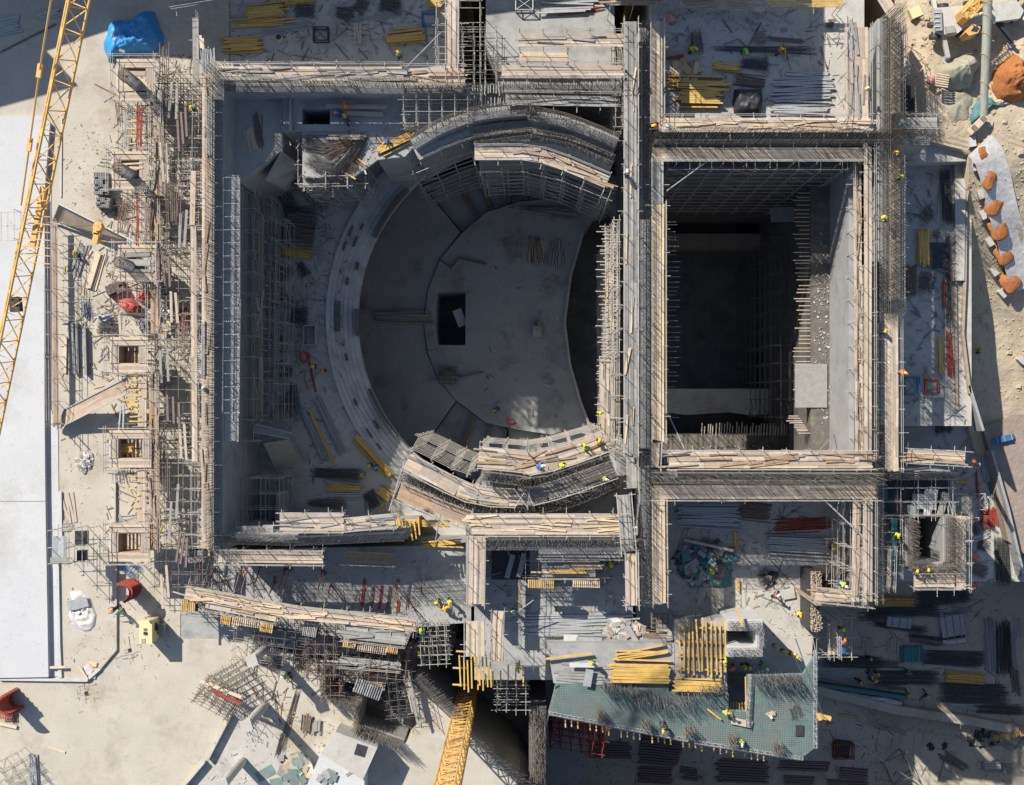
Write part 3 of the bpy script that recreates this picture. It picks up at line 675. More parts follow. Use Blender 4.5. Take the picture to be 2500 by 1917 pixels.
wall('bar-topped retaining wall in front of the crane mast', [q(1,3,1690,1360), q(1,3,2060,1660), (1330, 2000)], 0.6, -15, .6, 3.2, 2, .3, lean=(.3, .3))
wall('dense bar wall on the right side of the mast shaft', [q(2,3,350,1080), q(2,3,350,1680), (1313, 2000)], 0.4, -18, 1.6, 1.6, 7, .16, m='deep')  # coloured dark to read as a shaded void between the bars
wall('added sun-blocking wall hidden under the foot of the lower right long wall', [D(1745, 1292), D(1868, 1300)], 4.6, ZY, .3, 0, m='ply')  # unseen wall added to keep sun off the lower yard
wall('grid of bars round the small lower-left basement', [q(1,3,620,760), q(1,3,610,990), q(1,3,870,1040), q(1,3,850,1230), q(1,3,1200,1350)], .9, -5.2, .5, 1.8, 4, .14)
# curved balcony walls at the top
wall('outer curved balcony wall at the top of the round hall', [q(1,0,1270,1100), q(1,0,1500,965), q(1,0,1800,870), q(1,0,2178,835), q(2,0,300,870), q(2,0,550,925), q(2,0,780,1010), q(2,0,950,1085)], 6.6, -9.1, .9, 1.2, 3, .13)
wall('inner curved balcony wall at the top of the round hall', [q(1,0,1740,1090), q(1,0,2178,1035), q(2,0,300,1040), q(2,0,600,1100), q(2,0,920,1240)], 5.0, -9.1, .7, 1.6, 3, .15, bm='rebar')
# and at the bottom
wall('outer curved balcony wall at the bottom of the round hall', [q(1,2,1190,745), q(1,2,1500,880), q(1,2,1800,975), q(1,2,2178,1020), q(2,2,300,1000), q(2,2,600,940), q(2,2,960,790)], 4.2, -9.1, .9, 1.7, 4, .1)
wall('inner curved balcony wall at the bottom of the round hall', [q(1,2,1790,740), q(1,2,2178,790), q(2,2,200,800), q(2,2,430,775), q(2,2,900,615)], 5.6, -9.1, .9, 1.9, 4, .1)
# ================================================================== WALKWAYS
WK = 'boarded walkways along the wall tops'
walkway('pale boarded walkway along the left side of the tall left wall', [D(444, 190), D(442, 1170)], .9, ZW - .1, 'L', loose=16, over=.7)
walkway('long upper walkway over the bar-topped upper hall wall', [D(470, 158), D(860, 158)], 1.2, ZW, 'LR', loose=24, over=.35)
walkway('upper walkway between the tall prop tower and the long walkway', [D(864, 165), D(990, 165)], 1.5, ZW - .2, 'LR', loose=5)
walkway('boarded walkway above the dark bar row behind the balcony', [D(1077, 154), D(1330, 154)], 1.1, ZW, 'LR')
walkway('shaded walkway just above the curved balcony', [D(1085, 214), D(1320, 218)], .9, ZW - 1, 'LR', m='gplank', loose=6)
walkway('stepped walkway near the top beside the central wall', [D(1112, 86), D(1330, 86)], 1.1, ZW - .5, 'L', loose=5)
walkway('small walkway under the stepped walkway, with a dark gap', [D(1112, 124), D(1215, 126)], 1.0, ZW - .7, 'LR')
walkway('grey boarded walkway left of the central wall', [D(1349, 50), D(1349, 968)], 1.05, ZW - .4, 'LR', m='gplank', over=.5, loose=8)
walkway('short grey walkway left of the central wall below the balcony', [D(1350, 980), D(1352, 1045)], .9, ZW - 1.6, 'L', m='gplank')
walkway('grey walkway bay beside the lower end of the curved balcony', [D(1334, 1060), D(1344, 1180)], 1.1, ZW - .6, 'LR', m='gplank')
walkway('lowest boarded walkway left of the central wall', [D(1350, 1185), D(1352, 1296)], .95, ZW - .6, 'LR')
walkway('upper boarded walkway right of the central wall', [D(1405, 50), D(1405, 262)], 1.0, ZW - .3, 'LR', m='plank')
walkway('fresh timber walkway along the left edge of the deep pit', [D(1408, 440), D(1408, 940)], 1.05, ZW - .6, 'LR', m='plankn')
walkway('grey mesh-covered walkway at the corner above the deep pit', [D(1407, 345), D(1407, 438)], 1.0, ZW - .6, 'R', m='gplank')
walkway('short walkway just under the deep pit left corner', [D(1402, 948), D(1400, 1000)], .8, ZW - .7, 'L')
walkway('lowest boarded walkway right of the central wall', [D(1409, 1072), D(1411, 1290)], 1.1, ZW - .6, 'LR', m='plankn')
walkway('walkway above the upper cross wall', [D(1412, 268), D(1858, 268)], 1.25, ZW - .4, 'LR', loose=20, over=.5)
walkway('bar-shaded walkway under the upper cross wall', [D(1398, 331), D(1850, 331)], 1.2, ZW - .8, 'R', m='plank', over=.4)
walkway('walkway above the lower cross wall', [D(1432, 984), D(1864, 984)], 1.45, ZW - .4, 'LR', loose=20)
walkway('bar-shaded walkway under the lower cross wall', [D(1394, 1053), D(1874, 1053)], 1.2, ZW - .6, 'R')
walkway('tall boarded walkway left of the right long wall, top part', [D(1832, 62), D(1832, 262)], 2.0, ZW - .5, 'LR', loose=14)
walkway('narrow boarded walkway left of the right long wall, middle part', [D(1857, 318), D(1857, 975)], .65, ZW - .5, 'LR', over=.5)
walkway('rail-cluttered inner walkway along the right side of the deep pit', [D(1834, 345), D(1838, 972)], .7, ZW - 2.2, 'LR', loose=20, over=.7)
walkway('bar-shaded walkway right of the right long wall, upper part', [D(1916, 70), D(1916, 240)], .85, ZW - .3, 'L', over=.5)
walkway('bar-shaded walkway right of the right long wall, lower part', [D(1914, 345), D(1914, 640)], .9, ZW - .5, 'L', over=.5)
walkway('wide boarded walkway with a yellow stripe, right of the long wall', [D(1907, 675), D(1908, 1003)], 1.15, ZW - .2, 'L', over=.9)
walkway('walkway bay poking out right at the top of the long wall', [D(1925, 264), D(2005, 264)], 1.0, ZW - 1, 'LR', m='gplank')
walkway('walkway bay poking out right under the wide walkway', [D(1942, 975), D(2065, 982)], 1.1, ZW - .6, 'LR', loose=6)
walkway('boarded walkway on the lower right long wall', [D(1857, 1072), D(1857, 1284)], .8, ZW - .6, 'LR')
walkway('scaffold-hemmed walkway left of the lower right long wall', [D(1833, 1072), D(1830, 1285)], .7, ZW - .9, 'LR', loose=7)
walkway('boarded walkway at the foot of the lower right long wall', [D(1745, 1270), D(1860, 1282)], 1.1, ZW - 1.4, 'LR', loose=5)
walkway('left pale walkway under the lower hall wall', [D(470, 1190), D(690, 1192)], 1.1, ZW - .6, 'LR', over=.5)
walkway('walkway above the lower hall wall with tall white rails', [D(602, 1117), D(732, 1117)], 1.5, ZW - .5, 'LR', loose=6)
walkway('tilted short walkway above the lower hall wall', [D(740, 1122), D(845, 1112)], 1.0, ZW - .7, 'LR', loose=5)
walkway('low shaded walkway under the lower hall wall', [D(505, 1135), D(585, 1135)], .8, ZW - 2.6, 'R', m='gplank')
walkway('deep shaded walkway below the lower hall wall', [D(740, 1192), D(842, 1196)], 1.0, 1.5, 'LR', m='ply')
walkway('wide walkway under the curved balconies, above the lower wall', [D(1012, 1122), D(1340, 1122)], 1.75, ZW - .8, 'LR', loose=20)
walkway('pale vertical walkway beside the slender lower-middle bay', [D(1021, 1150), D(1019, 1292)], 1.35, ZW - 1, 'LR')
walkway('vertical walkway continuing down to the yellow beam grid', [D(1016, 1330), D(1016, 1405)], 1.55, ZW - 1, 'LR')
walkway('narrow walkway right of the yellow beam grid approach', [D(1066, 1308), D(1062, 1415)], .95, ZW - 1.2, 'LR')
walkway('pale vertical walkway in the top middle by the prop towers', [D(969, 0), D(969, 180)], .95, ZW - .6, 'LR', over=.7)
walkway('inner curved walkway deck at the top of the round hall', [q(1,0,1740,1170), q(1,0,2178,1170), q(2,0,370,1185), q(2,0,560,1250), q(2,0,880,1385)], 1.1, 5.4, 'LR', m='plank', loose=10)
walkway('grey curved deck between the two curved balconies on top', [q(1,0,1300,1180), q(1,0,1700,1010), q(1,0,2178,955), q(2,0,300,970), q(2,0,620,1030), q(2,0,930,1150)], 1.0, 4.4, 'R', m='gplank')
walkway('broad curved walkway between the bottom balcony walls', [q(1,2,1225,640), q(1,2,1480,775), q(1,2,1770,905), q(1,2,2178,915), q(2,2,200,915), q(2,2,420,880), q(2,2,930,700)], 1.45, 5.3, 'LR', loose=16)
walkway('curved lower-left walkway with a yellow board edge', [q(1,2,1150,860), q(1,2,1420,980), q(1,2,1700,1085)], 1.45, 4.8, 'LR', m='ply')
walkway('inner curved walkway at the bottom of the round hall', [q(1,2,1770,610), q(1,2,2178,650), q(2,2,240,670), q(2,2,500,620), q(2,2,860,490)], 1.7, 5.8, 'LR', loose=16)
walkway('plank shelf along the left face of the central wall', [D(1300, 770), D(1302, 925)], 1.3, 1.0, 'R', m='plank', loose=6)
walkway('narrow rubble-filled shelf at the left of the central wall', [D(1306, 490), D(1308, 760)], .9, .4, 'LR', m='gplank', loose=10)
# outer railing scaffolds, seen as pole ends along the rims
SCF = [
 ('sunken scaffold standing against the inside of the tall left wall', [D(530, 400), D(528, 945)], 1.1, 1.0, -9.0),
 ('outer row of the scaffold inside the tall left wall', [D(565, 420), D(560, 930)], 1.2, -3.0, -9.0),
 ('deep scaffold row inside the left wall beside the steel piles', [D(600, 470), D(596, 900)], 1.0, -3.0, -9.0),
 ('curved scaffold hugging the inner balcony at the top', [q(1,0,1780,1260), q(1,0,2178,1255), q(2,0,360,1270), q(2,0,560,1330), q(2,0,900,1470)], 1.0, 2.4, -11),
 ('second curved scaffold row under the inner balcony at the top', [q(1,0,1830,1330), q(1,0,2178,1310), q(2,0,340,1330), q(2,0,560,1400), q(2,0,880,1540)], .9, -1.5, -11),
 ('scaffold under the left end of the top curved walkway', [q(1,0,1250,1250), q(1,0,1560,1130), q(1,0,1700,1080)], 1.6, 1.5, -19),
 ('curved scaffold on the hall side of the bottom balconies', [q(1,2,1290,500), q(1,2,1500,620), q(1,2,1700,690)], 1.2, 3.5, -14),
 ('scaffold on the hall side of the inner bottom balcony', [q(1,2,1800,545), q(1,2,2178,570), q(2,2,240,580), q(2,2,480,530), q(2,2,820,430)], 1.0, 4.6, -14),
 ('scaffold along the upper inside of the deep pit', [D(1430, 352), D(1815, 352)], .8, 4.5, -22),
 ('scaffold tubes along the outer rim of the right long wall', [D(1928, 60), D(1928, 262)], .6, 6.2, -1),
 ('scaffold tubes outside the right long wall by the side slab', [D(1932, 340), D(1932, 660)], .6, 6.0, -9),
 ('slim scaffold along the left face of the central wall', [D(1325, 60), D(1325, 270)], .6, 6.4, -4),
 ('slim scaffold beside the narrow rubble shelf of the central wall', [D(1320, 470), D(1320, 960)], .5, 5.6, -24),
 ('pole lattice left of the pale walkway of the tall wall', [D(423, 200), D(421, 1170)], 1.0, 5.5, 0),
 ('scaffold tubes left of the lower right long wall', [D(1815, 1075), D(1812, 1280)], .7, 5.5, -1.2),
 ('scaffold tubes right of the lower right long wall', [D(1880, 1075), D(1880, 1285)], .9, 5.5, -4),
 ('scaffold under the long leaning deck by the lower middle slab', [D(400, 1300), D(890, 1345)], 1.2, 3.2, 0),
 ('low scaffold on the far side of the upper hall walkway', [D(480, 140), D(720, 140)], .5, 7.0, 0),
 ('scaffold beside the pale vertical walkway in the top middle', [D(945, 5), D(945, 180)], 1.0, 5.6, 0),
 ('tall scaffold right of the top middle walkway', [D(1003, 0), D(1003, 230)], 2.0, 4.6, 0),
]
for a in SCF: scaffold(*a, jit=.03, r=.042 if a[4] < -15 else .03)

for pts in ([q(1,0,280,600), q(1,0,1560,640), q(1,0,1700,790), q(1,0,1650,828), q(1,0,280,828)], [q(1,0,280,828), q(1,0,428,828), q(1,0,428,945), q(1,0,280,945)], [q(1,0,640,828), q(1,0,1650,828), q(1,0,1500,945), q(1,0,640,945)], [q(1,0,280,945), q(1,0,1500,945), q(1,0,1290,1100), q(1,0,1210,1190), q(1,0,1000,1215), q(1,0,900,1000), q(1,0,280,1000)]):
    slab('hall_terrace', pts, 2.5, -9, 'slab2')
slab('hall_terrace_recess', [q(1,0,420,820), q(1,0,650,820), q(1,0,650,955), q(1,0,420,955)], -5, -9, 'deep')
scaffold('scaffold along the lower side of the hall terrace', [q(1,0,440,1375), q(1,0,770,1370)], .9, 3.2, -9, r=.04)
walkway('plank walkway along the lower side of the hall terrace', [q(1,0,440,1385), q(1,0,700,1380)], .6, 1.8, 'R', m='gplank')
slab('hall_sunblock_deck', [q(1,0,430,1000), q(1,0,900,1000), q(1,0,1000,1215), q(1,0,900,1290), q(1,0,820,1345), q(1,0,430,1350)], 2.46, 1.9, 'wall')  # deck added to block a sun patch on the stage floor
tower('shoring under the added corner deck of the hall', q(1,0,650,1180), 6.0, 5.0, 1.8, -9, 4, 3, 2.2, r=.04)
# ================================================================== TALL BUILDINGS OUTSIDE THE FRAME (all but the first added to shade the top)
def frame_building(label, corners, h, floors):
    c = [P(p, 0) for p in corners]; cc = sum(c, Vector()) / 4; e = empty('concrete_frame_building', label, 'building', (cc.x, cc.y, 0), None)
    b = MB()
    for i in range(floors + 1): z = h * (i + 1) / (floors + 1); b.prism([(p.x, p.y, z) for p in c], z - .35)
    b.build('floor_slab', 'slab', e, kind='stuff'); b = MB()
    for u in range(5):
        for v in range(3):
            p = c[0].lerp(c[1], .03 + u * .235).lerp(c[3].lerp(c[2], .03 + u * .235), .03 + v * .47); b.box((p.x, p.y, 0), (.7, .7, h - .36))
    b.build('column', 'slab', e, kind='stuff'); b = MB()
    cs = [cc + (p - cc) * .93 for p in c]; b.prism([(p.x, p.y, h - .4) for p in cs], 0); b.build('wall', 'wall', e)
frame_building('bare concrete frame building beyond the upper left corner', [(-131, -135), (-750, 35), (-1000, -240), (-212, -224)], 15, 4)
frame_building('long concrete frame building added for shade beyond the upper edge', [(10, -200), (620, -150), (860, -190), (200, -900)], 14.5, 3)
frame_building('small concrete frame building added for shade between the two beyond the corner', [(-147, -150), (11, -202), (150, -700), (-500, -600)], 12, 3)
frame_building('second concrete frame building added for shade beyond the upper edge', [(900, -260), (1400, -320), (1400, -800), (900, -800)], 13, 3)
frame_building('concrete frame building added for shade beyond the upper right slab', [(1425, -38), (1698, -45), (1698, -400), (1425, -400)], 16.5, 4)
# ================================================================== TOWER CRANES
def truss(e, name, A, B, w0, w1, seg, m='crane', r=.05, tri=False, rd=.03, up=None, side=None):
    """lattice box or triangle section between A and B; one part for chords, one for lacing"""
    A = Vector(A); B = Vector(B); d = (B - A).normalized(); side = Vector(side).normalized() if side else d.cross(Vector((0, 0, 1))).normalized(); up = side.cross(d).normalized()
    n = max(2, round((B - A).length / seg))
    offs = ((-1, -1), (1, -1), (0, .75)) if tri else ((-1, -1), (1, -1), (1, 1), (-1, 1))
    def pt(i, k): t = i / n; w = (w0 + (w1 - w0) * t) / 2; return A.lerp(B, t) + side * offs[k][0] * w + up * offs[k][1] * w
    l = MB(); K = len(offs)
    for k in range(K):
        c = MB()
        for i in range(n): c.tube(pt(i, k), pt(i + 1, k), r, 5)
        c.build('chord', m, e)
    for i in range(n + 1):
        for k in range(K): l.tube(pt(i, k), pt(i, (k + 1) % K), rd, 4)
        if i < n:
            for k in range(K):
                a, b2 = (pt(i, k), pt(i + 1, (k + 1) % K)) if (i + k) % 2 else (pt(i, (k + 1) % K), pt(i + 1, k)); l.tube(a, b2, rd, 4)
    l.build('lacing', m, e)
A = P(q(0,0,590,-160), 52); B = P((-40, 1080), 41)
e = empty('tower_crane_jib', 'long yellow lattice crane jib sweeping down the left edge of the site', 'crane jib', P((88, 560), 40))
truss(e, 'jib', A, B, 1.12, 1.12, 1.35, r=.075, rd=.035, tri=True)
a = P(q(0,0,395,-40), 53.5); bq = P(q(0,0,300,540), 50.5); c = P(q(0,0,225,1100), 48.2); dd = P(q(0,0,160,1560), 46.0)
pb = MB(); pb.tube(a, bq, .05, 6); pb.tube(bq, c, .05, 6); pb.tube(c, dd, .05, 6); pb.build('pendant_bar', 'crane', e)
pb = MB()
for p in (bq, c): pb.bar(p + Vector((.05, .35, 0)), p - Vector((.05, .35, 0)), .22, .2)
pb.build('pendant_coupling', 'crane', e)
pb = MB(); p = P(q(0,1,290,215), 46.6); pb.bar(p + Vector((.3, 1.6, 0)), p - Vector((.3, 1.6, 0)), .28, .25)
for i in range(9):
    z = 46.6; y = .9 - i * .42; pb.bar(p + Vector((-.7, y, .3)), p + Vector((.75, y - .12, .3)), .05, .05)
pb.build('trolley_walkway', 'crane', e)
pb = MB(); p = P(q(0,1,70,300), 46)
for i in range(5): pb.tube(p + Vector((-.8 + i * .36, .85, 0)), p + Vector((-.8 + i * .36, -.7, 0)), .018, 4)
for y in (-.7, .1, .85): pb.tube(p + Vector((-.85, y, 0)), p + Vector((.75, y, 0)), .018, 4)
for i in (0, 4):
    for y in (-.7, .85): pb.tube(p + Vector((-.8 + i * .36, y, 0)), p + Vector((-.8 + i * .36, y, 1)), .018, 4)
pb.build('service_basket', 'steel', e)
pb = MB(); p = P(q(0,1,135,885), 43.5); pb.box(p, (.55, .8, .5), .1); pb.build('winch_box', 'black', e)
p = P(q(0,1,740,330), 30)
e = empty('hook_block', 'yellow crane hook block hanging above the tilted formwork panel', 'hook', (p.x, p.y, 30)); HB = MB()
HB.bar(p + Vector((.12, .62, 0)), p - Vector((.05, .2, 0)), .5, .3); HB.bar(p - Vector((.03, .1, 0)), p - Vector((.18, .8, 0)), .36, .3); HB.tube(p + Vector((.1, .3, -.3)), p + Vector((.1, .3, .35)), .3, 12); HB.build('sheave_block', 'crane', e)
HB = MB(); HB.tube(p + Vector((-.1, -.5, -.2)), p + Vector((-.1, -.5, -1)), .07, 8); HB.tube(p + Vector((-.1, -.5, -1)), p + Vector((.15, -.5, -1.25)), .07, 8); HB.build('hook', 'crane', e)
HB = MB(); top = P(q(0,1,700,-900), 48); HB.tube(p + Vector((.1, .4, .3)), P((30, 560), 46), .012, 4); HB.build('hoist_rope', 'dark', e)
# mast rising out of the shaft
mb = P((1139, 1712), -7.6); mb.z = -18; e = empty('tower_crane_mast', 'yellow lattice crane mast rising out of the dark shaft', 'crane mast', mb)
truss(e, 'mast', mb, (mb.x, mb.y, 34), 1.5, 1.5, 1.2, r=.09, rd=.055, side=(1, .14, 0))
lb = MB()
for x in (-.25, .15): lb.tube((mb.x + x, mb.y + .2, -18), (mb.x + x, mb.y + .2, 34), .03, 4)
for i in range(140): lb.tube((mb.x - .25, mb.y + .2, -18 + i * .37), (mb.x + .15, mb.y + .2, -18 + i * .37), .02, 4)
lb.build('ladder', 'crane', e)
# ================================================================== STACKS OF BEAMS, PIPES, PLANKS
stack('yellow timber beam in the broad shaded stack at the upper edge', q(1,0,160,85), 285, 125, -7, 0, layers=3, jit=.2)
stack('yellow timber beam in the small stack cut by the upper edge', q(1,0,400,15), 230, 60, -4, 0, layers=2)
stack('yellow timber beam in the loose long row under the broad stack', q(1,0,90,178), 440, 60, -4, 0, layers=1, jit=.5, fan=.03)
stack('yellow timber beam in the left stack above the walkway', q(0,0,1850,345), 285, 125, -3, 0, layers=2, jit=.25)
stack('yellow timber beam in the short stack by the top middle walkway', q(1,0,1435,30), 100, 90, 3, 0, layers=2)
stack('bright yellow timber beam in the neat sunlit stack at the top', q(1,0,1215,283), 290, 105, -6, 0, layers=3, jit=.06)
stack('weathered plank piled behind the neat sunlit yellow stack', q(1,0,1215,205), 210, 60, -5, 0, 'plank', 2)
stack('weathered plank in the crossed pile beside the neat yellow stack', q(1,0,850,240), 150, 140, 8, 0, 'plank', 2, fan=.15)
stack('weathered plank standing upright across the crossed pile', q(1,0,850,240), 165, 60, 88, .2, 'plank', 1, fan=.12)
stack('grey scaffold tube in the shaded row left of the blue frame', q(1,0,330,215), 400, 60, -8, 0, 'pipe', 1, fan=.02)
stack('grey scaffold tube in the shaded row above the crossed pile', q(1,0,1010,130), 400, 45, -12, 0, 'pipe', 1, fan=.02)
stack('yellow timber beam in the little stack beside two workers', q(2,0,1785,520), 205, 60, 6, 2.6, layers=2)
stack('yellow timber beam in the big splayed stack by the central wall', q(2,0,1560,640), 430, 120, 2, 2.6, layers=3, jit=.5, fan=.03)
stack('yellow timber beam in the lower half of the big splayed stack', q(2,0,1575,760), 320, 150, 0, 2.6, layers=3, jit=.3)
stack('brown steel prop in the pile right of the big yellow stack', q(2,0,1960,615), 230, 100, 9, 2.6, 'rods', 3, fan=.03)
stack('grey steel profile in the large pale pile at the upper right', q(3,0,490,700), 460, 210, -1, 2.6, 'galv', 2, jit=.35, fan=.025)
stack('grey steel profile in the thin pile over the large pale pile', q(3,0,540,575), 330, 60, 3, 2.6, 'galv', 1, jit=.3, fan=.02)
stack('grey steel profile in the pile under the large pale pile', q(3,0,490,835), 440, 80, 0, 2.6, 'galv', 2, jit=.35, fan=.02)
stack('dark steel prop in the row at the upper right', q(3,0,365,305), 285, 38, 4, 2.6, 'rods', 1)
stack('yellow timber beam in the strapped stack by the curved balcony', q(1,0,1150,1095), 310, 85, -27, 2.5, layers=2, jit=.15)
stack('yellow timber beam beside the dark prop heap in the hall', q(1,1,370,490), 285, 75, 8, -9.0, layers=2, jit=.1)
stack('rusty steel prop in the dark heap inside the hall', q(1,1,390,370), 270, 170, 4, -9.0, 'rods', 3, fan=.05)
stack('grey pipe in the left bundle on the hall floor', q(1,2,520,440), 450, 60, 66, -9.0, 'pipe', 3, jit=.2)
stack('grey pipe in the right bundle on the hall floor', q(1,2,635,365), 480, 75, 65, -9.0, 'pipe', 3, jit=.2)
stack('yellow timber beam between the two grey pipe bundles', q(1,2,585,470), 470, 26, 65, -9.0, layers=1)
stack('yellow timber beam in the long diagonal stack on the hall floor', q(1,2,970,605), 410, 85, 47, -9.0, layers=3, jit=.08)
stack('yellow timber beam in the short row at the bottom of the hall', q(1,2,745,850), 290, 45, 1, -9.0, layers=1)
stack('grey profile under the short yellow row in the hall', q(1,2,720,905), 360, 45, 0, -9.0, 'galv', 1)
stack('yellow timber beam leaning at the foot of the curved walkway', q(1,2,1060,880), 110, 90, 40, -9.0, layers=2)
stack('yellow timber beam in the shaded row below the hall wall', q(1,2,1490,1270), 300, 60, -2, 0, layers=2, fan=.03)
stack('yellow timber beam in the stack on the slab right of the pit', q(3,1,1412,460), 280, 95, 89, -1.4, layers=2, jit=.3)
stack('yellow timber beam in the pair left of the red props', q(3,1,1540,1265), 290, 30, 88, -1.4, layers=1)
stack('red steel prop lying along the right slab, upper one', q(3,1,1568,800), 230, 24, 88, -1.4, 'rodr', 1)
stack('red steel prop lying along the right slab, lower group', q(3,1,1610,1260), 360, 50, 86, -1.4, 'rodr', 1, fan=.02)
stack('brown steel prop in the upright row by the right long wall', q(3,1,1310,705), 240, 100, 90, -1.4, 'rods', 1)
stack('grey steel profile in the wide pile under the lower cross wall', q(2,2,1640,1060), 470, 190, 2, -3, 'galv', 2, jit=.3, fan=.015)
stack('dark rod in the pile right of the wide grey pile', q(2,2,1990,1025), 240, 150, 6, -3, 'rods', 2, jit=.2, fan=.03)
stack('red steel prop in the dark red pile under the lower cross wall', q(3,2,490,1130), 420, 115, -2, -3, 'rodr', 2, jit=.4, fan=.02)
stack('grey steel profile in the neat pile below the red props', q(3,2,460,1300), 480, 190, 3, -3, 'galv', 3, jit=.12)
stack('yellow timber beam laid upright beside the rubbish heap', q(2,2,1855,1235), 125, 32, 88, -3, layers=1)
stack('yellow timber beam laid alone under the rubbish heap', q(2,2,1873,1590), 105, 20, 90, -3, layers=1)
stack('yellow timber beam in the dark stack under the right tower', q(3,3,1205,285), 290, 75, 1, ZY, layers=2)
stack('yellow timber beam in the stack by the reinforcement heaps', q(3,3,1720,862), 300, 85, 4, ZY, layers=2, jit=.1)
stack('pale pipe in the tall upright bundle at the lower right', q(3,3,1912,615), 420, 85, 88, ZY, 'pipe', 3, jit=.1)
stack('pale pipe in the thin upright row at the lower right', q(3,3,2098,640), 270, 32, 87, ZY, 'pipe', 1, jit=.2)
stack('fresh yellow beam in the large sunlit stack on the green deck', q(2,3,1130,815), 465, 185, 1, 2.2, layers=2, jit=.12)
stack('fresh yellow beam in the shaded stack right of the large one', q(2,3,1560,920), 370, 105, 2, 2.2, layers=2, jit=.12)
stack('fresh yellow beam laid crosswise above the large sunlit stack', q(2,3,1130,675), 420, 60, -5, 2.2, layers=1, fan=.06)
one('timber_beam', 'hbeam', 'yel', q(2,3,585,698), 350, -7, 2.4, .16, .2, 'single long yellow beam lying left of the sunlit beam stack', 'beam')
stack('yellow beam of the open grid right of the sunlit stack', q(2,3,1600,635), 440, 380, 89, 2.6, layers=1, jit=.25, fan=.012, fill=.34)
stack('yellow cross bearer under the open beam grid', q(2,3,1590,640), 400, 420, 1, 2.35, layers=1, fill=.1)
stack('yellow beam jutting from the walkway end over the mast', q(1,3,1745,820), 260, 260, 88, 4.4, layers=1, jit=.3, fan=.02, fill=.42)
stack('yellow cross beam under the jutting beams over the mast', q(1,3,1640,790), 110, 380, 3, 4.1, layers=1, fill=.1)
stack('yellow beam hung out vertically left of the green deck', q(2,3,70,850), 130, 400, 90, 2.0, layers=1, jit=.3, fill=.2)
stack('yellow beam of the grid below the lower hall wall', q(1,2,1240,1165), 150, 190, 82, 4.6, layers=1, jit=.2, fan=.04, fill=.38)
stack('yellow bearer under the grid below the lower hall wall', q(1,2,1350,1110), 400, 55, 2, 4.3, layers=1, fill=.8)
one('timber_beam', 'hbeam', 'yel', q(1,2,1168,1120), 180, 80, 4.8, .18, .2, 'thick yellow beam at the left end of the lower grid', 'beam')
for nm, c, L, W_, a in (('in the pile under the red trestle', q(2,3,900,1410), 330, 130, 2), ('in the large dark pile below the green deck', q(2,3,1280,1400), 320, 260, 5), ('in the bound pile below the large dark pile', q(2,3,1240,1600), 270, 130, 3),
    ('in the right pile below the green deck', q(2,3,1900,1570), 390, 180, 3), ('in the pile at the lower edge under the deck corner', q(3,3,490,1530), 400, 80, 2), ('in the small tied pile by the long white pole', q(3,3,880,1590), 225, 90, 5),
    ('in the lowest pile cut by the lower edge', q(3,3,470,1640), 240, 70, 3), ('at the lower edge right of the tied pile', q(3,3,830,1665), 300, 50, 3), ('in the small dark pair left of the right pile', q(2,3,1500,1590), 130, 100, 8)):
    stack('brown steel beam ' + nm, c, L, W_, a, ZY, 'brown', 2, jit=.2, fill=.8)
stack('pale fresh plank in the thick stack on the left yard', q(0,1,730,630), 290, 85, 106, 0, 'fresh', 4, jit=.03)
stack('dark formwork panel in the broad stack on the left yard', q(0,1,568,1215), 400, 85, 88, 0, 'gpl', 5, jit=.02)
stack('dark formwork panel in the slim stack on the left yard', q(0,1,660,1240), 370, 30, 88, 0, 'gpl', 6, jit=.02)
stack('pale plank standing beside the dark panel stacks', q(0,1,500,1260), 290, 25, 90, 0, 'fresh', 2)
stack('old grey plank in the scattered row by the pale stack', q(0,1,600,540), 250, 90, 108, 0, 'gpl', 2, fan=.1)
stack('old plank leaning left of the pale plank stack', q(0,1,625,580), 260, 25, 117, 0, 'plank', 1, fan=.1)
stack('plank laid in the small pale pile by the brown beam', q(0,1,1265,1065), 105, 78, 90, .3, 'fresh', 1)
stack('red steel prop standing in the row left of the tall wall', q(0,1,1405,1000), 190, 90, 88, 1.2, 'rodr', 1, fan=.03)
stack('grey steel tube in the sheaf at the upper left corner of the wall', q(0,0,1585,470), 200, 110, 85, 3.5, 'pipe', 1, fan=.03)
stack('plank in the little sheaf above the grey tube sheaf', q(0,0,1537,330), 100, 40, 86, 3.5, 'fresh', 1)
stack('long white tube on the pale walkway of the tall wall, upper sheaf', q(0,0,1590,960), 480, 45, 89, ZW, 'pipe', 1)
stack('long white tube on the pale walkway of the tall wall, lower sheaf', q(0,1,1545,1220), 430, 30, 90, ZW, 'pipe', 1)
stack('broken plank on the cream yard by the white upstand', q(0,2,530,1000), 240, 90, 82, 0, 'plank', 1, fan=.06)
stack('loose plank near the lower edge of the cream yard', q(0,3,430,1412), 130, 16, 18, 0, 'fresh', 1)
stack('grey steel pile bar near the lower left corner', q(0,3,262,1560), 250, 70, 86, 0, 'galv', 2)
for nm, c, L, W_, a, k_ in (('pale long box in the rows at the upper left corner', q(0,0,50,200), 210, 130, -12, 'galv'), ('pale long box near the crane jib at the top', q(0,0,370,115), 190, 60, -15, 'galv'), ('thin dark rod at the foot of the upper left rows', q(0,0,220,290), 480, 18, -27, 'rods')):
    stack(nm, c, L, W_, a, 0, k_, 1)
stack('old board on the small concrete stand in the hall corner', q(0,0,1905,1060), 190, 80, 80, 1.5, 'fresh', 2, fan=.05)
stack('thin rod lying by the boards in the hall corner', q(0,0,1965,1000), 270, 60, 80, 1.5, 'rods', 1, fan=.06)
stack('stick in the brown pile on the stage floor', q(2,1,345,480), 190, 120, 98, -24.2, 'plank', 1, fan=.08)
stack('grey bar in the pile on the stage floor', q(2,1,485,510), 240, 90, 96, -24.2, 'galv', 1, fan=.05)
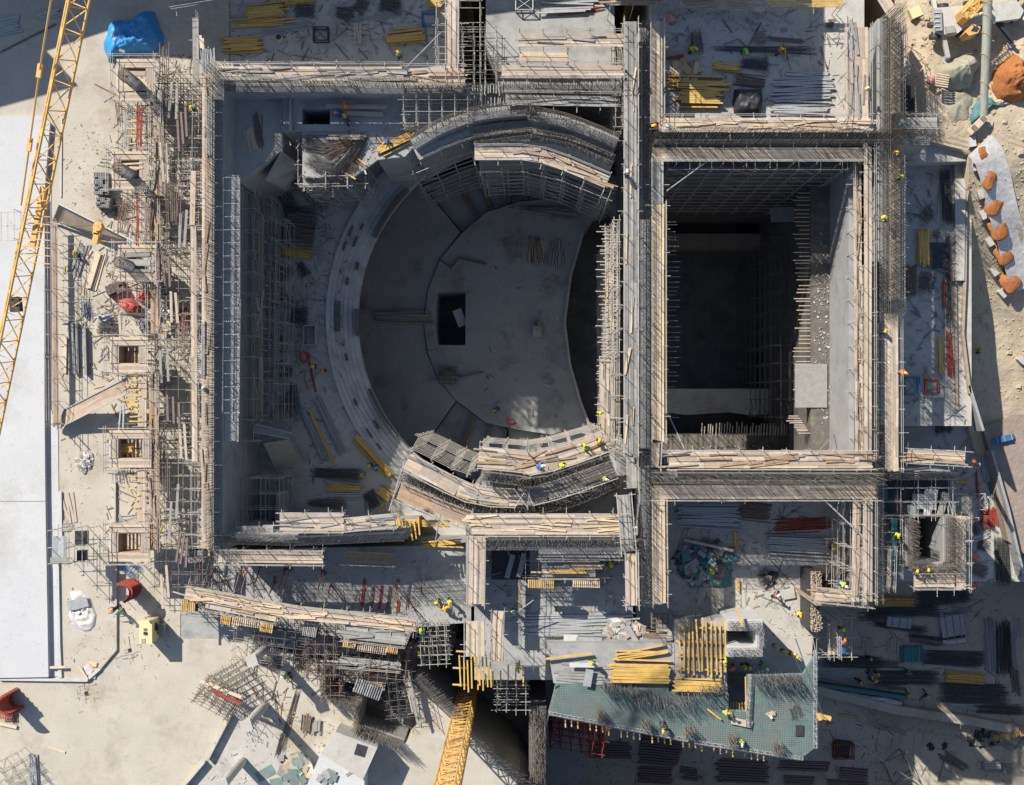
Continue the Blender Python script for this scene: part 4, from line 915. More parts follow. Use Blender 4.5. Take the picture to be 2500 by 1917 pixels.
stack('long bar in the row below the top balcony', q(2,0,400,1605), 480, 50, 2, -24.2, 'galv', 1, jit=.4, fan=.02)
stack('grey plank left of the crossing beam in the hall', q(1,0,560,1018), 290, 22, 1, 2.52, 'gpl', 1)
stack('brown plank row under the curved wall end in the hall', q(1,0,770,1042), 290, 40, 0, 2.6, 'plank', 1)
stack('brown board bridging the sunken recess in the hall', q(1,0,850,812), 480, 32, 1, 2.9, 'plank', 2)
stack('white board bridging under the brown boards in the hall', q(1,0,910,868), 290, 32, 1, 2.7, 'plank', 1)
# the grey stage walkway and block in the hall
stack('formwork plank of the strip across the stage edge', q(1,1,1200,982), 460, 60, 1, -24.2, 'gpl', 1)
b = MB(); b.box(P(q(2,1,348,1090), -24.2), (.95, 1.15, .9)); b.box(P(q(2,1,365,1035), -24.2), (.35, .5, .7)); o = b.build('concrete_block', 'slab', label='lone concrete block standing on the stage floor', cat='block')
# ================================================================== FORMWORK, PROP TOWERS, DECKS
def colform(label, x0, y0, x1, y1, z, w=.8, yel=True, cage=None, zb=0, cover=False):
    """column or beam formwork seen from above: boarded frame round a hole, rails, bearers, optional bar cage"""
    c = P(((x0 + x1) / 2, (y0 + y1) / 2), z); e = empty('column_formwork', label, 'formwork', (c.x, c.y, zb), 'column formwork towers of the left yard')
    A = P((x0, y0), z); B = P((x1, y1), z); b = MB()
    for a, bb in (((A.x, A.y - w / 2), (B.x, A.y - w / 2)), ((A.x, B.y + w / 2), (B.x, B.y + w / 2))): boards(b, [Vector((*a, z)), Vector((*bb, z))], w, z)
    for a, bb in (((A.x + w / 2, A.y - w), (A.x + w / 2, B.y + w)), ((B.x - w / 2, A.y - w), (B.x - w / 2, B.y + w))): boards(b, [Vector((*a, z)), Vector((*bb, z))], w, z + .06)
    b.build('deck', 'plank', e); b = MB()
    ix0, ix1, iy1, iy0 = A.x + w, B.x - w, A.y - w, B.y + w
    for x in (ix0, ix1): b.bar((x, iy0, z - 1.2), (x, iy1, z - 1.2), .06, 2.3)
    for y in (iy0, iy1): b.bar((ix0, y, z - 1.2), (ix1, y, z - 1.2), .06, 2.3)
    b.build('side_panel', 'ply', e)
    if yel:
        b = MB(); n = 6
        for i in range(n): x = ix0 + (ix1 - ix0) * (i + .5) / n; b.bar((x, iy0, z - 1.6), (x, iy1, z - 1.6), .12, .2)
        b.build('bearer', 'yel', e, kind='stuff')
    if cover:
        b = MB()
        for i in range(7):
            if random.random() < .75: y = iy0 + (iy1 - iy0) * (i + .5) / 7; b.bar((ix0 - .5, y, z + .1 + i * .002), (ix1 + .6 * random.random(), y + random.gauss(0, .1), z + .12 + i * .002), random.choice((.25, .4, .15)), .05)
        b.build('loose_board', random.choice(('gplank', 'plank', 'ply')), e, kind='stuff')
    for x in (A.x - .15, B.x + .15):
        for t in (0, .33, .66, 1): y = A.y + (B.y - A.y) * t; pole(e, 'standard', (x, y, zb), (x, y, z + 1.2))
        for h in (.55, 1.1): pole(e, 'guard_rail', (x, A.y + .4, z + h), (x, B.y - .4, z + h))
    for y in (A.y + .15, B.y - .15):
        for t in (.25, .75): x = A.x + (B.x - A.x) * t; pole(e, 'standard', (x, y, zb), (x, y, z + 1.2))
        for h in (.55, 1.1): pole(e, 'guard_rail', (A.x - .6, y, z + h), (B.x + .6, y, z + h))
    return e
def cage(label, c, zt, zb, r=.55, n=22):
    p = P(c, zt); e = empty('column_cage', label, 'rebar column', (p.x, p.y, zb), 'reinforcement cages of the left columns')
    b = MB(); b.tube((p.x, p.y, zb), (p.x, p.y, zt - 2.6), r * .95, 24); b.build('cast_shaft', 'wall', e)
    b = MB()
    for i in range(n): a = 6.283 * i / n; b.tube((p.x + r * .85 * math.cos(a), p.y + r * .85 * math.sin(a), zt - 2.7), (p.x + r * .85 * math.cos(a), p.y + r * .85 * math.sin(a), zt), .02, 4)
    z = zt - 2.5
    while z < zt:
        for i in range(16): a = 6.283 * i / 16; a2 = 6.283 * (i + 1) / 16; b.tube((p.x + r * .9 * math.cos(a), p.y + r * .9 * math.sin(a), z), (p.x + r * .9 * math.cos(a2), p.y + r * .9 * math.sin(a2), z), .015, 3)
        z += .16
    b.build('bars', 'rebar', e, kind='stuff')
ZC = 4.6
colform('uppermost formwork box on the left yard, by the blue tarpaulin', *q(0,0,885,450), *q(0,0,1180,770), ZC, yel=False, cover=True)
colform('formwork box with a round cage, second from the top of the left yard', *q(0,0,850,1150), *q(0,0,1130,1440), ZC, yel=False, cover=True)
colform('rubble-covered formwork box beside the crane hook block', *q(0,1,895,430), *q(0,1,1200,700), ZC, yel=False, cover=True)
colform('formwork box with yellow bearers beside the brick pallet', *q(0,1,835,1130), *q(0,1,1125,1400), ZC)
colform('formwork box holding a small stack of yellow beams', *q(0,2,830,405), *q(0,2,1150,690), ZC)
colform('lowest formwork box of the left yard, with a slanting bar mat', *q(0,2,830,1120), *q(0,2,1140,1405), ZC)
cage('round bar cage in the uppermost formwork box', q(0,0,935,560), 8.2, 0)
cage('round bar cage in the second formwork box', q(0,0,890,1270), 7.9, 0)
cage('round bar cage by the rubble-covered formwork box', q(0,1,900,560), 7.4, 0)
stack('yellow timber beam in the small stack inside a formwork box', q(0,2,955,545), 130, 85, -3, 3.4, layers=2)
# long beam formwork running down the left side, and the shoring under it
walkway('long plywood beam formwork between the formwork boxes, upper run', [q(0,0,1200,700), q(0,0,1215,1480)], .9, 4.4, 'LR', m='ply', loose=10, over=.8)
walkway('long plywood beam formwork between the formwork boxes, middle run', [q(0,0,1180,1550), q(0,1,1185,1100)], .9, 4.4, 'LR', m='ply', loose=12, over=.9)
walkway('long plywood beam formwork between the formwork boxes, lower run', [q(0,1,1170,1420), q(0,2,1180,1300)], .9, 4.4, 'LR', m='ply', loose=14, over=.9)
walkway('pale soffit strip with yellow joists, left of the lower run', [q(0,1,1085,1430), q(0,2,1080,380)], .75, 4.2, '', m='plank', over=.5)
walkway('pale soffit strip left of the lower run, by the blue panels', [q(0,2,1075,700), q(0,2,1075,1100)], .75, 4.2, '', m='plank', over=.5)
walkway('broken plank line left of the pole lattice, upper part', [q(0,0,1470,1300), q(0,1,1460,280)], .45, 5.4, '', m='plank')
walkway('broken plank line left of the pole lattice, lower part', [q(0,1,1470,300), q(0,2,1480,640)], .5, 5.4, '', m='plank', over=.7)
for i, (ya, nm) in enumerate(((620, 'uppermost'), (1180, 'second'), (1760, 'third'), (2340, 'fourth'), (2920, 'fifth'), (3480, 'sixth'), (4030, 'lowest'))):
    c = (1350 / 3.1114, ya * 1.0 / 3.1114 + 60)
    tower('%s dense shoring block left of the tall left wall' % nm, c, 4.2, 5.6, 4.6, 0, 4, 5, 1.5, r=.026, over=.5, m='steel' if i % 2 else 'rebar', group='shoring blocks left of the tall wall', brace=True)
def ladderset(label, c, L, W_, ang, z, m='rust'):
    stack(label, c, L, W_, ang, z, m, 1, fan=.03, jit=.3)
stack('red steel prop lying on the beam formwork, upper sheaf', q(0,0,1060,960), 330, 50, 93, 4.6, 'rodr', 1, fan=.03)
stack('red steel prop standing on edge by the brick stacks', q(0,1,1048,260), 380, 22, 90, 4.6, 'rodr', 1, fan=.01)
stack('brown steel prop lying on the beam formwork, middle sheaf', q(0,1,1130,250), 330, 60, 88, 4.6, 'rods', 1, fan=.04)
stack('yellow joist crossing the strip beside the second box', q(0,0,1020,1010), 110, 220, 0, 4.3, layers=1, fill=.2, fan=.04)
stack('yellow joist crossing the strip under the ramp', q(0,1,1010,1530), 90, 260, 0, 4.1, layers=1, fill=.3, fan=.05)
stack('yellow joist crossing the strip beside the ramp foot', q(0,2,1015,240), 90, 240, 0, 4.1, layers=1, fill=.3, fan=.05)
stack('yellow joist crossing the strip by the blue panels', q(0,2,1020,850), 70, 330, 0, 4.1, layers=1, fill=.25, fan=.05)
stack('grey steel tube lying in the open box of the second bay', q(0,0,970,990), 280, 55, 90, 3.6, 'pipe', 1)
# tilted panels, ramp
def panel(label, pts, zs_, th=.16, m='ply', name='formwork_panel', edge='galv', cat='panel'):
    b = MB(); t = [P(p, z) for p, z in zip(pts, zs_)]; b.hexa([v - Vector((0, 0, th)) for v in t] + t)
    o = b.build(name, m, label=label, cat=cat); b = MB()
    for i in range(4): a, c = t[i], t[(i + 1) % 4]; b.bar(a + Vector((0, 0, .04)), c + Vector((0, 0, .04)), .1, .1)
    n = 8
    for i in range(1, n): b.bar(t[0].lerp(t[1], i / n) - Vector((0, 0, th + .05)), t[3].lerp(t[2], i / n) - Vector((0, 0, th + .05)), .08, .1)
    b.build('rim', edge, o); return o
panel('tilted plywood panel with a blue-grey rail under the hook block', [q(0,1,450,120), q(0,1,1040,415), q(0,1,890,430), q(0,1,400,250)], [2.4, 3.4, .6, .4])
panel('brown plywood ramp leading up from the roof slab edge', [q(0,2,490,250), q(0,1,960,1440), q(0,2,1000,110), q(0,2,430,400)], [.6, 3.8, 3.8, .5])
walkway('long narrow plywood walkway along the edge of the white roof slab', [q(0,1,410,260), q(0,2,425,360)], .55, 1.3, 'LR', m='ply', over=.6, drop=1.2, rail_h=1.3)
scaffold('thin rail lattice beside the narrow plywood walkway', [q(0,1,520,420), q(0,1,520,1000)], 1.1, 1.4, 0, bay=1.3, lift=.8, r=.02)
for i, (c, h, rr_) in enumerate(((q(0,3,2010,1075), 7.0, .42), (q(0,3,1840,1495), 7.0, .42), (q(0,3,2030,630), 6.0, .4))):
    p = P(c, 0); e = empty('concrete_column', ['free-standing round concrete column above the long lower shadow', 'round concrete column nearest the lower edge of the yard', 'round concrete column by the teal sheet pile'][i], 'column', (p.x, p.y, 0), 'round concrete columns of the lower yard')
    b = MB(); b.tube((p.x, p.y, 0), (p.x, p.y, h), rr_, 28); o = b.build('shaft', 'slab', e); b = MB(); b.box((p.x, p.y, h), (.95, .95, .4), .3); b.build('cap_form', 'slab', e)
# long leaning deck, lower left
walkway('long boarded deck over the lower middle slab, main row', [q(0,3,1420,215), q(1,3,400,370), q(1,3,1280,465)], 1.2, 4.4, 'L', m='plank', loose=30, over=.5)
walkway('second board row below the long lower deck, left half', [q(0,3,1580,290), q(0,3,2100,390)], 1.1, 4.2, 'R', m='plank', loose=8)
walkway('second board row below the long lower deck, right end', [q(1,3,760,500), q(1,3,1200,550)], 1.5, 4.2, 'R', m='gplank', loose=6)
def table(label, c, L, W_, ang, z, n=9, m='yel'):
    k = mpx(z) / 3.1114; p = P(c, z); e = empty('table_form', label, 'formwork', (p.x, p.y, z - 2), 'yellow-joisted table forms'); rz = -R(ang); d = Vector((math.cos(rz), math.sin(rz), 0)); nn = Vector((-d.y, d.x, 0)); Lm, Wm = L * k, W_ * k
    b = MB()
    for i in range(n): q0 = p + d * ((i + .5) / n - .5) * Lm; b.bar(q0 + nn * Wm / 2, q0 - nn * Wm / 2, .1, .2)
    b.build('joist', m, e, kind='stuff'); b = MB()
    for s in (-.35, .35): b.bar(p + nn * Wm * s - d * Lm / 2 - Vector((0, 0, .22)), p + nn * Wm * s + d * Lm / 2 - Vector((0, 0, .22)), .12, .2)
    b.build('bearer', 'plank', e)
    b = MB(); b.bar(p - d * Lm * .5 - Vector((0, 0, .9)) - nn * Wm * .3, p + d * Lm * .5 - Vector((0, 0, .9)) - nn * Wm * .3, Wm * .7, .1); b.build('lower_panel', 'black', e)
    for sx in (-.45, 0, .45):
        for sy in (-.35, .35): q0 = p + d * Lm * sx + nn * Wm * sy; pole(e, 'prop', (q0.x, q0.y, z - 4.2), (q0.x, q0.y, z - .3), .035, 'red')
    return e
table('square table form with yellow joists over dark panels, far left of the deck', q(0,3,1430,315), 110, 85, 4, 4.0, 8)
table('table form with yellow joists under the deck, second from the left', q(0,3,1715,420), 80, 80, 8, 3.6, 6)
table('long table form with pale crossing joists under the deck', q(0,3,1890,445), 260, 60, 8, 3.6, 16, 'plankn')
table('table form with yellow joists ending the long pale one', q(1,3,160,475), 100, 90, 10, 3.6, 7)
table('small dark table form in the middle below the deck', q(1,3,490,490), 110, 120, 10, 3.4, 8, 'gplank')
table('table form with bright yellow joists near the shaft', q(1,3,790,590), 100, 90, 8, 3.6, 7)
table('long table form with white slats near the shaft', q(1,3,960,630), 230, 90, 8, 3.4, 14, 'plank')
table('table form with yellow joists at the shaft corner', q(1,3,1115,635), 90, 90, 8, 3.6, 6)
table('fanned white slat form on the bar-grid basement', q(1,3,930,950), 220, 110, 20, 1.4, 12, 'galv')
panel('dark boarded panel in the bar-grid basement', [q(1,3,740,790), q(1,3,1070,860), q(1,3,1050,960), q(1,3,730,880)], [.2, .2, .1, .1], m='ply')
for i, (x0, x1, y1, c, r) in enumerate(((0, 1380, 1500, 0, 2), (0, 0, 0, 0, 0))): pass
props = [((0,2,1600,1360), (0,2,1535,1610)), ((0,2,1515,1405), (0,2,1480,1590)), ((0,2,1620,1460), (0,2,1580,1600)), ((0,2,1840,1420), (0,2,1770,1660)), ((0,2,1890,1420), (0,2,1830,1640)), ((0,2,1975,1440), (0,2,1920,1640)), ((0,2,2090,1560), (0,2,2040,1670)), ((0,2,2165,1460), (0,2,2100,1670)),
    ((1,2,300,1465), (1,2,235,1650)), ((1,2,335,1460), (1,2,275,1660)), ((1,2,220,1525), (1,2,180,1640)), ((1,2,580,1475), (1,2,540,1660)), ((1,2,603,1490), (1,2,575,1660)), ((1,2,640,1585), (1,2,620,1690)), ((1,3,1155,130), (1,3,1110,350)), ((1,3,1130,170), (1,3,1210,360))]
for i, (a, b2) in enumerate(props):
    A = P(q(*a), .15); Bp = P(q(*b2), 4.0); e = empty('raking_prop', 'slanting steel prop between the shaded slab and the long lower deck', 'prop', A, 'slanting props above the long lower deck')
    b = MB(); b.tube(A, A.lerp(Bp, .55), .055, 8); b.build('outer_tube', 'red' if i % 3 else 'rust', e); b = MB(); b.tube(A.lerp(Bp, .5), Bp, .04, 8); b.build('inner_tube', 'rust', e); b = MB(); b.box(A - Vector((0, 0, .12)), (.3, .3, .06)); b.tube(A, A + Vector((0, 0, .1)), .1, 8); b.build('foot', 'rust', e)
for i, (x, y0, y1) in enumerate(((905, 110, 330), (970, 170, 350), (1035, 160, 350), (1100, 170, 350), (1170, 260, 380), (1245, 160, 340))):
    stack('dark red prop pair laid on the shaded slab above the deck end' , q(1,3,x - 12, (y0 + y1) / 2), y1 - y0, 24, 97, 0, 'rods' if i % 2 else 'rodr', 1, group='prop pairs on the shaded slab')
# scaffold jumbles on the yard
tower('tangled pole frame between the round columns and the yard', q(0,3,1700,900), 2.6, 1.6, 3.6, 0, 3, 3, 1.0, m='rebar', rz=.5, r=.025)
tower('red and rusty pole frame under the red plank', q(0,3,1620,1040), 3.2, 1.8, 3.2, 0, 4, 3, .9, m='rust', rz=-.5, r=.022)
one('timber_beam', 'hbeam', 'red', q(0,3,1720,1010), 250, 24, 3.6, .22, .25, 'dark red beam lying on the pole frame by the yard edge', 'beam')
one('timber_plank', 'plank', 'plankn', q(0,3,1680,950), 330, 22, 3.3, .3, .06, 'pale plank lying above the dark red beam', 'plank')
tower('pole frame at the lower left corner', q(0,3,60,1590), 3.0, 2.4, 2.0, 0, 3, 3, .9, rz=.5, r=.022)
tower('rail frame round the teal sheet pile', q(1,3,90,640), 4.5, 2.6, 2.2, 0, 4, 3, 1.0, r=.02, rz=-.1)
tower('tall pole frame in the shaft under the beam stack', q(1,3,1420,620), 2.2, 3.4, 3.0, -18, 3, 4, 2.0, r=.03, rz=.05)
tower('pole frame hanging left of the green deck over the shaft', q(2,3,150,1020), 2.6, 2.2, 1.6, -10, 3, 3, 2.0, r=.03)
tower('red trestle frame under the left end of the white lattice girder', q(2,3,660,1320), 5.0, 2.6, -6, ZY, 5, 2, 2.4, m='red', rz=-.16, r=.045)
kerb('low wall kerb on the lower yard between yard and pale slab, upper part', [q(0,3,1770,1130), q(0,3,1590,1480)], 0, .12, .7, 'slab')
kerb('low wall kerb running to the lower edge of the frame', [q(0,3,1570,1490), q(0,3,1400,1690)], 0, .12, .7, 'slab')
slab('lower_pale_slab', [q(0,3,1800,1130), q(0,3,2178,1290), q(1,3,300,1500), q(1,3,560,1700), q(0,3,1430,1700), q(0,3,1600,1480)], .03, -.5, 'slab')
# cube-shaped cabin base with roof
b = MB(); t = [P(q(1,3,680,1275), 3.2), P(q(1,3,1000,1395), 3.2), P(q(1,3,890,1640), 3.2), P(q(1,3,570,1440), 3.2)]
b.prism(t, 0); o = b.build('concrete_cube_room', 'slab', label='pale concrete room with a square roof hatch near the crane mast', cat='building'); b = MB(); c = (t[0] + t[1] * 2 + t[2]) / 4; b.box((c.x - .2, c.y + .1, 3.2), (1.0, 1.0, .02), -.3); b.build('hatch', 'black', o)
slab('side_room_roof', [q(1,3,570,1440), q(1,3,900,1600), q(1,3,900,1760), q(1,3,430,1760)], 2.6, 0, 'white', kind='thing', label='white rendered flat roof beside the concrete room', cat='roof')
one('formwork_panel', 'plank', 'gplank', q(1,3,790,1590), 60, -30, 2.6, .25, .05, 'grey board offcut on the white flat roof', 'board')
rubble('offcut_heap', 'green offcuts scattered on the white flat roof', 'rubble', q(1,3,620,1610), 120, 90, 2.6, (('green', 'green_piece'), ('gplank', 'grey_piece')), 16, .1, (.2, .9))
rubble('offcut_heap', 'green sheets and boards heaped beside the white flat roof', 'rubble', q(1,3,400,1590), 220, 220, 0, (('green', 'green_piece'), ('plank', 'board_piece'), ('gplank', 'grey_piece')), 48, .7, (.3, 1.6))
one('formwork_panel', 'plank', 'green', q(1,3,150,1590), 145, -28, 0, .95, .05, 'green sheet crossed by the long column shadow', 'panel')
one('formwork_panel', 'plank', 'green', q(1,3,235,1660), 100, -10, .05, .8, .05, 'green sheet at the very lower edge of the yard', 'panel')
stack('brown and grey panel standing in the row of stored panels', q(1,3,465,1215), 130, 90, 96, 0, 'rods', 3, fan=.02); stack('dark panel of the shorter row beside the stored panels', q(1,3,545,1230), 90, 80, 95, 0, 'gpl', 3, fan=.02)
bundle('long bar bundle running down the pale lower slab', q(1,3,330,1200), 520, 40, 106, 0, 'rebar', 26, .12, links=False); bundle('short bar bundle near the grey box on the pale slab', q(1,3,260,1370), 190, 25, 103, 0, 'rebar', 16, .12, links=False)
b = MB(); b.box(P(q(1,3,275,1470), 0), (.5, .5, .35), .05); b.build('grey_box', 'gplank', label='small grey box at the end of the short bar bundle', cat='box')
# ================================================================== GREEN DECK
GZ = 2.0
gp = [[q(2,3,490,905), q(2,3,1345,905), q(2,3,1345,970), q(2,3,1800,985), q(2,3,1800,1110), q(2,3,1940,1115), q(2,3,1940,845), q(3,3,500,835), q(3,3,590,690), q(3,3,585,1400), q(3,3,480,1480), q(3,3,0,1400), q(2,3,1540,1345), q(2,3,850,1220), q(2,3,430,1130)]]
b = MB(); b.prism([P(p, GZ) for p in gp[0]], GZ - .4); dk = b.build('green_slab_deck', 'green', label='large green formwork deck with bar mats, at the lower middle', cat='deck')
b = MB()                                                           # bar mat
def inpoly(p, poly):
    c = False; n = len(poly)
    for i in range(n):
        (xa, ya), (xb, yb) = poly[i], poly[(i + 1) % n]
        if (ya > p[1]) != (yb > p[1]) and p[0] < (xb - xa) * (p[1] - ya) / (yb - ya) + xa: c = not c
    return c
poly = gp[0]; xs = [p[0] for p in poly]; ys = [p[1] for p in poly]
def clipline(x0, y0, x1, y1, zz, r, n=40):
    st = None
    for i in range(n + 1):
        p = (x0 + (x1 - x0) * i / n, y0 + (y1 - y0) * i / n)
        if inpoly(p, poly):
            if st is None: st = p
            en = p
        elif st is not None:
            if st != en: b.tube(P(st, zz), P(en, zz), r, 3)
            st = None
    if st is not None and st != en: b.tube(P(st, zz), P(en, zz), r, 3)
x = min(xs)
while x < max(xs): clipline(x, min(ys), x + 8, max(ys), GZ + .07, .009); x += 4.1
y = min(ys)
while y < max(ys): clipline(min(xs), y, max(xs), y + 20, GZ + .1, .009, 120); y += 5
b.build('bar_mat', 'dreb', dk, kind='stuff'); b = MB()
for i in range(420):
    x = random.uniform(820, 1770); y = 960 + random.gauss(0, 28) + 60 * math.sin(x * .006); p = P(q(2,3,x, y), GZ + .1); b.tube(p, p + Vector((random.gauss(0, .08), random.gauss(-.35, .2), random.uniform(1.0, 2.2))), .017, 3)
for i in range(200):
    x = random.uniform(110, 480); y = 860 + random.gauss(0, 20); p = P(q(3,3,x, y), GZ + .1); b.tube(p, p + Vector((random.gauss(0, .08), random.gauss(-.3, .2), random.uniform(1.0, 2.4))), .017, 3)
b.build('upright_bar', 'dreb', dk, kind='stuff')
slab('deck_shade_block', [q(2,3,520,925), q(3,3,500,850), q(3,3,540,1300), q(2,3,1700,1250), q(2,3,700,1080)], -2.5, DEEP, 'slab2')  # unseen block added to keep the yard below in shade
slab('shaft_shade_sheet', [q(2,3,1750,830), q(2,3,1990,830), q(2,3,1990,1160), q(2,3,1750,1160)], -2.4, -2.5, 'deep')  # dark sheets whose colour stands in for the shaft's shade
slab('shaft_shade_sheet', [q(2,3,1750,830), q(2,3,1990,830), q(2,3,1990,1160), q(2,3,1750,1160)], -2.35, -2.45, 'deep')
for i in range(6): one('beam_end', 'hbeam', 'yel', q(2,3,1815 + i * 22, 1085), 60 + 10 * (i % 3), 88, .5, .1, .2, 'short yellow beam end in the dark shaft of the green deck', 'beam', 'beam ends in the dark shaft')
one('timber_beam', 'hbeam', 'yel', q(2,3,1930,985), 260, 89, 1.9, .1, .2, 'yellow beam along the right rim of the dark shaft', 'beam')
for nm, a, c, zz in (('left white lattice girder along the front of the green deck', q(2,3,440,1140), q(2,3,1490,1345), GZ + .3), ('right white lattice girder along the front of the green deck', q(2,3,1545,1360), q(3,3,500,1485), GZ + .3),
    ('pink lattice girder standing at the right rim of the green deck', q(3,3,598,660), q(3,3,600,1400), GZ + .9), ('pink lattice girder crossing the green deck by the dark shaft', q(2,3,1968,840), q(2,3,1950,1240), GZ + .5)):
    p0 = P(a, zz); p1 = P(c, zz); e = empty('lattice_girder', nm, 'girder', p0, 'lattice girders of the green deck'); truss(e, 'girder', p0, p1, .34, .34, .33, 'galv', .03, True, .018)
for i in range(34):
    x = 560 + i * 47; t_ = i / 33; c = q(2,3, x, 1185 + t_ * 265)
    if i % 5 != 3: one('beam_end', 'hbeam', 'yel' if random.random() < .7 else 'plank', (c[0], c[1] + 4), 55 + random.random() * 40, 88, GZ - .8, .1, .2, 'short beam end poking out under the front of the green deck', 'beam', 'beam ends under the front of the green deck')
for i, c in enumerate((q(2,3,825,1150), q(2,3,1165,1210), q(2,3,1490,1265), q(2,3,1820,1320), q(3,3,290,1380))):
    p = P(c, GZ); b = MB()
    for k in range(60): x = random.uniform(-.42, .42); y = random.uniform(-.5, .5); b.tube((p.x + x, p.y + y, GZ), (p.x + x + random.gauss(0, .05), p.y + y + random.gauss(0, .05), GZ + 1.6), .018, 3)
    b.build('column_starter_bars', 'rebar', label=['leftmost', 'second', 'middle', 'fourth', 'rightmost'][i] + ' square clump of bars along the front of the green deck', cat='rebar', group='bar clumps along the green deck')
one('timber_beam', 'hbeam', 'yel', q(2,3,1690,1140), 130, 38, GZ + .2, .12, .2, 'yellow beam thrown across the green deck by a worker', 'beam')
one('timber_plank', 'plank', 'plank', q(2,3,1900,1205), 160, 12, GZ + .2, .6, .05, 'tan board lying on the green deck right of the worker', 'plank')
rubble('offcut_heap', 'little brown heap on the right part of the green deck', 'rubble', q(3,3,250,1145), 60, 60, GZ + .1, (('plank', 'piece'),), 16, .2, (.1, .4))
bundle('fan of bars on the right part of the green deck', q(3,3,450,1120), 110, 90, 60, GZ + .1, 'dreb', 22, .1, .3, links=False)
one('formwork_panel', 'plank', 'black', q(3,3,472,1265), 80, 90, GZ + .1, .7, .08, 'dark square panel on the right part of the green deck', 'panel')
# material on the middle slab
slab('stack_platform', [q(2,3,420,600), q(2,3,1390,600), q(2,3,1390,905), q(2,3,470,905)], 2.0, -.2, 'wall')
slab('stack_platform', [q(2,3,1390,420), q(2,3,1790,410), q(2,3,1790,985), q(2,3,1390,985)], 1.95, -.2, 'wall')
stack('grey plank in the pile under the long single yellow beam', q(2,3,700,830), 400, 150, 3, 2.0, 'gpl', 1, jit=.4, fan=.03, fill=.9)
stack('grey profile in the long shaded pile on the middle slab', q(2,3,640,430), 900, 90, -1, 0, 'galv', 1, jit=.8, fan=.02)
stack('grey profile in the sunlit part of the long pile', q(2,3,560,510), 560, 90, 1, 0, 'galv', 1, jit=.8, fan=.02)
bundle('grey bar mat lying beside the two white boards', q(2,3,640,590), 500, 90, 1, .3, 'dreb', 60, .15)
one('formwork_panel', 'plank', 'white', q(2,3,600,583), 105, 2, .9, 1.1, .05, 'white board left of the ribbed grey board', 'panel')
one('formwork_panel', 'plank', 'galv', q(2,3,740,598), 195, 2, .9, 1.0, .05, 'ribbed grey board on the bar mat', 'panel')
one('formwork_panel', 'plank', 'white', q(2,3,700,768), 215, 1, 2.6, .4, .06, 'long white board at the worker above the sunlit beam stack', 'panel')
one('formwork_panel', 'plank', 'galv', q(2,3,735,865), 130, 100, 2.5, .7, .06, 'grey board sloping from the platform to the green deck', 'panel')
one('formwork_panel', 'plank', 'galv', q(2,3,1070,540), 160, 58, .8, .45, .06, 'pale board leaning on the rubble heap of the middle slab', 'panel')
rubble('rubble_heap', 'heap of broken boards and rubble on the middle slab', 'rubble', q(2,3,1010,530), 330, 230, 0, (('gplank', 'board_piece'), ('wall', 'concrete_piece'), ('plank', 'plank_piece'), ('white', 'white_piece')), 150, .9, (.15, .9))
stack('brown rod in the pile between rubble heap and beam grid', q(2,3,1240,560), 200, 110, 4, 0, 'rods', 2, fan=.1)
tower('wire cage bin above the brown rods', q(2,3,1285,440), 1.5, 1.2, 1.4, 0, 3, 3, .4, m='rust', r=.02, over=.05, name='wire_cage', brace=False)
# white shaft walls
wall('white C-shaped concrete shaft, upper side', [q(2,3,1790,465), q(2,3,2060,465)], 3.6, -3, 1.0, .8, 5, .12, m='white', bm='rebar')
wall('white C-shaped concrete shaft, right side', [q(2,3,2040,500), q(2,3,2040,630)], 3.58, -3, .7, .8, 4, .12, m='white', bm='rebar')
wall('white C-shaped concrete shaft, lower side', [q(2,3,1790,665), q(2,3,2060,665)], 3.6, -3, .9, .8, 5, .12, m='white', bm='rebar')
one('timber_beam', 'hbeam', 'yel', q(2,3,1880,400), 150, 70, 4.6, .2, .2, 'yellow beam leaning over the white shaft', 'beam')
# low-slab stair wall with stub bars
wall('stub-barred wall at the right end of the low slab', [q(3,3,592,60), q(3,3,590,505)], 1.0, -12, 1.0, .6, 8, .12, m='black', bm='plank', hoops=False, r=.06)
walkway('small deck bay by the stub-barred wall with a red bundle', [q(3,3,720,430), q(3,3,725,690)], .9, -1, 'LR', drop=3)
walkway('small deck bay carrying the worker in red', [q(3,3,790,560), q(3,3,790,680)], .8, -1.1, 'R', m='bluep', drop=3)
tower('pole frame round the small deck bay', q(3,3,740,560), 3.2, 3.6, -.6, ZY, 2, 2, 2.0, r=.03, over=.6)
# ================================================================== RIGHT TOWER
wall('left wall of the slender right tower', [q(3,2,1300,1080), q(3,2,1300,1440)], 5.2, -14, .6, 1.8, 4, .14)
wall('right wall of the slender right tower', [q(3,2,1600,1060), q(3,2,1600,1440)], 5.2, -14, .9, 1.8, 5, .14)
wall('lower wall of the slender right tower', [q(3,2,1310,1440), q(3,2,1640,1440)], 5.2, -14, .7, 1.8, 4, .14)
wall('upper wall of the slender right tower', [q(3,2,1080,745), q(3,2,1620,745)], 5.2, -9.8, .7, 1.6, 4, .14, bm='dreb')
walkway('pale walkway along the right side of the right tower', [q(3,2,1700,1070), q(3,2,1700,1600)], .85, 5.6, 'L', over=.7)
walkway('pale walkway along the foot of the right tower', [q(3,2,1345,1545), q(3,2,1650,1545)], 1.2, 5.5, 'LR', over=.7)
walkway('short pale walkway at the left foot of the right tower', [q(3,2,1160,1310), q(3,2,1150,1600)], .4, 5.2, 'LR', m='plankn', over=.6)
walkway('teal-boarded narrow walkway in the right tower', [q(3,2,1195,1080), q(3,2,1200,1500)], .5, 4.2, 'L', m='teal', over=.6)
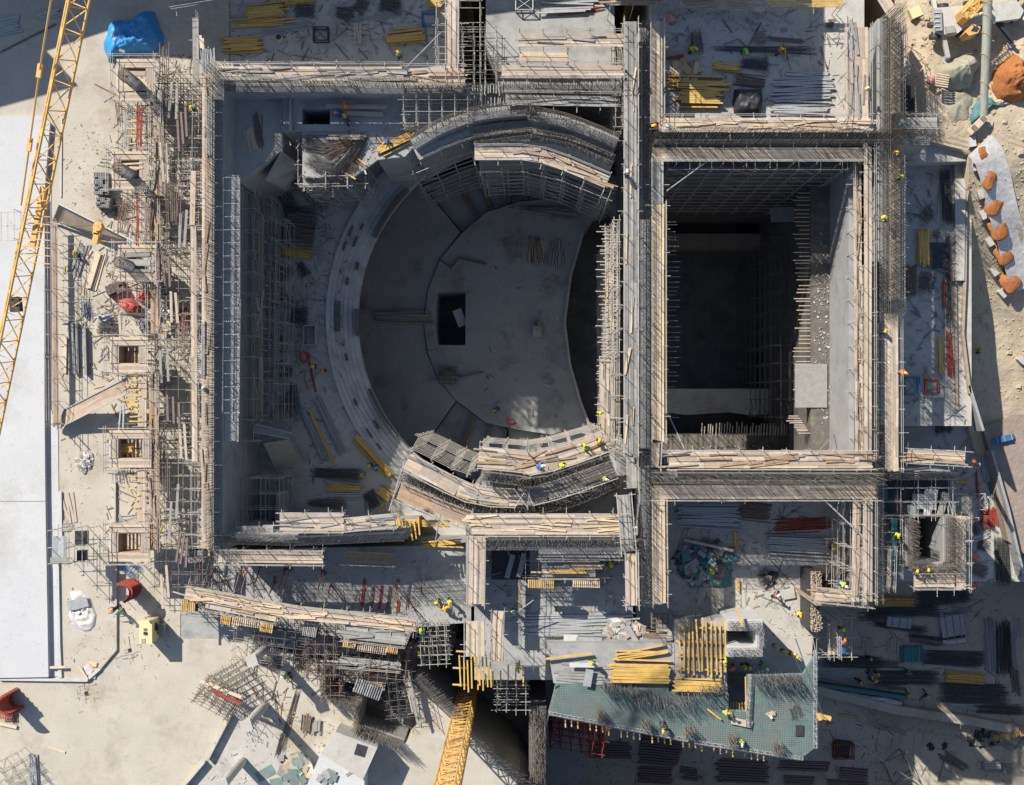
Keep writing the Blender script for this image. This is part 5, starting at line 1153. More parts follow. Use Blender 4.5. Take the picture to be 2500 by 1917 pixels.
slab('tower_deck', [q(3,2,1060,790), q(3,2,1620,780), q(3,2,1600,1080), q(3,2,1060,1080)], 3.2, -9.8, 'black', kind='thing', label='dark deck of the right tower covered with panels', cat='deck')
slab('tower_core', [q(3,2,1090,1080), q(3,2,1240,1080), q(3,2,1240,1560), q(3,2,1090,1560)], 1.0, DEEP, 'wall', kind='thing', label='grey core block in the left part of the right tower', cat='wall')
scaffold('pole lattice on the left side of the right tower', [q(3,2,1120,1080), q(3,2,1120,1590)], 1.4, 5.4, -9.8, bay=1.2, over=.6)
scaffold('pole lattice outside the right walkway of the right tower', [q(3,2,1750,1080), q(3,2,1755,1610)], .5, 6.4, -9.8, over=.7)
for nm, m_, c, L, a, wd in (('grey ribbed panel on the dark tower deck', 'galv', q(3,2,1420,950), 190, 4, 1.3), ('white panel on the dark tower deck', 'white', q(3,2,1470,895), 100, 4, .9), ('teal panel upright at the left of the tower deck', 'teal', q(3,2,1118,880), 110, 92, .5), ('small green panel at the right rim of the tower deck', 'green', q(3,2,1640,995), 95, 90, .35),
    ('grey plank pile slanting on the tower deck', 'gplank', q(3,2,1560,970), 190, 105, .6), ('pale green sheet at the lower tower deck', 'green', q(3,2,1330,1020), 110, 80, .8), ('whitish crate lid at the lower tower deck', 'white', q(3,2,1440,1030), 50, 5, .6)):
    one('formwork_panel', 'plank', m_, c, L, a, 3.5, wd, .06, nm, 'panel')
tower('pole frame over the dark tower deck', q(3,2,1380,900), 6.0, 3.6, 5.2, 3.2, 4, 3, 1.1, r=.025, over=.6)
for i, c in enumerate((q(3,2,1810,655), q(3,2,1800,1080), q(3,2,1810,1375), q(3,2,1810,1580))):
    A = P(c, -2); pz = A + Vector((1.4, -.35, -3.5)); e = empty('raking_prop', ['uppermost', 'second', 'third', 'lowest'][i] + ' dark red brace jutting right from the tower scaffold', 'prop', pz, 'red braces right of the tower'); b = MB(); b.bar(A - Vector((1.2, -.3, -3)), pz, .28, .28); b.build('brace', 'red', e); b = MB(); b.box(pz, (.4, .4, .25)); b.build('end_plate', 'galv', e)
# struts and pins
def pins(label, a, c, z, L, n, dirv, m='plank', r=.045, group=None, z2=None):
    A = P(a, z); B = P(c, z); e = empty('strut_row', label, 'struts', A.lerp(B, .5), group); d = Vector(dirv)
    for i in range(n):
        p = A.lerp(B, (i + random.random() * .5) / n); l = L * random.uniform(.7, 1.15); pole(e, 'strut', p, p + d * l, r, m, cap=100)
pins('row of timber struts poking left from the central wall, upper part', D(1320, 485), D(1320, 780), 1.2, 1.7, 36, (-1, .02, 0))
pins('row of timber struts poking left from the central wall, lower part', D(1300, 780), D(1303, 930), .9, 1.0, 24, (-1, .0, 0))
pins('row of strut ends on the left edge of the deep pit', D(1424, 470), D(1424, 900), 3.0, 1.2, 40, (1, 0, 0), 'gplank', .03)
pins('long row of timber struts on the right ledge of the deep pit', D(1735, 410), D(1735, 860), -4.3, 1.5, 50, (-1, 0, 0), 'plank', .05)
pins('row of upright-looking struts at the lower ledge of the deep pit', D(1500, 932), D(1706, 932), -16, 1.3, 34, (.03, 1, .2), 'plank', .055)
pins('short row of struts at the upper ledge of the deep pit', D(1425, 432), D(1700, 432), -21.5, 1.2, 30, (0, -1, 0), 'gplank', .05)
pins('stub struts at the right end of the lower ledge', D(1708, 890), D(1735, 930), -4.3, 1.3, 9, (-1, 0, 0), 'plank', .05)
pins('fan of timber struts at the foot of the central wall shelf', D(1290, 930), D(1320, 975), 2.5, 1.8, 18, (-1, .1, 0), 'plank', .05)
pins('white boards sticking out between the curved balconies and the top walkway', q(1,0,1670,650), q(1,0,1970,645), 5.0, .9, 13, (0, -1, 0), 'galv', .05)
pins('lower row of white boards between the balconies and the top walkway', q(1,0,1700,735), q(1,0,1980,740), 4.6, .8, 12, (0, -1, 0), 'galv', .05)
pins('coloured strut heads along the bottom curved balcony', q(1,2,1190,775), q(1,2,1740,1015), 4.8, .5, 34, (-.1, -.5, 0), 'yel', .05)
pins('strut heads along the top inner curved balcony', q(2,0,0,1012), q(2,0,320,1012), 4.6, .5, 24, (0, .4, .6), 'yel', .035)
# hall corner stand and angled ramps
slab('corner_stand', [q(0,0,1720,1330 - 640), q(1,0,270,640), q(1,0,275,1110), q(1,0,265,1150), q(0,0,1810,1380), q(0,0,1760,1200)], 1.5, -9.0, 'slab', kind='thing', label='grey concrete stand in the upper left corner of the hall', cat='platform')
panel('wide grey ribbed ramp slanting from the corner stand', [q(1,0,275,1150), q(1,0,420,1270), q(1,0,300,1450), q(1,0,150,1370)], [1.4, -2, -5, 0], .3, 'slab')
panel('grey ribbed ramp slanting at the lower left of the hall', [q(1,2,140,510), q(1,2,330,480), q(1,2,455,640), q(1,2,235,720)], [-2, -2.5, -8, -8], .3, 'slab')
panel('narrow grey board ramp above the lower left ramp', [q(1,2,80,360), q(1,2,350,430), q(1,2,340,470), q(1,2,60,420)], [-1, -2, -2.4, -1.4], .2, 'gplank')
wall('pale framed panel wall at the lower left of the hall', [q(1,2,255,870), q(1,2,245,1110)], -4, -9.0, .5, .6, 2, .3)
tower('tall pale pole tower at the lower left of the hall', q(1,2,110,950), 3.4, 4.2, -.5, -9.0, 2, 3, 2.0, r=.035)
tower('pole frame in the hall corner under the ramp', q(1,0,340,1180), 1.6, 4.0, -2, -9.0, 3, 4, 1.6, r=.03, rz=.6)
tower('mesh of poles in the middle left of the hall', q(1,1,150,900), 1.8, 12, -4, -9.0, 3, 10, 2, r=.028)
tower('pole frame beside the curved balcony at the hall corner', q(1,0,1440,800), 5.5, 3.0, 6.4, 2.5, 5, 3, 1.2, r=.03)
kerb('sunken concrete upstand round the recess in the hall', [q(1,0,345,1000), q(1,0,345,740), q(1,0,1080,745)], 2.5, .25, .5, 'slab')
for i, (a, c) in enumerate(((q(1,0,270,600), q(1,0,272,1150)), (q(1,0,240,1100), q(1,0,160,1225)))):
    p0 = P(a, 2.6); p1 = P(c, 2.6); e = empty('edge_railing', ['double rail along the right side of the corner stand', 'slanting rail at the foot of the corner stand'][i], 'railing', (p0 + p1) / 2)
    for zz in (0, -.5): pole(e, 'rail', p0 + Vector((0, 0, zz)), p1 + Vector((0, 0, zz)), .035)
    for t in range(9): p = p0.lerp(p1, t / 8); pole(e, 'post', (p.x, p.y, 1.5), (p.x, p.y, 2.7), .03)
# white rectangular guard frames along the tall wall's inner deck
walkway('blue-grey inner deck of the tall left wall with white frames', [D(497, 378), D(496, 940)], 1.2, 5.4, '', m='slab', step=40, over=0)
e = empty('frame_railing', 'row of white rectangular frames over the inner deck of the tall wall', 'railing', P(D(497, 650), 3))
for i in range(19):
    y = 380 + i * 28; a = P(D(478, y), 6.4); c = P(D(513, y), 6.4); pole(e, 'cross_tube', a, c, .05, 'galv')
for x in (478, 513): pole(e, 'side_tube', P(D(x, 380), 6.4), P(D(x, 640), 6.4), .05, 'galv'); pole(e, 'side_tube', P(D(x + 1, 640), 6.35), P(D(x - 2, 884), 6.35), .05, 'galv')
# kerb walk round the rectangular void of the stage
for a, c, nm in ((D(935, 622), D(1000, 622), 'upper'), (D(999, 622), D(999, 742), 'right'), (D(935, 744), D(1000, 742), 'lower'), (D(932, 625), D(934, 742), 'left')):
    w = wpath([a, c], -25.2); b = MB(); strip(b, w, -.12, .12, -25.2, -25.8); b.build('hole_upstand', 'ply', label=nm + ' timber upstand of the square stage opening', cat='kerb', group='upstands of the stage opening')
p = P(D(985, 682), -25.5); b = MB(); b.bar(p + Vector((-.4, 1.0, 0)), p + Vector((.3, -.8, 0)), 1.0, .06); b.build('sheet_panel', 'white', label='white corrugated sheet inside the square stage opening', cat='panel')

for i in range(16):
    y = 480 + i * 262; x = 1250 + (i % 3) * 70
    cpt = (x / 3.1114, y / 3.1114)
    stack('brown prop or joist of the %s cluttered run above the shoring' % ('first second third fourth fifth sixth seventh eighth ninth tenth eleventh twelfth thirteenth fourteenth fifteenth sixteenth'.split()[i]), cpt, random.uniform(200, 330), random.uniform(60, 130), 90 + random.gauss(0, 3), 4.7, ('rods', 'gpl', 'brown', 'plank')[i % 4], 1, jit=.5, fan=.02, fill=.5)

NTH = 'first second third fourth fifth sixth seventh eighth ninth tenth eleventh twelfth thirteenth fourteenth fifteenth sixteenth'.split()
for i in range(13):
    y = 800 + i * 262; x = (905, 1000, 1120)[i % 3]
    stack('prop or board of the %s loose run between the formwork boxes' % NTH[i], (x / 3.1114 + random.uniform(-8, 8), y / 3.1114 + 25), random.uniform(150, 260), random.uniform(50, 90), 90 + random.gauss(0, 6), 3.2, ('rods', 'plank', 'gpl', 'rods', 'galv')[i % 5], 1, jit=.5, fan=.05, fill=.55)
for i, y in enumerate((930, 1500, 2130, 2700, 3350)):
    tower('%s low rusty pole block between the formwork boxes' % NTH[i], (1040 / 3.1114, y / 3.1114 + 20), 3.4, 4.4, 3.4, 0, 4, 4, 1.2, m='rust' if i % 2 else 'rebar', r=.024, over=.5)

for i, (a, c) in enumerate(((q(1,0,1650,1470), q(1,0,1740,1640)), (q(1,0,1790,1430), q(1,0,1860,1580)), (q(2,0,125,1440), q(2,0,130,1550)), (q(2,0,260,1440), q(2,0,262,1550)), (q(2,0,430,1450), q(2,0,405,1550)), (q(1,2,1730,320), q(1,2,1650,520)), (q(1,2,1870,380), q(1,2,1830,480)), (q(1,2,2000,390), q(1,2,1985,510)), (q(2,2,120,400), q(2,2,110,520)), (q(2,2,390,400), q(2,2,375,520)))):
    kerb('%s low dark rib standing on the side floors of the stage' % NTH[i], [a, c], -25.4, .35, .9, 'rust')
for i, pts in enumerate(([q(1,1,1475,545), q(1,1,1560,605), q(1,1,1622,535), q(1,1,1830,580)], [q(1,1,1800,1395), q(1,1,1620,1435), q(1,1,1560,1360), q(1,1,1460,1420)])):
    kerb(('upper' if i == 0 else 'lower') + ' zigzag step edge on the stage floor', pts, -24.25, .12, .35, 'rust')
kerb('left timber edge of the plank strip reaching the stage opening', [q(1,1,975,950), q(1,1,1100,945), q(1,1,1410,940)], -24.2, .1, .4, 'ply'); kerb('lower timber edge of the plank strip reaching the stage opening', [q(1,1,975,1010), q(1,1,1100,1020), q(1,1,1450,1030)], -24.2, .1, .4, 'ply')
kerb('double rim running along the curved edge of the orchestra pit', [D(1247, 500), D(1221, 590), D(1208, 690), D(1219, 780), D(1242, 860), D(1260, 908)], -24.25, .25, .5, 'slab')
tower('timber grid frame at the lower zigzag step', q(1,1,1530,1420), 1.8, 1.8, -23.4, -24.2, 3, 4, .5, m='rust', r=.05, over=.05, name='timber_grillage', brace=False)
# ================================================================== TARPS, HEAPS, SOIL
T0 = lambda *l: [q(0,0,x,y) for x, y in l]
drape('blue_tarpaulin', 'crumpled bright blue tarpaulin over a heap at the upper left', 'tarpaulin', T0((850,170),(905,152),(985,165),(1050,125),(1110,85),(1175,90),(1200,150),(1215,210),(1245,265),(1248,335),(1180,402),(1080,400),(960,425),(870,450),(828,475),(815,430),(790,380),(785,330),(815,270),(825,200)), 0, 1.3, 'blue', 22, .42, 1.15, pw=4, seed=3)
for x, y in ((930, 390), (885, 270)): one('board_offcut', 'plank', 'gplank', q(0,0,x,y), 45, 20 if x > 900 else -15, 1.25, .25, .12, 'small board weighing down the ' + ('lower' if x > 900 else 'upper left') + ' part of the blue tarpaulin', 'board')
drape('red_tarpaulin', 'left pale red bag heap on the left yard', 'tarpaulin', [q(0,1,*p) for p in ((905,850),(960,830),(1020,835),(1050,880),(1080,900),(1075,935),(1020,968),(960,945),(920,905))], 0, .9, 'redt', 12, .32, 2.6, pw=4, seed=11)
drape('red_tarpaulin', 'right pale red bag heap beside the slate rubble', 'tarpaulin', [q(0,1,*p) for p in ((1060,790),(1110,775),(1165,795),(1175,860),(1130,885),(1085,885),(1050,850))], 0, 1.0, 'redt', 12, .32, 2.6, pw=4, seed=17)
rubble('slate_rubble', 'broken grey slabs heaped beside the red bags', 'rubble', q(0,1,1215,900), 190, 230, 0, (('galv', 'pale_slab'), ('gplank', 'grey_slab'), ('white', 'white_slab')), 110, .7, (.2, .8))
drape('crumpled_sheet', 'grey and white crumpled sheet with curved folds on the cream yard', 'sheet', [q(0,3,*p) for p in ((530,215),(610,200),(690,260),(700,300),(735,390),(725,470),(690,510),(640,515),(560,470),(520,390),(550,300))], 0, .12, 'sheet', 12, .30, 2.4, pw=4, seed=5)
one('formwork_panel', 'plank', 'galv', q(0,3,592,303), 155, -14, .3, .9, .05, 'grey board lying across the crumpled sheet', 'panel')
rubble('litter_heap', 'heap of white and brown litter on the cream yard', 'rubble', q(0,2,645,640), 120, 160, 0, (('sheet', 'white_scrap'), ('plank', 'brown_scrap'), ('gplank', 'grey_scrap')), 150, .35, (.12, .5))
rubble('litter_heap', 'litter of wood scraps at the edge above the grey cabin', 'rubble', q(0,2,500,1130), 90, 90, 0, (('plank', 'wood_scrap'), ('gplank', 'grey_scrap')), 40, .15, (.12, .5))
rubble('wood_scraps', 'fresh plank scraps by the corner of the white upstand', 'rubble', q(0,3,680,800), 110, 110, 0, (('plankn', 'wood_scrap'), ('white', 'white_scrap')), 22, .1, (.2, .9))
one('timber_plank', 'plank', 'plankn', q(0,3,400,785), 200, -2, .35, .22, .08, 'fresh plank bridging the joint near the lower roof slab corner', 'plank')
one('timber_plank', 'plank', 'plankn', q(0,3,635,825), 125, 58, .3, .16, .08, 'fresh plank leaning on the corner of the white upstand', 'plank')
for c, nm in ((q(0,3,985,655), 'upper'), (q(0,3,655,982), 'lower')):
    b = MB(); p = P(c, .02); b.box(p, (.32, .32, .03), .3); o = b.build('floor_box', 'black', label=nm + ' small dark box cast in the yard, with bar marks', cat='box'); b = MB()
    for i in range(26): x, y = random.gauss(0, .6), random.gauss(0, .6); a = random.choice((.25, 1.8)); l = .25; b.bar((p.x + x - l * math.cos(a), p.y + y - l * math.sin(a), .015), (p.x + x + l * math.cos(a), p.y + y + l * math.sin(a), .015), .025, .01)
    b.build('cut_mark', 'rust', o, kind='stuff')
# concrete blocks in pallets: rows of hollow blocks
def blocks(label, c, nx, ny, ang, z, layers=2, m='wall'):
    p = P(c, z); rz = -R(ang); d = Vector((math.cos(rz), math.sin(rz), 0)); n = Vector((-d.y, d.x, 0)); e = empty('block_stack', label, 'blocks', p); b = MB(); h = MB()
    for i in range(nx):
        for j in range(ny):
            L_ = layers - (1 if random.random() < .25 else 0); q0 = p + d * (i - nx / 2) * .42 + n * (j - ny / 2) * .22
            b.box((q0.x, q0.y, z), (.39, .19, .2 * L_), rz)
            for s in (-.1, .1): r_ = q0 + d * s; h.box((r_.x, r_.y, z + .2 * L_ - .005), (.12, .11, .01), rz)
    b.build('block', m, e, kind='stuff'); h.build('hollow', 'black', e, kind='stuff')
blocks('tall stack of hollow grey blocks above the tilted panel', q(0,0,815,1400), 3, 9, 0, 0, 6)
blocks('stack of hollow grey blocks by the dry bush', q(0,0,830,1545), 3, 4, 4, 0, 6)
blocks('brown pallet of hollow blocks by the red bags', q(0,1,905,750), 4, 5, -25, 0, 4, 'rust')
blocks('small grey pallet of blocks above the formwork box', q(0,1,1125,1075), 3, 4, 70, 0, 3)
bundle('dry tangle of bars beside the block stacks', q(0,0,935,1585), 110, 100, 30, 0, 'rust', 60, .5, .6, links=False)
bundle('dark tangle of bars on the yard above a formwork box', q(0,1,830,1060), 170, 110, 10, 0, 'dreb', 90, .5, .5, links=False)
bundle('blue-black frame bundle beside the red bags', q(0,1,662,925), 150, 55, 85, 0, 'bluep', 24, .5, 0, links=True)
bundle('blue-grey props hanging below the fourth formwork box', q(0,2,925,760), 110, 150, 88, 2, 'bluep', 30, .5, .1, links=False)
bundle('blue-grey bar frames below the lowest formwork box', q(0,2,985,1460), 180, 80, 35, 0, 'bluep', 26, .4, .1)
rubble('clothes_heap', 'white and navy cloths on the yard under the blue frame bundle', 'rubble', q(0,1,815,985), 120, 45, 0, (('sheet', 'white_cloth'), ('nav', 'navy_cloth')), 16, .2, (.2, .5))
# curved red shutters
def shutter(label, c, ang, z, R_=1.15, L_=1.9):
    p = P(c, z); rz = -R(ang); e = empty('curved_shutter', label, 'shutter', p); b = MB(); N = 12; d = Vector((math.cos(rz), math.sin(rz), 0)); n = Vector((-d.y, d.x, 0))
    for k in range(6):
        zz = z + .15 + k * .5
        for i in range(N):
            a0 = math.pi * i / N; a1 = math.pi * (i + 1) / N; f = lambda a, r_: p + d * math.cos(a) * r_ + n * math.sin(a) * r_ * 1.2
            A, B_, C_, E_ = f(a0, R_), f(a1, R_), f(a1, R_ * .78), f(a0, R_ * .78)
            b.hexa([(v.x, v.y, zz) for v in (A, B_, C_, E_)] + [(v.x, v.y, zz + .07) for v in (A, B_, C_, E_)])
    b.build('rib', 'red', e, kind='stuff'); b = MB()
    for i in range(N):
        a0 = math.pi * i / N; a1 = math.pi * (i + 1) / N; f = lambda a, r_: p + d * math.cos(a) * r_ + n * math.sin(a) * r_ * 1.2
        A, B_, C_, E_ = f(a0, R_ * .79), f(a1, R_ * .79), f(a1, R_ * .76), f(a0, R_ * .76); b.hexa([(v.x, v.y, z) for v in (A, B_, C_, E_)] + [(v.x, v.y, z + 2.9) for v in (A, B_, C_, E_)])
    b.build('skin_plate', 'red', e)
shutter('curved dark red steel shutter standing near the yellow booth', q(0,3,985,190), 70, 0, .95)
shutter('curved dark red steel shutter near the lower left ladders', q(0,3,165,1010), 250, 0, 1.0)
for c, w_, h_, nm in ((q(0,3,50,1045), 110, 60, 'upper'), (q(0,3,40,1125), 100, 90, 'lower')):
    p = P(c, .5); e = empty('steel_grid_frame', nm + ' dark red grid frame by the curved shutter at the left edge', 'frame', p, 'red grid frames'); k = mpx(0) / 3.1114
    for i in range(9): x = p.x + (i / 8 - .5) * w_ * k; pole(e, 'bar', (x, p.y - h_ * k / 2, .5), (x, p.y + h_ * k / 2, .5), .04, 'red')
    for y in (-.5, 0, .5): pole(e, 'rail', (p.x - w_ * k * .52, p.y + y * h_ * k, .55), (p.x + w_ * k * .52, p.y + y * h_ * k, .55), .05, 'red')
one('timber_plank', 'plank', 'plankn', q(0,3,60,1225), 140, 12, .1, .3, .1, 'tan plank under the dark red grid frames', 'plank')
bundle('rusty bar bunch hanging below the curved shutter', q(0,3,115,1150), 130, 50, 105, 0, 'rust', 26, .2, .2, links=False)
# yellow booth
p = P((376, 1531), 0); e = empty('yellow_booth', 'pale yellow site booth with a square roof vent on the lower left yard', 'booth', p); b = MB(); k = mpx(0); wx, wy = 29 * k * .98, 55 * k * .98
b.box((p.x, p.y, .15), (wx, wy, 2.25)); b.build('body', 'cream', e); b = MB(); b.box((p.x, p.y, 2.4), (wx + .08, wy + .08, .1)); b.build('roof', 'cream', e)
b = MB(); b.box((p.x - .02, p.y - .1, 2.5), (.28, .24, .12)); b.build('roof_vent', 'black', e); b = MB(); b.box((p.x - .02, p.y + .22, 2.5), (.3, .22, .05)); b.build('vent_cover', 'rust', e)
b = MB(); b.box((p.x + wx / 2 + .012, p.y + .25, .9), (.02, .7, .7)); b.build('window', 'glass', e); b = MB(); b.box((p.x - .2, p.y - wy / 2 + .22, 2.5), (.36, .4, .05)); b.build('patch', 'galv', e)
b = MB(); b.tube((p.x + .1, p.y + wy / 2 + .3, 0), (p.x + .1, p.y + wy / 2 + .3, 2.9), .03, 6); b.box((p.x + .1, p.y + wy / 2 + .3, 2.9), (.2, .2, .2)); b.build('mast', 'steel', e)
b = MB(); b.box((p.x + wx / 2 + .35, p.y - .05, .1), (.5, .9, .8)); b.build('cooling_unit', 'gplank', e)
one('timber_plank', 'plank', 'rust', q(0,3,1115,565), 62, 58, .02, .12, .06, 'rusty bar lying in front of the yellow booth', 'bar')
# grey cabin platform at the roof edge
c = P(q(0,2,452,1300), 4.6); e = empty('lookout_platform', 'grey boarded lookout platform on poles beside the white roof slab', 'platform', (c.x, c.y, 0)); k = mpx(4.6) / 3.1114
b = MB(); boards(b, [c + Vector((0, 60 * k + .35, 0)), c + Vector((0, -85 * k, 0))], 1.25, 4.6); b.build('deck', 'galv', e); b = MB(); b.bar(c + Vector((-.75, -1.05, .12)), c + Vector((.75, -1.05, .12)), .5, .08); b.build('end_board', 'gplank', e)
for x in (-.7, .75, 1.9):
    for y in (-1.4, 0, 1.5): pole(e, 'standard', (c.x + x, c.y + y, 0), (c.x + x, c.y + y, 5.6 if x < 1 else 3.2), .03)
for h in (1.5, 3.0, 4.4):
    for y in (-1.4, 0, 1.5): pole(e, 'transom', (c.x - 1.1, c.y + y, h), (c.x + 2.2, c.y + y, h), .03)
    for x in (-.7, .75, 1.9): pole(e, 'ledger', (c.x + x, c.y - 1.8, h), (c.x + x, c.y + 1.9, h), .03)
b = MB(); b.box((c.x + 1.3, c.y + .7, 2.3), (.9, 1.2, .9)); b.box((c.x + 1.2, c.y - .9, 2.0), (.7, .9, .8)); b.build('machine', 'black', e)
# frames, cages, trolleys
def crossframe(label, c, sx, sy, z, m, n=2, h=.8):
    p = P(c, z); k = mpx(z) / 3.1114; sx *= k; sy *= k; e = empty('steel_frame_crate', label, 'frame', p)
    for zz in (.1, h):
        for s in (-1, 1):
            pole(e, 'rail', (p.x - sx / 2, p.y + s * sy / 2, z + zz), (p.x + sx / 2, p.y + s * sy / 2, z + zz), .06, m); pole(e, 'rail', (p.x + s * sx / 2, p.y - sy / 2, z + zz), (p.x + s * sx / 2, p.y + sy / 2, z + zz), .06, m)
    for sx_ in (-1, 1):
        for sy_ in (-1, 1): pole(e, 'post', (p.x + sx_ * sx / 2, p.y + sy_ * sy / 2, z), (p.x + sx_ * sx / 2, p.y + sy_ * sy / 2, z + h), .06, m)
    if n:
        pole(e, 'brace', (p.x - sx / 2, p.y - sy / 2, z + h), (p.x + sx / 2, p.y + sy / 2, z + h), .035, m); pole(e, 'brace', (p.x + sx / 2, p.y - sy / 2, z + h), (p.x - sx / 2, p.y + sy / 2, z + h), .035, m)
crossframe('dark blue cross-braced frame crate on the top slab', q(1,0,578,275), 110, 100, 0, 'black'); crossframe('blue and white open frame crate near the top middle walkway', q(1,0,1395,155), 100, 95, 0, 'bluep', 0)
crossframe('blue-grey cross-braced crate on the right slab', q(3,1,1310,1500), 110, 130, -1.4, 'bluep'); crossframe('red square frame on the right slab', q(3,1,1468,1505), 95, 100, -1.4, 'red', 0)
crossframe('cross-braced crate right of the right tower', q(3,2,1815,945), 95, 120, -9.8, 'galv'); crossframe('blue lattice crate at the top right of the middle bay', q(2,0,250,50), 130, 90, 0, 'galv')
for nm, c, L, W_, a, z, m_, n in (('dark tangled bars on the shaded top slab, left', q(1,0,450,90), 160, 90, 0, 0, 'dreb', 60), ('dark tangled bars on the shaded top slab, middle', q(1,0,760,105), 150, 80, 5, 0, 'dreb', 60), ('dark tangled bars at the upper edge of the top slab', q(1,0,1100, 40), 170, 90, 0, 0, 'dreb', 80), ('dark tangled bars left of them at the upper edge', q(1,0,880,45), 110, 110, 30, 0, 'dreb', 60)):
    bundle(nm, c, L, W_, a, z, m_, n, .5, .3)
for nm, c, L, W_, a, z, m_, n in (('black wrapped bar bundle beside the upper right workers', q(2,0,2000,490), 220, 70, 2, 2.6, 'dreb', 70), ('long dark pipe row behind the upper right workers', q(2,0,2080,375), 760, 36, 1, 2.6, 'dreb', 30), ('thin bar bundle on the upper right slab', q(3,0,165,290), 110, 90, 5, 2.6, 'rebar', 30),
    ('dark bar coil near the corner of the upper right slab', q(3,0,705,185), 60, 60, 20, 2.6, 'rust', 40), ('dark long bar roll beside the right slab edge', q(3,1,1600,700), 700, 40, 89, -1.4, 'dreb', 40), ('dark long roll lying along the upper right slab', q(3,0,1580,1500), 420, 70, 88, -1.4, 'dreb', 60),
    ('tangled scrap on the right slab above the yellow beams', q(3,1,1440,200), 110, 110, 40, -1.4, 'rust', 50), ('tangled wires on the right slab under the yellow beams', q(3,1,1440,700), 130, 120, 10, -1.4, 'dreb', 60), ('dark coil beside the yellow beams of the right slab', q(3,1,1510,350), 70, 60, 0, -1.4, 'rust', 30),
    ('dark bar pile at the lower end of the right slab', q(3,2,1560,330), 220, 130, 80, -9.8, 'dreb', 80)):
    bundle(nm, c, L, W_, a, z, m_, n, .35, .12, links=n > 50)
one('formwork_panel', 'plank', 'black', q(3,1,1525,510), 190, 90, -1.4, 1.6, .3, 'dark flat panel stack beside the yellow beams on the right slab', 'panel')
drape('plastic_wrapped_pile', 'dark plastic-wrapped pile beside the big yellow stack', 'pile', [q(2,0,*p) for p in ((1840,680),(2050,680),(2060,760),(2040,880),(1900,890),(1840,860),(1830,760))], 2.6, 1.0, 'black', 9, .35, 1.3, pw=5, seed=21)
rubble('work_corner', 'carpentry clutter beside the upper right central walkway', 'rubble', q(2,0,1480,540), 240, 120, 2.6, (('plankn', 'wood_piece'), ('ply', 'board_piece'), ('yel', 'yellow_piece')), 40, .5, (.3, 1.2))
bundle('dark bar ladder lying by the worker at the top', q(2,0,1550,330), 180, 100, 85, 2.6, 'dreb', 30, .3)
one('steel_beam', 'chan', 'red', q(2,0,1390,435), 130, -12, 2.7, .2, .2, 'red steel beam lying by the upper central walkway', 'beam')
b = MB(); p = P(q(2,0,1360,165), 2.6); b.tube(p, p + Vector((0, 0, .9)), .28, 12); b.box(p + Vector((-.1, .3, 0)), (.5, .5, .5), .4); b.build('mixer_drum', 'pink', label='small pink machine near the top of the central walkway', cat='machine')
one('timber_beam', 'hbeam', 'yel', q(3,0,362,390), 120, 90, 2.7, .12, .2, 'short upright yellow beam behind the black bundle', 'beam')
for c, a, nm in ((q(3,0,440,270), 8, 'upper'), (q(3,0,400,340), 3, 'lower')): pass
# top middle clutter
stack('grey steel tube in the pale pile at the top right of the middle bay', q(2,0,620,25), 400, 50, 1, 0, 'galv', 2, jit=.5, fan=.02); stack('red and rusty prop in the pile at the top of the middle bay', q(2,0,680,75), 320, 60, -6, 0, 'rodr', 1, jit=.3, fan=.04)
stack('grey profile in the second pale pile of the middle bay', q(2,0,560,80), 400, 40, -2, .3, 'galv', 1, jit=.3)
walkway('raised platform cut by the upper edge, left', [q(2,0,900,15), q(2,0,1290,15)], .6, 4, 'R', m='ply', loose=5, drop=4)
walkway('raised platform cut by the upper edge, middle', [q(2,0,1440,20), q(2,0,2070,40)], 1.1, 4.5, 'LR', m='plank', loose=6, drop=2)
walkway('raised yellow-edged platform cut by the upper edge, right', [q(3,0,230,25), q(3,0,790,20)], .8, 4.5, 'R', m='yel', drop=2)
walkway('sloping upper right walkway cut by the upper edge', [q(3,0,1080,-60), q(3,0,1200,140), q(3,0,1225,560)], 1.0, 6.0, 'L', m='plank', over=.5)
walkway('upper left platform with grey frames cut by the upper edge', [q(0,0,1330,40), q(0,0,1700,-20)], .8, 4, 'LR', m='gplank', drop=4)
walkway('tan walkway running up from the tall wall corner', [q(0,0,1485,130), q(0,0,1490,640)], .55, 3.5, 'L', m='gplank', drop=3.4)
tower('red and grey pole block left of the tall wall corner', q(0,0,1380,700), 4.2, 2.0, 4.5, 0, 5, 2, 1.0, m='rust', r=.024)
tower('pole block round the uppermost formwork box', q(0,0,1120,640), 3.5, 4.5, 3.0, 0, 3, 3, 1.2, r=.024)
tower('pole block on the shaded slab left of the central wall top', q(1,0,1770,420), 3.0, 5.0, 4, 0, 3, 4, 1.5, r=.026)
tower('pole block of the lower middle bay under the walkways', q(2,2,560,1400), 7.0, 3.0, 3.0, 0, 6, 2, 1.5, r=.024)
slab('recess_floor', [q(2,2,0,1310), q(2,2,290,1310), q(2,2,290,1540), q(2,2,0,1540)], .05, -.2, 'black', kind='thing', label='dark mesh-floored bay left of the lower middle bay', cat='floor mesh')
for x, a in ((140, 105), (228, 103)): one('formwork_panel', 'plank', 'galv', q(2,2,x,1440 - (x - 140) * .12), 185, a, .3, .45, .06, ('left' if x < 200 else 'right') + ' grey striped board on the dark mesh bay', 'board')
walkway('grey board strip of the lower middle bay', [q(2,2,370,1330), q(2,2,970,1335)], .9, 4.6, 'R', m='gplank'); walkway('tan board strip over yellow beams in the lower middle bay', [q(2,2,385,1460), q(2,2,790,1460)], 1.4, 3.6, 'LR', m='gplank', loose=5)
stack('yellow timber beam on the tan strip of the lower middle bay', q(2,2,580,1480), 290, 30, 1, 3.8, layers=1, fan=.05)
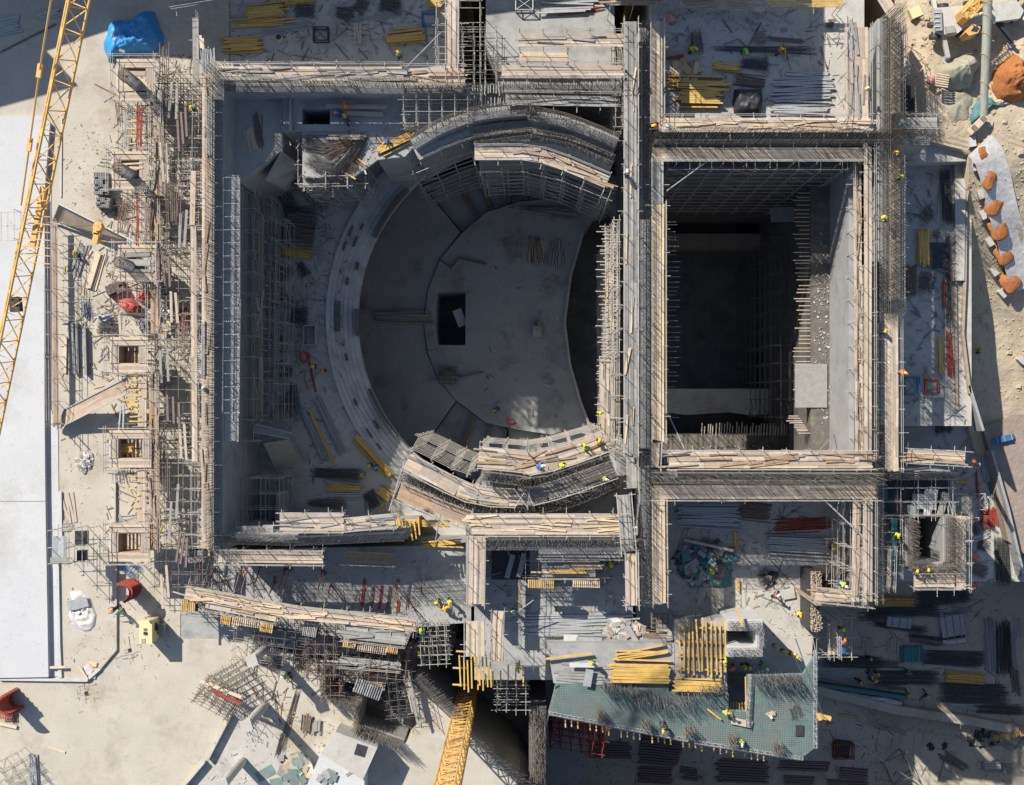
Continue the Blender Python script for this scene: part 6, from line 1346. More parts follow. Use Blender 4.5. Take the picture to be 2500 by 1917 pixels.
table('left yellow-jointed edge form of the lower middle bay', q(2,2,375,1575), 200, 60, 2, 4.0, 14); table('right pale edge form of the lower middle bay', q(2,2,720,1575), 210, 50, 2, 4.0, 14, 'plankn')
# ladder and tools on walkways
p = P(q(2,2,610,880), 5.6); e = empty('ladder', 'white ladder lying on the broad curved walkway', 'ladder', p); d = Vector((1, .19, 0)).normalized(); n_ = Vector((-d.y, d.x, 0))
for s in (-.17, .17): pole(e, 'stile', p - d * 1.9 + n_ * s, p + d * 2.0 + n_ * s, .035, 'white')
for i in range(14): q0 = p + d * (-1.8 + i * .28); pole(e, 'rung', q0 - n_ * .17, q0 + n_ * .17, .03, 'white')
for c, z, m_, nm in ((q(3,0,990,675), ZW, 'cream', 'pale sack on the narrow walkway right of the pit'), (q(2,2,905,1660), 0, 'white', 'white bag near the lower middle bay'), (q(0,1,1550,1520), ZW, 'white', 'white coil on the tall wall walkway')):
    drape('sack', nm, 'sack', [(c[0] + 7 * math.cos(t), c[1] + 6 * math.sin(t)) for t in [i * .7 for i in range(9)]], z + .1, .45, m_, 5, .05, 2)
p = P(q(2,0,1335,955), ZW); b = MB(); b.tube(p, p + Vector((0, 0, .35)), .2, 14); b.build('bucket', 'white', label='white bucket beside the worker in red', cat='bucket')
p = P(q(1,0,262,300), 0); b = MB(); b.tube(p, p + Vector((0, 0, .8)), .33, 18); o = b.build('concrete_pipe', 'slab', label='short upright concrete pipe on the top slab', cat='pipe'); b = MB(); b.tube(p + Vector((0, 0, .8)), p + Vector((0, 0, .805)), .26, 18); b.build('bore', 'black', o)
# rubbish heap left under the deep pit
rubble('rubbish_heap', 'large dark rubbish heap between the steel piles', 'rubble', q(2,2,1620,1400), 480, 320, -3, (('black', 'dark_piece'), ('gplank', 'board_piece'), ('rust', 'rusty_piece'), ('galv', 'grey_piece'), ('teal', 'teal_piece')), 230, .8, (.2, 1.1))
one('timber_plank', 'plank', 'plank', q(2,2,1650,1280), 390, 12, -2.2, .25, .08, 'long pale plank across the rubbish heap', 'plank')
for x, y, w_, nm in ((1555, 1560, .9, 'left'), (1740, 1545, 1.1, 'right')): one('formwork_panel', 'plank', 'teal', q(2,2,x,y), 110 if x < 1600 else 165, 0, -2.9, w_, .1, nm + ' dark teal panel under the rubbish heap', 'panel')
rubble('rubbish_heap', 'small tangled heap with a white sack right of the low slab', 'rubble', q(3,2,230,1530), 130, 120, -3, (('black', 'dark_piece'), ('rust', 'rusty_piece')), 60, .5, (.2, .7))
drape('crumpled_sheet', 'white crumpled bag left of the tangled heap', 'sheet', [q(3,2,*p) for p in ((100,1420),(160,1415),(175,1460),(140,1475),(100,1465))], -3, .35, 'sheet', 5, .15, 3)
one('square_cover', 'plank', 'slab', q(3,3,390,225), 90, -10, -2.9, .95, .15, 'pale square concrete lid on the low slab', 'lid')
# lower right yard : bar bundles
for nm, c, L, W_, a, n in (('long dark bar bundle at the middle of the lower right yard', q(3,3,1290,860), 480, 100, 1, 90), ('dark bar bundle left of the wood pallets', q(3,3,880,745), 460, 90, 2, 90), ('wide dark bar bundle above the pale pipes', q(3,3,1640,715), 480, 110, 3, 110), ('striped bar bundle under the yellow beam stack', q(3,3,1790,985), 520, 150, 3, 150),
    ('dark bar bundle beside the upright pale pipes', q(3,3,2020,640), 420, 110, 88, 90), ('dark bar bundle under the right tower, left', q(3,3,1260,365), 560, 80, -3, 90), ('dark bar bundle under the right tower, right', q(3,3,1560,250), 420, 110, -4, 110), ('dark beam-like bundle slanting in the yard', q(3,3,1230,480), 420, 40, 8, 50),
    ('thin bar bundle by the blue wrapped pile', q(3,3,1430,575), 280, 60, 8, 40), ('dark bar mat at the lower right of the yard', q(3,3,1990,1105), 380, 60, 2, 60), ('bar bundle right of the right tower', q(3,2,2010,1400), 380, 110, 87, 100), ('dark frame bundle near the red pile on the right', q(3,2,1830,1140), 100, 110, 60, 50), ('round dark coil near the right tower', q(3,2,1860,1280), 80, 80, 20, 60)):
    bundle(nm, c, L, W_, a, ZY if c[1] > 1440 else -9.8, 'dreb', n, .4, .05)
stack('red rod in the square pile right of the right tower', q(3,2,1930,1070), 140, 150, 82, -9.8, 'rodr', 2, fan=.02)
stack('white profile beside the round coil right of the tower', q(3,2,1835,1225), 150, 45, -20, -9.8, 'galv', 1)
stack('pale stick in the left wood pallet of the lower right yard', q(3,3,985,600), 90, 90, 92, ZY, 'plank', 2, fan=.03); stack('pale stick in the right wood pallet of the lower right yard', q(3,3,1180,620), 110, 110, 94, ZY, 'plank', 2, fan=.03); stack('pale stick in the pallet under the right wood pallet', q(3,3,1190,700), 80, 80, 96, ZY, 'plank', 1, fan=.06)
for nm, m_, c, L, a, wd, h_ in (('blue-grey wrapped panel pile in the lower right yard', 'galv', q(3,3,1630,460), 180, -8, 3.2, .5), ('dark wrapped panel pile under the blue-grey one', 'black', q(3,3,1640,540), 180, -4, 1.6, .4), ('teal panel stack by the workers in the lower right yard', 'teal', q(3,3,1320,680), 160, 2, 2.2, .5), ('grey panel stack by the dark slanting bundle', 'galv', q(3,3,1225,440), 190, 5, 1.6, .5),
    ('grey box stack at the lower right corner', 'galv', q(3,3,1915,1520), 70, 88, 2.4, .9), ('thin blue panel on the slope right of the slab', 'bluep', q(3,2,2020,470), 190, -14, .7, .3)):
    pstack(nm, m_, c, L, a, ZY if c[1] > 1440 else -8, wd * .75, h_)
drape('crumpled_sheet', 'pale blue crumpled plastic on the wrapped panel pile', 'sheet', [q(3,3,*p) for p in ((1555,580),(1640,570),(1745,555),(1745,600),(1600,615),(1560,600))], ZY + .5, .25, 'sheet', 5, .12, 2.5)
drape('plastic_sheet', 'long crumpled translucent white plastic along the lower yard wall', 'plastic sheet', [q(3,3,*p) for p in ((775,960),(850,965),(1000,1000),(1130,1010),(1260,1050),(1240,1100),(1150,1060),(1040,1090),(900,1050),(790,1020))], ZY + 1.0, .3, 'sheet', 7, .3, 1.6, seed=4)
w = wpath([q(3,3,610,960), q(3,3,1200,1110), q(3,3,1800,1200), q(3,3,2300,1300)], ZY + 1.6); b = MB(); strip(b, w, -.45, .45, ZY + 1.6, ZY); b.build('low_concrete_wall', 'yard', label='low white-topped wall crossing the lower right yard', cat='wall')
w = wpath([q(3,3,620,920), q(3,3,1290,1020)], ZY + 1.5); b = MB(); strip(b, w, -.2, .2, ZY + 1.5, ZY); b.build('low_concrete_wall', 'teal', label='thin dark edge board above the crumpled plastic', cat='wall')
scaffold('leaning thin pole frame along the low white-topped wall', [q(3,3,960,1160), q(3,3,1700,1270)], 1.6, ZY + 1.8, ZY, bay=1.3, lift=.9, r=.02)
stack('yellow joist in the row at the right end of the low wall', q(3,3,2060,1300), 45, 230, 75, ZY + 1.7, layers=1, fill=.55, fan=.03); stack('pale tube laid at the right end of the low wall', q(3,3,2010,1350), 200, 60, 30, ZY, 'pipe', 1, fan=.04)
rubble('rubble_heap', 'dark rubble heap at the right end of the low wall', 'rubble', q(3,3,1870,1330), 230, 120, ZY, (('black', 'dark_piece'), ('gplank', 'board_piece')), 70, .6, (.2, .9))
one('timber_beam', 'hbeam', 'yel', q(3,3,840,1150), 150, 8, ZY, .2, .2, 'yellow beam lying alone under the crumpled plastic', 'beam')
crossframe('dark red skip frame at the lower right yard', q(3,3,798,1410), 150, 110, ZY, 'red', 1, .9); one('panel_stack', 'plank', 'black', q(3,3,790,1400), 120, 8, ZY + .2, 1.8, .3, 'dark boards inside the red skip frame', 'boards')
p = P(q(3,3,1100,1510), ZY + 3); e = empty('boom_pole', 'long white slanting pole over the lower right yard', 'pole', p); pole(e, 'tube', P(q(3,3,880,1345), ZY + 7), P(q(3,3,1380,1680), ZY + .5), .1, 'galv')
tower('dark pole frame crossed by the long white pole', q(3,3,1230,1560), 2.4, 2.6, ZY + 2, ZY, 1, 1, 1.8, m='dreb', r=.04, rz=.4)
for x in (1465, 1575): rubble('clod', ('left' if x < 1500 else 'right') + ' small dark star-shaped scrap on the lower right yard', 'scrap', q(3,3,x,1385), 50, 50, ZY, (('black', 'piece'),), 14, .2, (.2, .5))
# mobile crane hook, hanging right of the lattice girder
p = P(q(3,3,655,1165), 8); b = MB(); b.bar(p + Vector((-.5, .15, 0)), p + Vector((.6, -.1, 0)), .35, .4); b.bar(p + Vector((-.4, .3, 0)), p + Vector((-.3, -.2, 0)), .3, .5); o = b.build('hook_block', 'crane', label='yellow hook block hanging right of the pink lattice girder', cat='hook'); b = MB()
b.tube(p, P(q(3,3,440,560), 30), .04, 4); b.tube(p + Vector((-.2, 0, 0)), P(q(3,3,430,690), 30), .02, 4); b.build('hoist_rope', 'galv', o)
# ================================================================== RIGHT EDGE : SOIL, MEMBRANE, CRANE TRUCK
def zt_(c): return hterr(*c)
drape('sand_heap', 'grey-green sand heap beside the crane truck', 'sand heap', [q(3,0,*p) for p in ((1510,500),(1600,470),(1700,420),(1850,390),(1870,480),(1800,560),(1770,680),(1650,700),(1550,660),(1500,580))], 2.3, 2.0, 'gsand', 12, .5, .7, pw=2, kind='stuff', seed=2)
drape('sand_heap', 'grey sand fan spreading below the sand heap', 'sand heap', [q(3,0,*p) for p in ((1560,640),(1850,560),(1840,780),(1750,960),(1600,1000),(1520,860),(1480,720))], 1.6, .9, 'gsand', 12, .3, .6, pw=2, kind='stuff', seed=8)
drape('soil_heap', 'orange soil heap at the right edge', 'soil heap', [q(3,0,*p) for p in ((1930,560),(2000,470),(2085,405),(2200,480),(2300,600),(2250,760),(2090,800),(1980,770),(1930,680))], 2.4, 2.2, 'oran', 18, .8, 1.1, pw=2, kind='stuff', seed=6)
mem = [q(3,0,1840,1100), q(3,0,1910,1180), q(3,0,1950,1300), q(3,0,1980,1420), q(3,0,2010,1560), q(3,1,2030,200), q(3,1,2090,420), q(3,1,2160,640), q(3,1,2180,760)]
vs = []
b = MB(); w = [P(p, hterr(*p) + .12) for p in mem]; w = resample(w, .6); ns = normals(w)
L_ = []; 
for i, (p, n) in enumerate(zip(w, ns)):
    for j in range(7):
        o_ = -1.5 + j * .45; vs.append((p.x + n.x * o_, p.y + n.y * o_, p.z + .25 + noise.noise(Vector((p.x * 1.2, p.y * 1.2, j * .7))) * .12 + (.25 if j == 6 else 0)))
m_ = len(w)
fs = [(i * 7 + j, i * 7 + j + 1, (i + 1) * 7 + j + 1, (i + 1) * 7 + j) for i in range(m_ - 1) for j in range(6)]
n0 = len(vs); vs += [(v[0], v[1], v[2] - .04) for v in vs]; fs += [tuple(n0 + k for k in f[::-1]) for f in fs]
b.add(vs, fs); b.build('white_membrane', 'sheet', label='long white membrane strip laid down the sandy right slope', cat='membrane', smooth=True)
for i, (x, y, rx, ry) in enumerate(((1870, 1160, 45, 60), (1925, 1320, 45, 100), (1960, 1540, 55, 80), (1965, 75 + 1431, 10, 10), (2005, 1431 + 285, 60, 90), (2045, 1431 + 480, 55, 85), (2095, 1431 + 680, 58, 95))):
    c = q(3,0,x - 18,y)
    if rx < 20: continue
    drape('soil_heap', ['highest', 'second', 'third', '', 'fourth', 'fifth', 'lowest'][i] + ' orange soil mound on the white membrane strip', 'soil heap', [(c[0] + rx / 2.3 * math.cos(t) * (1 + .18 * math.sin(5 * t + i)), c[1] + ry / 2.4 * math.sin(t)) for t in [k * .3 for k in range(21)]], hterr(*c) + .34, .3, 'oran', 12, .07, 2.0, kind='stuff', group='orange mounds on the membrane', seed=i)
for i, c in enumerate((q(3,0,1775,1085), q(3,0,1805,1265), q(3,0,1840,1480), q(3,1,1858,205), q(3,1,1905,410), q(3,1,1940,635), q(3,1,2005,800), q(3,1,2150,1305))):
    z = hterr(*c); p = P(c, z); b = MB(); b.box(p, (.55, .85, .5), .15 + .1 * i); o = b.build('concrete_block', 'white' if i < 2 else 'slab', label='%s pale concrete block of the line down the sandy slope' % ('highest', 'second', 'third', 'fourth', 'fifth', 'sixth', 'seventh', 'lowest')[i], cat='block', group='pale blocks down the sandy slope')
b = MB(); c = q(3,0,1340,110); p = P(c, hterr(*c)); b.box(p, (1.0, .9, .7), .4); b.build('cut_stone', 'cream', label='pale square stone block near the sloping upper right walkway', cat='stone')
for c, a, nm in ((q(3,0,1268,700), 3, 'upper'), (q(3,0,1298,795), -8, 'lower')):
    p = P(c, hterr(*c) + .3); e = empty('plastic_pallet', nm + ' black grid pallet beside the right long wall', 'pallet', p, 'black grid pallets'); 
    for i in range(7): pole(e, 'slat', p + Vector((-.55, -.5 + i * .17, .1)), p + Vector((.55, -.5 + i * .17, .1)), .05, 'black'); pole(e, 'rib', p + Vector((-.52 + i * .17, -.55, .05)), p + Vector((-.52 + i * .17, .55, .05)), .05, 'black')
c = q(3,0,1555,605); z = 3.6; p = P(c, z); e = empty('wooden_pallet', 'tan wooden pallet tipped on the grey sand heap', 'pallet', p)
for i in range(6): dpt = -.5 + i * .2; pole(e, 'slat', p + Vector((-.55 + .15 * dpt, dpt, 0)), p + Vector((.55 + .15 * dpt, dpt - .2, .1)), .07, 'plankn')
for s in (-.5, .5): pole(e, 'runner', p + Vector((s, -.55, -.1)), p + Vector((s, .5, -.1)), .07, 'plankn')
p = P(q(3,0,1475,605), 2.9); b = MB(); b.tube(p + Vector((-.25, -.35, 0)), p + Vector((.25, .35, 0)), .32, 16); b.build('oil_drum', 'pink', label='pink drum lying beside the tipped wooden pallet', cat='drum')
# stones on the slope
b = MB()
for _ in range(1500):
    px = random.uniform(2230, 2520); py = random.uniform(0, 1000)
    if px < 2366 and py > 330: continue
    z = hterr(px, py); p = P((px, py), z); s = random.uniform(.03, .12) if random.random() < .93 else random.uniform(.12, .3); a = random.random() * 3; b.hexa([(p.x + x * s * math.cos(a) - y * s * math.sin(a), p.y + x * s * math.sin(a) + y * s * math.cos(a), z - .02 + zz * s) for zz, k in ((0, 1), (.8, .6)) for x, y in ((-k, -k), (k, -k * .8), (k * .8, k), (-k, k))])
b.build('loose_stones', 'sand', kind='stuff')
# mobile crane truck
zt0 = 2.8; A0 = P(q(3,0,1500,170), zt0 + 1.4)
def TP(x, y, z): return P(q(3,0,x,y), zt0 + z)
e = empty('mobile_crane', 'pale grey mobile crane truck with a yellow cab and spread outriggers', 'mobile crane', P(q(3,0,1800,130), zt0))
b = MB(); b.prism([TP(*p, 1.5) for p in ((1500, 60), (1700, 45), (1960, 20), (2120, 0), (2178, 80), (2150, 140), (1960, 165), (1740, 190), (1680, 250), (1590, 265), (1510, 240))], zt0 + .7); b.build('chassis', 'truck', e)
b = MB(); b.prism([TP(*p, 1.8) for p in ((1500, 75), (1550, 72), (1560, 230), (1510, 235))], zt0 + 1.5); b.prism([TP(*p, 1.75) for p in ((1580, 200), (1650, 195), (1660, 245), (1590, 255))], zt0 + 1.5); b.build('tool_box', 'galv', e)
for i in range(4): b = MB(); t_ = TP(1515, 95 + i * 36, 1.85); b.box(t_, (.5, .1, .06)); b.build('step', 'white', e)
for x, y in ((1487, 190), (1500, 280), (1700, 262), (1880, 190), (2050, 160), (2120, 130), (1560, 50), (1760, 30)):
    b = MB(); p = TP(x, y, .5); b.tube(p + Vector((0, -.16, 0)), p + Vector((0, .16, 0)), .52, 18); o = b.build('wheel', 'black', e); b = MB(); b.tube(p + Vector((0, -.18, 0)), p + Vector((0, .18, 0)), .25, 12); b.build('rim', 'galv', o)
for (a, c) in (((1560, 250), (1600, 440)), ((1500, 70), (1480, -60)), ((1970, 160), (2100, 320)), ((2100, 20), (2200, -60))):
    b = MB(); pa, pc = TP(*a, .95), TP(*c, .7); b.bar(pa, pc, .35, .35); o = b.build('outrigger', 'truck' if a[0] < 1900 else 'black', e); b = MB(); b.tube((pc.x, pc.y, zt0), (pc.x, pc.y, zt0 + .9), .1, 8); b.tube((pc.x, pc.y, zt0), (pc.x, pc.y, zt0 + .08), .35, 14); b.build('jack_foot', 'galv', o)
b = MB(); b.prism([TP(*p, 3.2) for p in ((1700, 80), (1800, -30), (1900, -40), (1880, 40), (1760, 150), (1715, 130))], zt0 + 1.55); b.build('slewing_body', 'crane', e)
b = MB(); b.prism([TP(*p, 3.3) for p in ((1735, 245), (1790, 180), (1850, 205), (1830, 250), (1760, 272))], zt0 + 1.6); o = b.build('cab', 'crane', e); b = MB(); b.prism([TP(*p, 3.35) for p in ((1775, 235), (1800, 198), (1838, 212), (1820, 240))], zt0 + 3.28); b.build('cab_window', 'glass', o)
truss(e, 'boom_base', TP(1745, 120, 3.6), TP(1900, -60, 4.2), .8, .8, .7, r=.05, rd=.03)
b = MB(); b.tube(TP(1750, 135, 3.4), TP(1890, 95, 3.8), .13, 10); b.build('ram', 'cream', e)
# the hanging duct lashed with ropes
D0 = P(q(3,0,1905,-40), 12.5); D1 = P(q(3,0,1870,880), 9.5); e = empty('grey_duct_pipe', 'long grey tube lashed with tan ropes, over the sandy slope', 'pipe', (D0 + D1) / 2)
b = MB(); N = 26; d = (D1 - D0); dn = d.normalized(); 
for i in range(N):
    r_ = 1.05 if i % 2 else 1.0; b.tube(D0 + d * (i / N), D0 + d * ((i + 1) / N), .37 - .05 * i / N, 20, .37 - .05 * (i + 1) / N)
b.build('tube', 'pipe', e, smooth=False)
for y in (40, 135, 270, 430, 640):
    t = (y + 40) / 920; p = D0 + d * t; b = MB(); rr_ = .40 - .04 * t; u = Vector((1, 0, 0)); v = Vector((0, 0, 1)); prev = None
    for i in range(13): a = 2 * math.pi * i / 12; c = p + u * math.cos(a) * rr_ + v * math.sin(a) * rr_ + dn * (.25 * math.cos(a)); 
    pts = [p + u * math.cos(2 * math.pi * i / 12) * rr_ + v * math.sin(2 * math.pi * i / 12) * rr_ + dn * (.3 * math.cos(2 * math.pi * i / 12)) for i in range(13)]
    for a_, c_ in zip(pts, pts[1:]): b.tube(a_, c_, .045, 5)
    b.tube(pts[0], pts[0] + Vector((.25, -.1, 0)), .04, 5); b.build('rope_lashing', 'rope', e)
for x, s in ((1800, -1), (1945, 1)): pass
b = MB(); b.bar(P(q(3,0,1760,1010), 2.4), P(q(3,0,1890,880), 3.0), .55, .35); o = b.build('chute', 'plankn', label='orange-brown chute frame at the lower end of the grey tube', cat='chute'); b = MB(); b.bar(P(q(3,0,1790,985), 2.75), P(q(3,0,1815,960), 2.8), .5, .1); b.bar(P(q(3,0,1860,915), 3.1), P(q(3,0,1885,890), 3.1), .5, .1); b.build('opening', 'rust', o)
drape('teal_cloth', 'teal cloth hanging around the lower end of the grey tube', 'cloth', [q(3,0,*p) for p in ((1840,730),(1930,740),(1985,800),(2140,790),(2060,830),(1940,800),(1880,760),(1810,850),(1780,950),(1765,900),(1790,800))], 2.2, .5, 'teal', 6, .3, 1.2)
p = P(q(3,0,1712,1000), 1.2); b = MB(); b.tube(p, p + Vector((0, 0, .25)), .62, 28); o = b.build('manhole_ring', 'gplank', label='round grey lid on the sand under the chute', cat='lid')
p = P(q(3,0,1635,1110), -4.2); b = MB(); b.tube(p, p + Vector((0, 0, .35)), .25, 16); b.build('bucket', 'white', label='white bucket on the pale apron slab', cat='bucket')
# pale apron edge boards and rails along the right slab
for nm, pts, z, m_ in (('brown board rail along the right slab, inner', [q(3,1,1650,0), q(3,1,1650,900), q(3,1,1660,1680)], -1.6, 'ply'), ('brown board rail along the right slab, outer', [q(3,0,1735,1100), q(3,1,1722,700), q(3,1,1705,1100), q(3,1,1760,1560)], -1.4, 'ply'), ('grey plank edge along the stony ground', [q(3,1,1755,1500), q(3,2,1860,410)], -1.4, 'galv'), ('brown steel ledge at the foot of the stony ground', [q(3,2,1925,560), q(3,2,2050,1000), q(3,2,2170,1520)], -7.6, 'galv')):
    w = wpath(pts, z); b = MB(); strip(b, w, -.12, .12, z + .35, z - 1.6); b.build('edge_board', m_, label=nm, cat='edge board')
rubble('pit_litter', 'white scraps strewn over the right ledge of the deep pit', 'litter', D(1762, 700), 150, 1500, -4, (('white', 'white_scrap'), ('gplank', 'grey_scrap')), 260, .05, (.04, .22), kind='stuff')
rubble('pit_litter', 'white scraps strewn over the lower ledge of the deep pit', 'litter', D(1600, 962), 800, 70, -20, (('white', 'white_scrap'), ('gplank', 'grey_scrap')), 100, .05, (.06, .2), kind='stuff')
one('formwork_panel', 'plank', 'gplank', q(3,1,560,1500), 330, 90, -3.9, 3.0, .06, 'tan board covering the lower part of the right pit ledge', 'panel')
one('formwork_panel', 'plank', 'gplank', q(3,1,380,200), 110, 88, -12, 3.4, .2, 'grey square panel at the upper corner of the deep pit', 'panel')
tower('dark pole scaffold on the right side of the deep pit', D(1672, 700), 2.0, 18, -12, -34, 2, 10, 3, m='dreb', r=.035)
# hall details
for nm, c, L, W_, a in (('dark frame heap in the upper part of the hall', q(1,0,450,1360), 230, 170, 30), ('dark bar pile at the hall edge', q(1,1,420,230), 270, 180, 5), ('black square bar pile beside the corner skip', q(1,1,410,965), 140, 110, 5), ('dark low frame near the hall scaffold', q(1,1,270,1400), 75, 180, 90), ('dark diagonal bars down the hall floor', q(1,0,740,1260), 560, 60, 128), ('dark heap between the yellow beams and the white profile', q(1,2,700,740), 380, 70, 5), ('dark bars under the curved walkway foot', q(1,2,960,930), 140, 90, 60)):
    bundle(nm, c, L, W_, a, 2.52 if c[1] < 420 and c[0] < 900 else -9.0, 'dreb', 90, .6, .25, links=False)
c = q(1,1,500,1120); p = P(c, -9.0); k = mpx(-9.0) / 3.1114; e = empty('rubbish_skip', 'open skip of rubbish beside the tier band', 'skip', p); b = MB(); sx, sy = 90 * k, 145 * k
for s in (-1, 1): b.box((p.x + s * sx / 2, p.y, -9.0), (.08, sy, 1.2)); b.box((p.x, p.y + s * sy / 2, -9.0), (sx - .08, .08, 1.19))
b.build('body', 'galv', e); b = MB()
for _ in range(40): x, y = random.uniform(-.42, .42) * sx, random.uniform(-.42, .42) * sy; v = Vector((random.uniform(-.2, .2), random.uniform(-.2, .2), .04)); q0 = Vector((p.x + x, p.y + y, -18.7)); b.bar(q0 - v, q0 + v, .2, .05)
b.build('rubbish', 'sheet', e, kind='stuff')
stack('dark red prop in the little pile at the upper hall floor', q(1,0,725,1420), 90, 70, 35, -9.0, 'rodr', 1)
stack('red steel prop lying down the hall floor beside workers', q(1,1,500,1400), 330, 22, 78, -9.0, 'rodr', 1)
for x, y, L, a in ((870, 1220, 115, 38), (820, 1255, 60, 42), (785, 1335, 115, 28), (1110, 1215, 70, 62), (1090, 1225, 60, 50)): one('timber_beam', 'hbeam', 'yel', q(1,0,x,y), L, a, 2.55 if x < 900 else -8.9, .12, .12, 'single yellow beam lying on the hall floor near the strapped stack', 'beam', 'single beams near the strapped stack')
b = MB(); p = P(q(1,1,452,1282), -9.0)
for i in range(16): a = i * .3927; a2 = a + .3927; b.tube(p + Vector((.45 * math.cos(a), .45 * math.sin(a), .1)), p + Vector((.45 * math.cos(a2), .45 * math.sin(a2), .1)), .12, 6)
b.build('hose_reel', 'redt', label='red ring-shaped reel on the hall floor', cat='reel')
# long bracing wires in the hall
for nm, a, za, c, zc, r_ in (('long pale bracing rod across the hall to the curved wall', q(1,0,1260,1310), -1, q(1,1,160,215), -14, .045), ('bent white bracing rod at the foot of the curved walkway', q(1,2,1205,650), 5, q(1,2,1090,1020), 5, .07), ('pale bracing rod over the upper left of the deep pit', q(2,0,1640,1225), 6, q(2,0,1325,1455), 6, .05), ('pale bracing rod over the lower left of the deep pit', q(2,2,1325,250), 4, q(2,2,1490,600), 5.5, .06),
    ('twin pale rods at the lower right of the deep pit', q(3,2,750,420), -3, q(3,2,600,590), 6.4, .05), ('white bracing rod crossing the lower right long wall', q(3,2,655,930), 6, q(3,2,975,1235), 6.8, .06), ('long white pole leaning off the green deck corner', q(2,3,490,905), 2.4, q(2,3,392,1330), -2, .06), ('pale double rod over the top slab by the green worker', q(1,0,1480,250), 6, q(1,0,1200,530), 6.5, .04), ('white rod leaning at the lower middle slab', q(2,3,320,275), 3, q(2,3,130,410), 2.2, .05), ('white rod standing beside the lower grid', q(1,2,1480,1040), 6, q(1,2,1440,1250), 5, .05)):
    pa, pc = P(a, za), P(c, zc); e = empty('bracing_rod', nm, 'rod', (pa + pc) / 2); pole(e, 'rod', pa, pc, r_, 'galv')
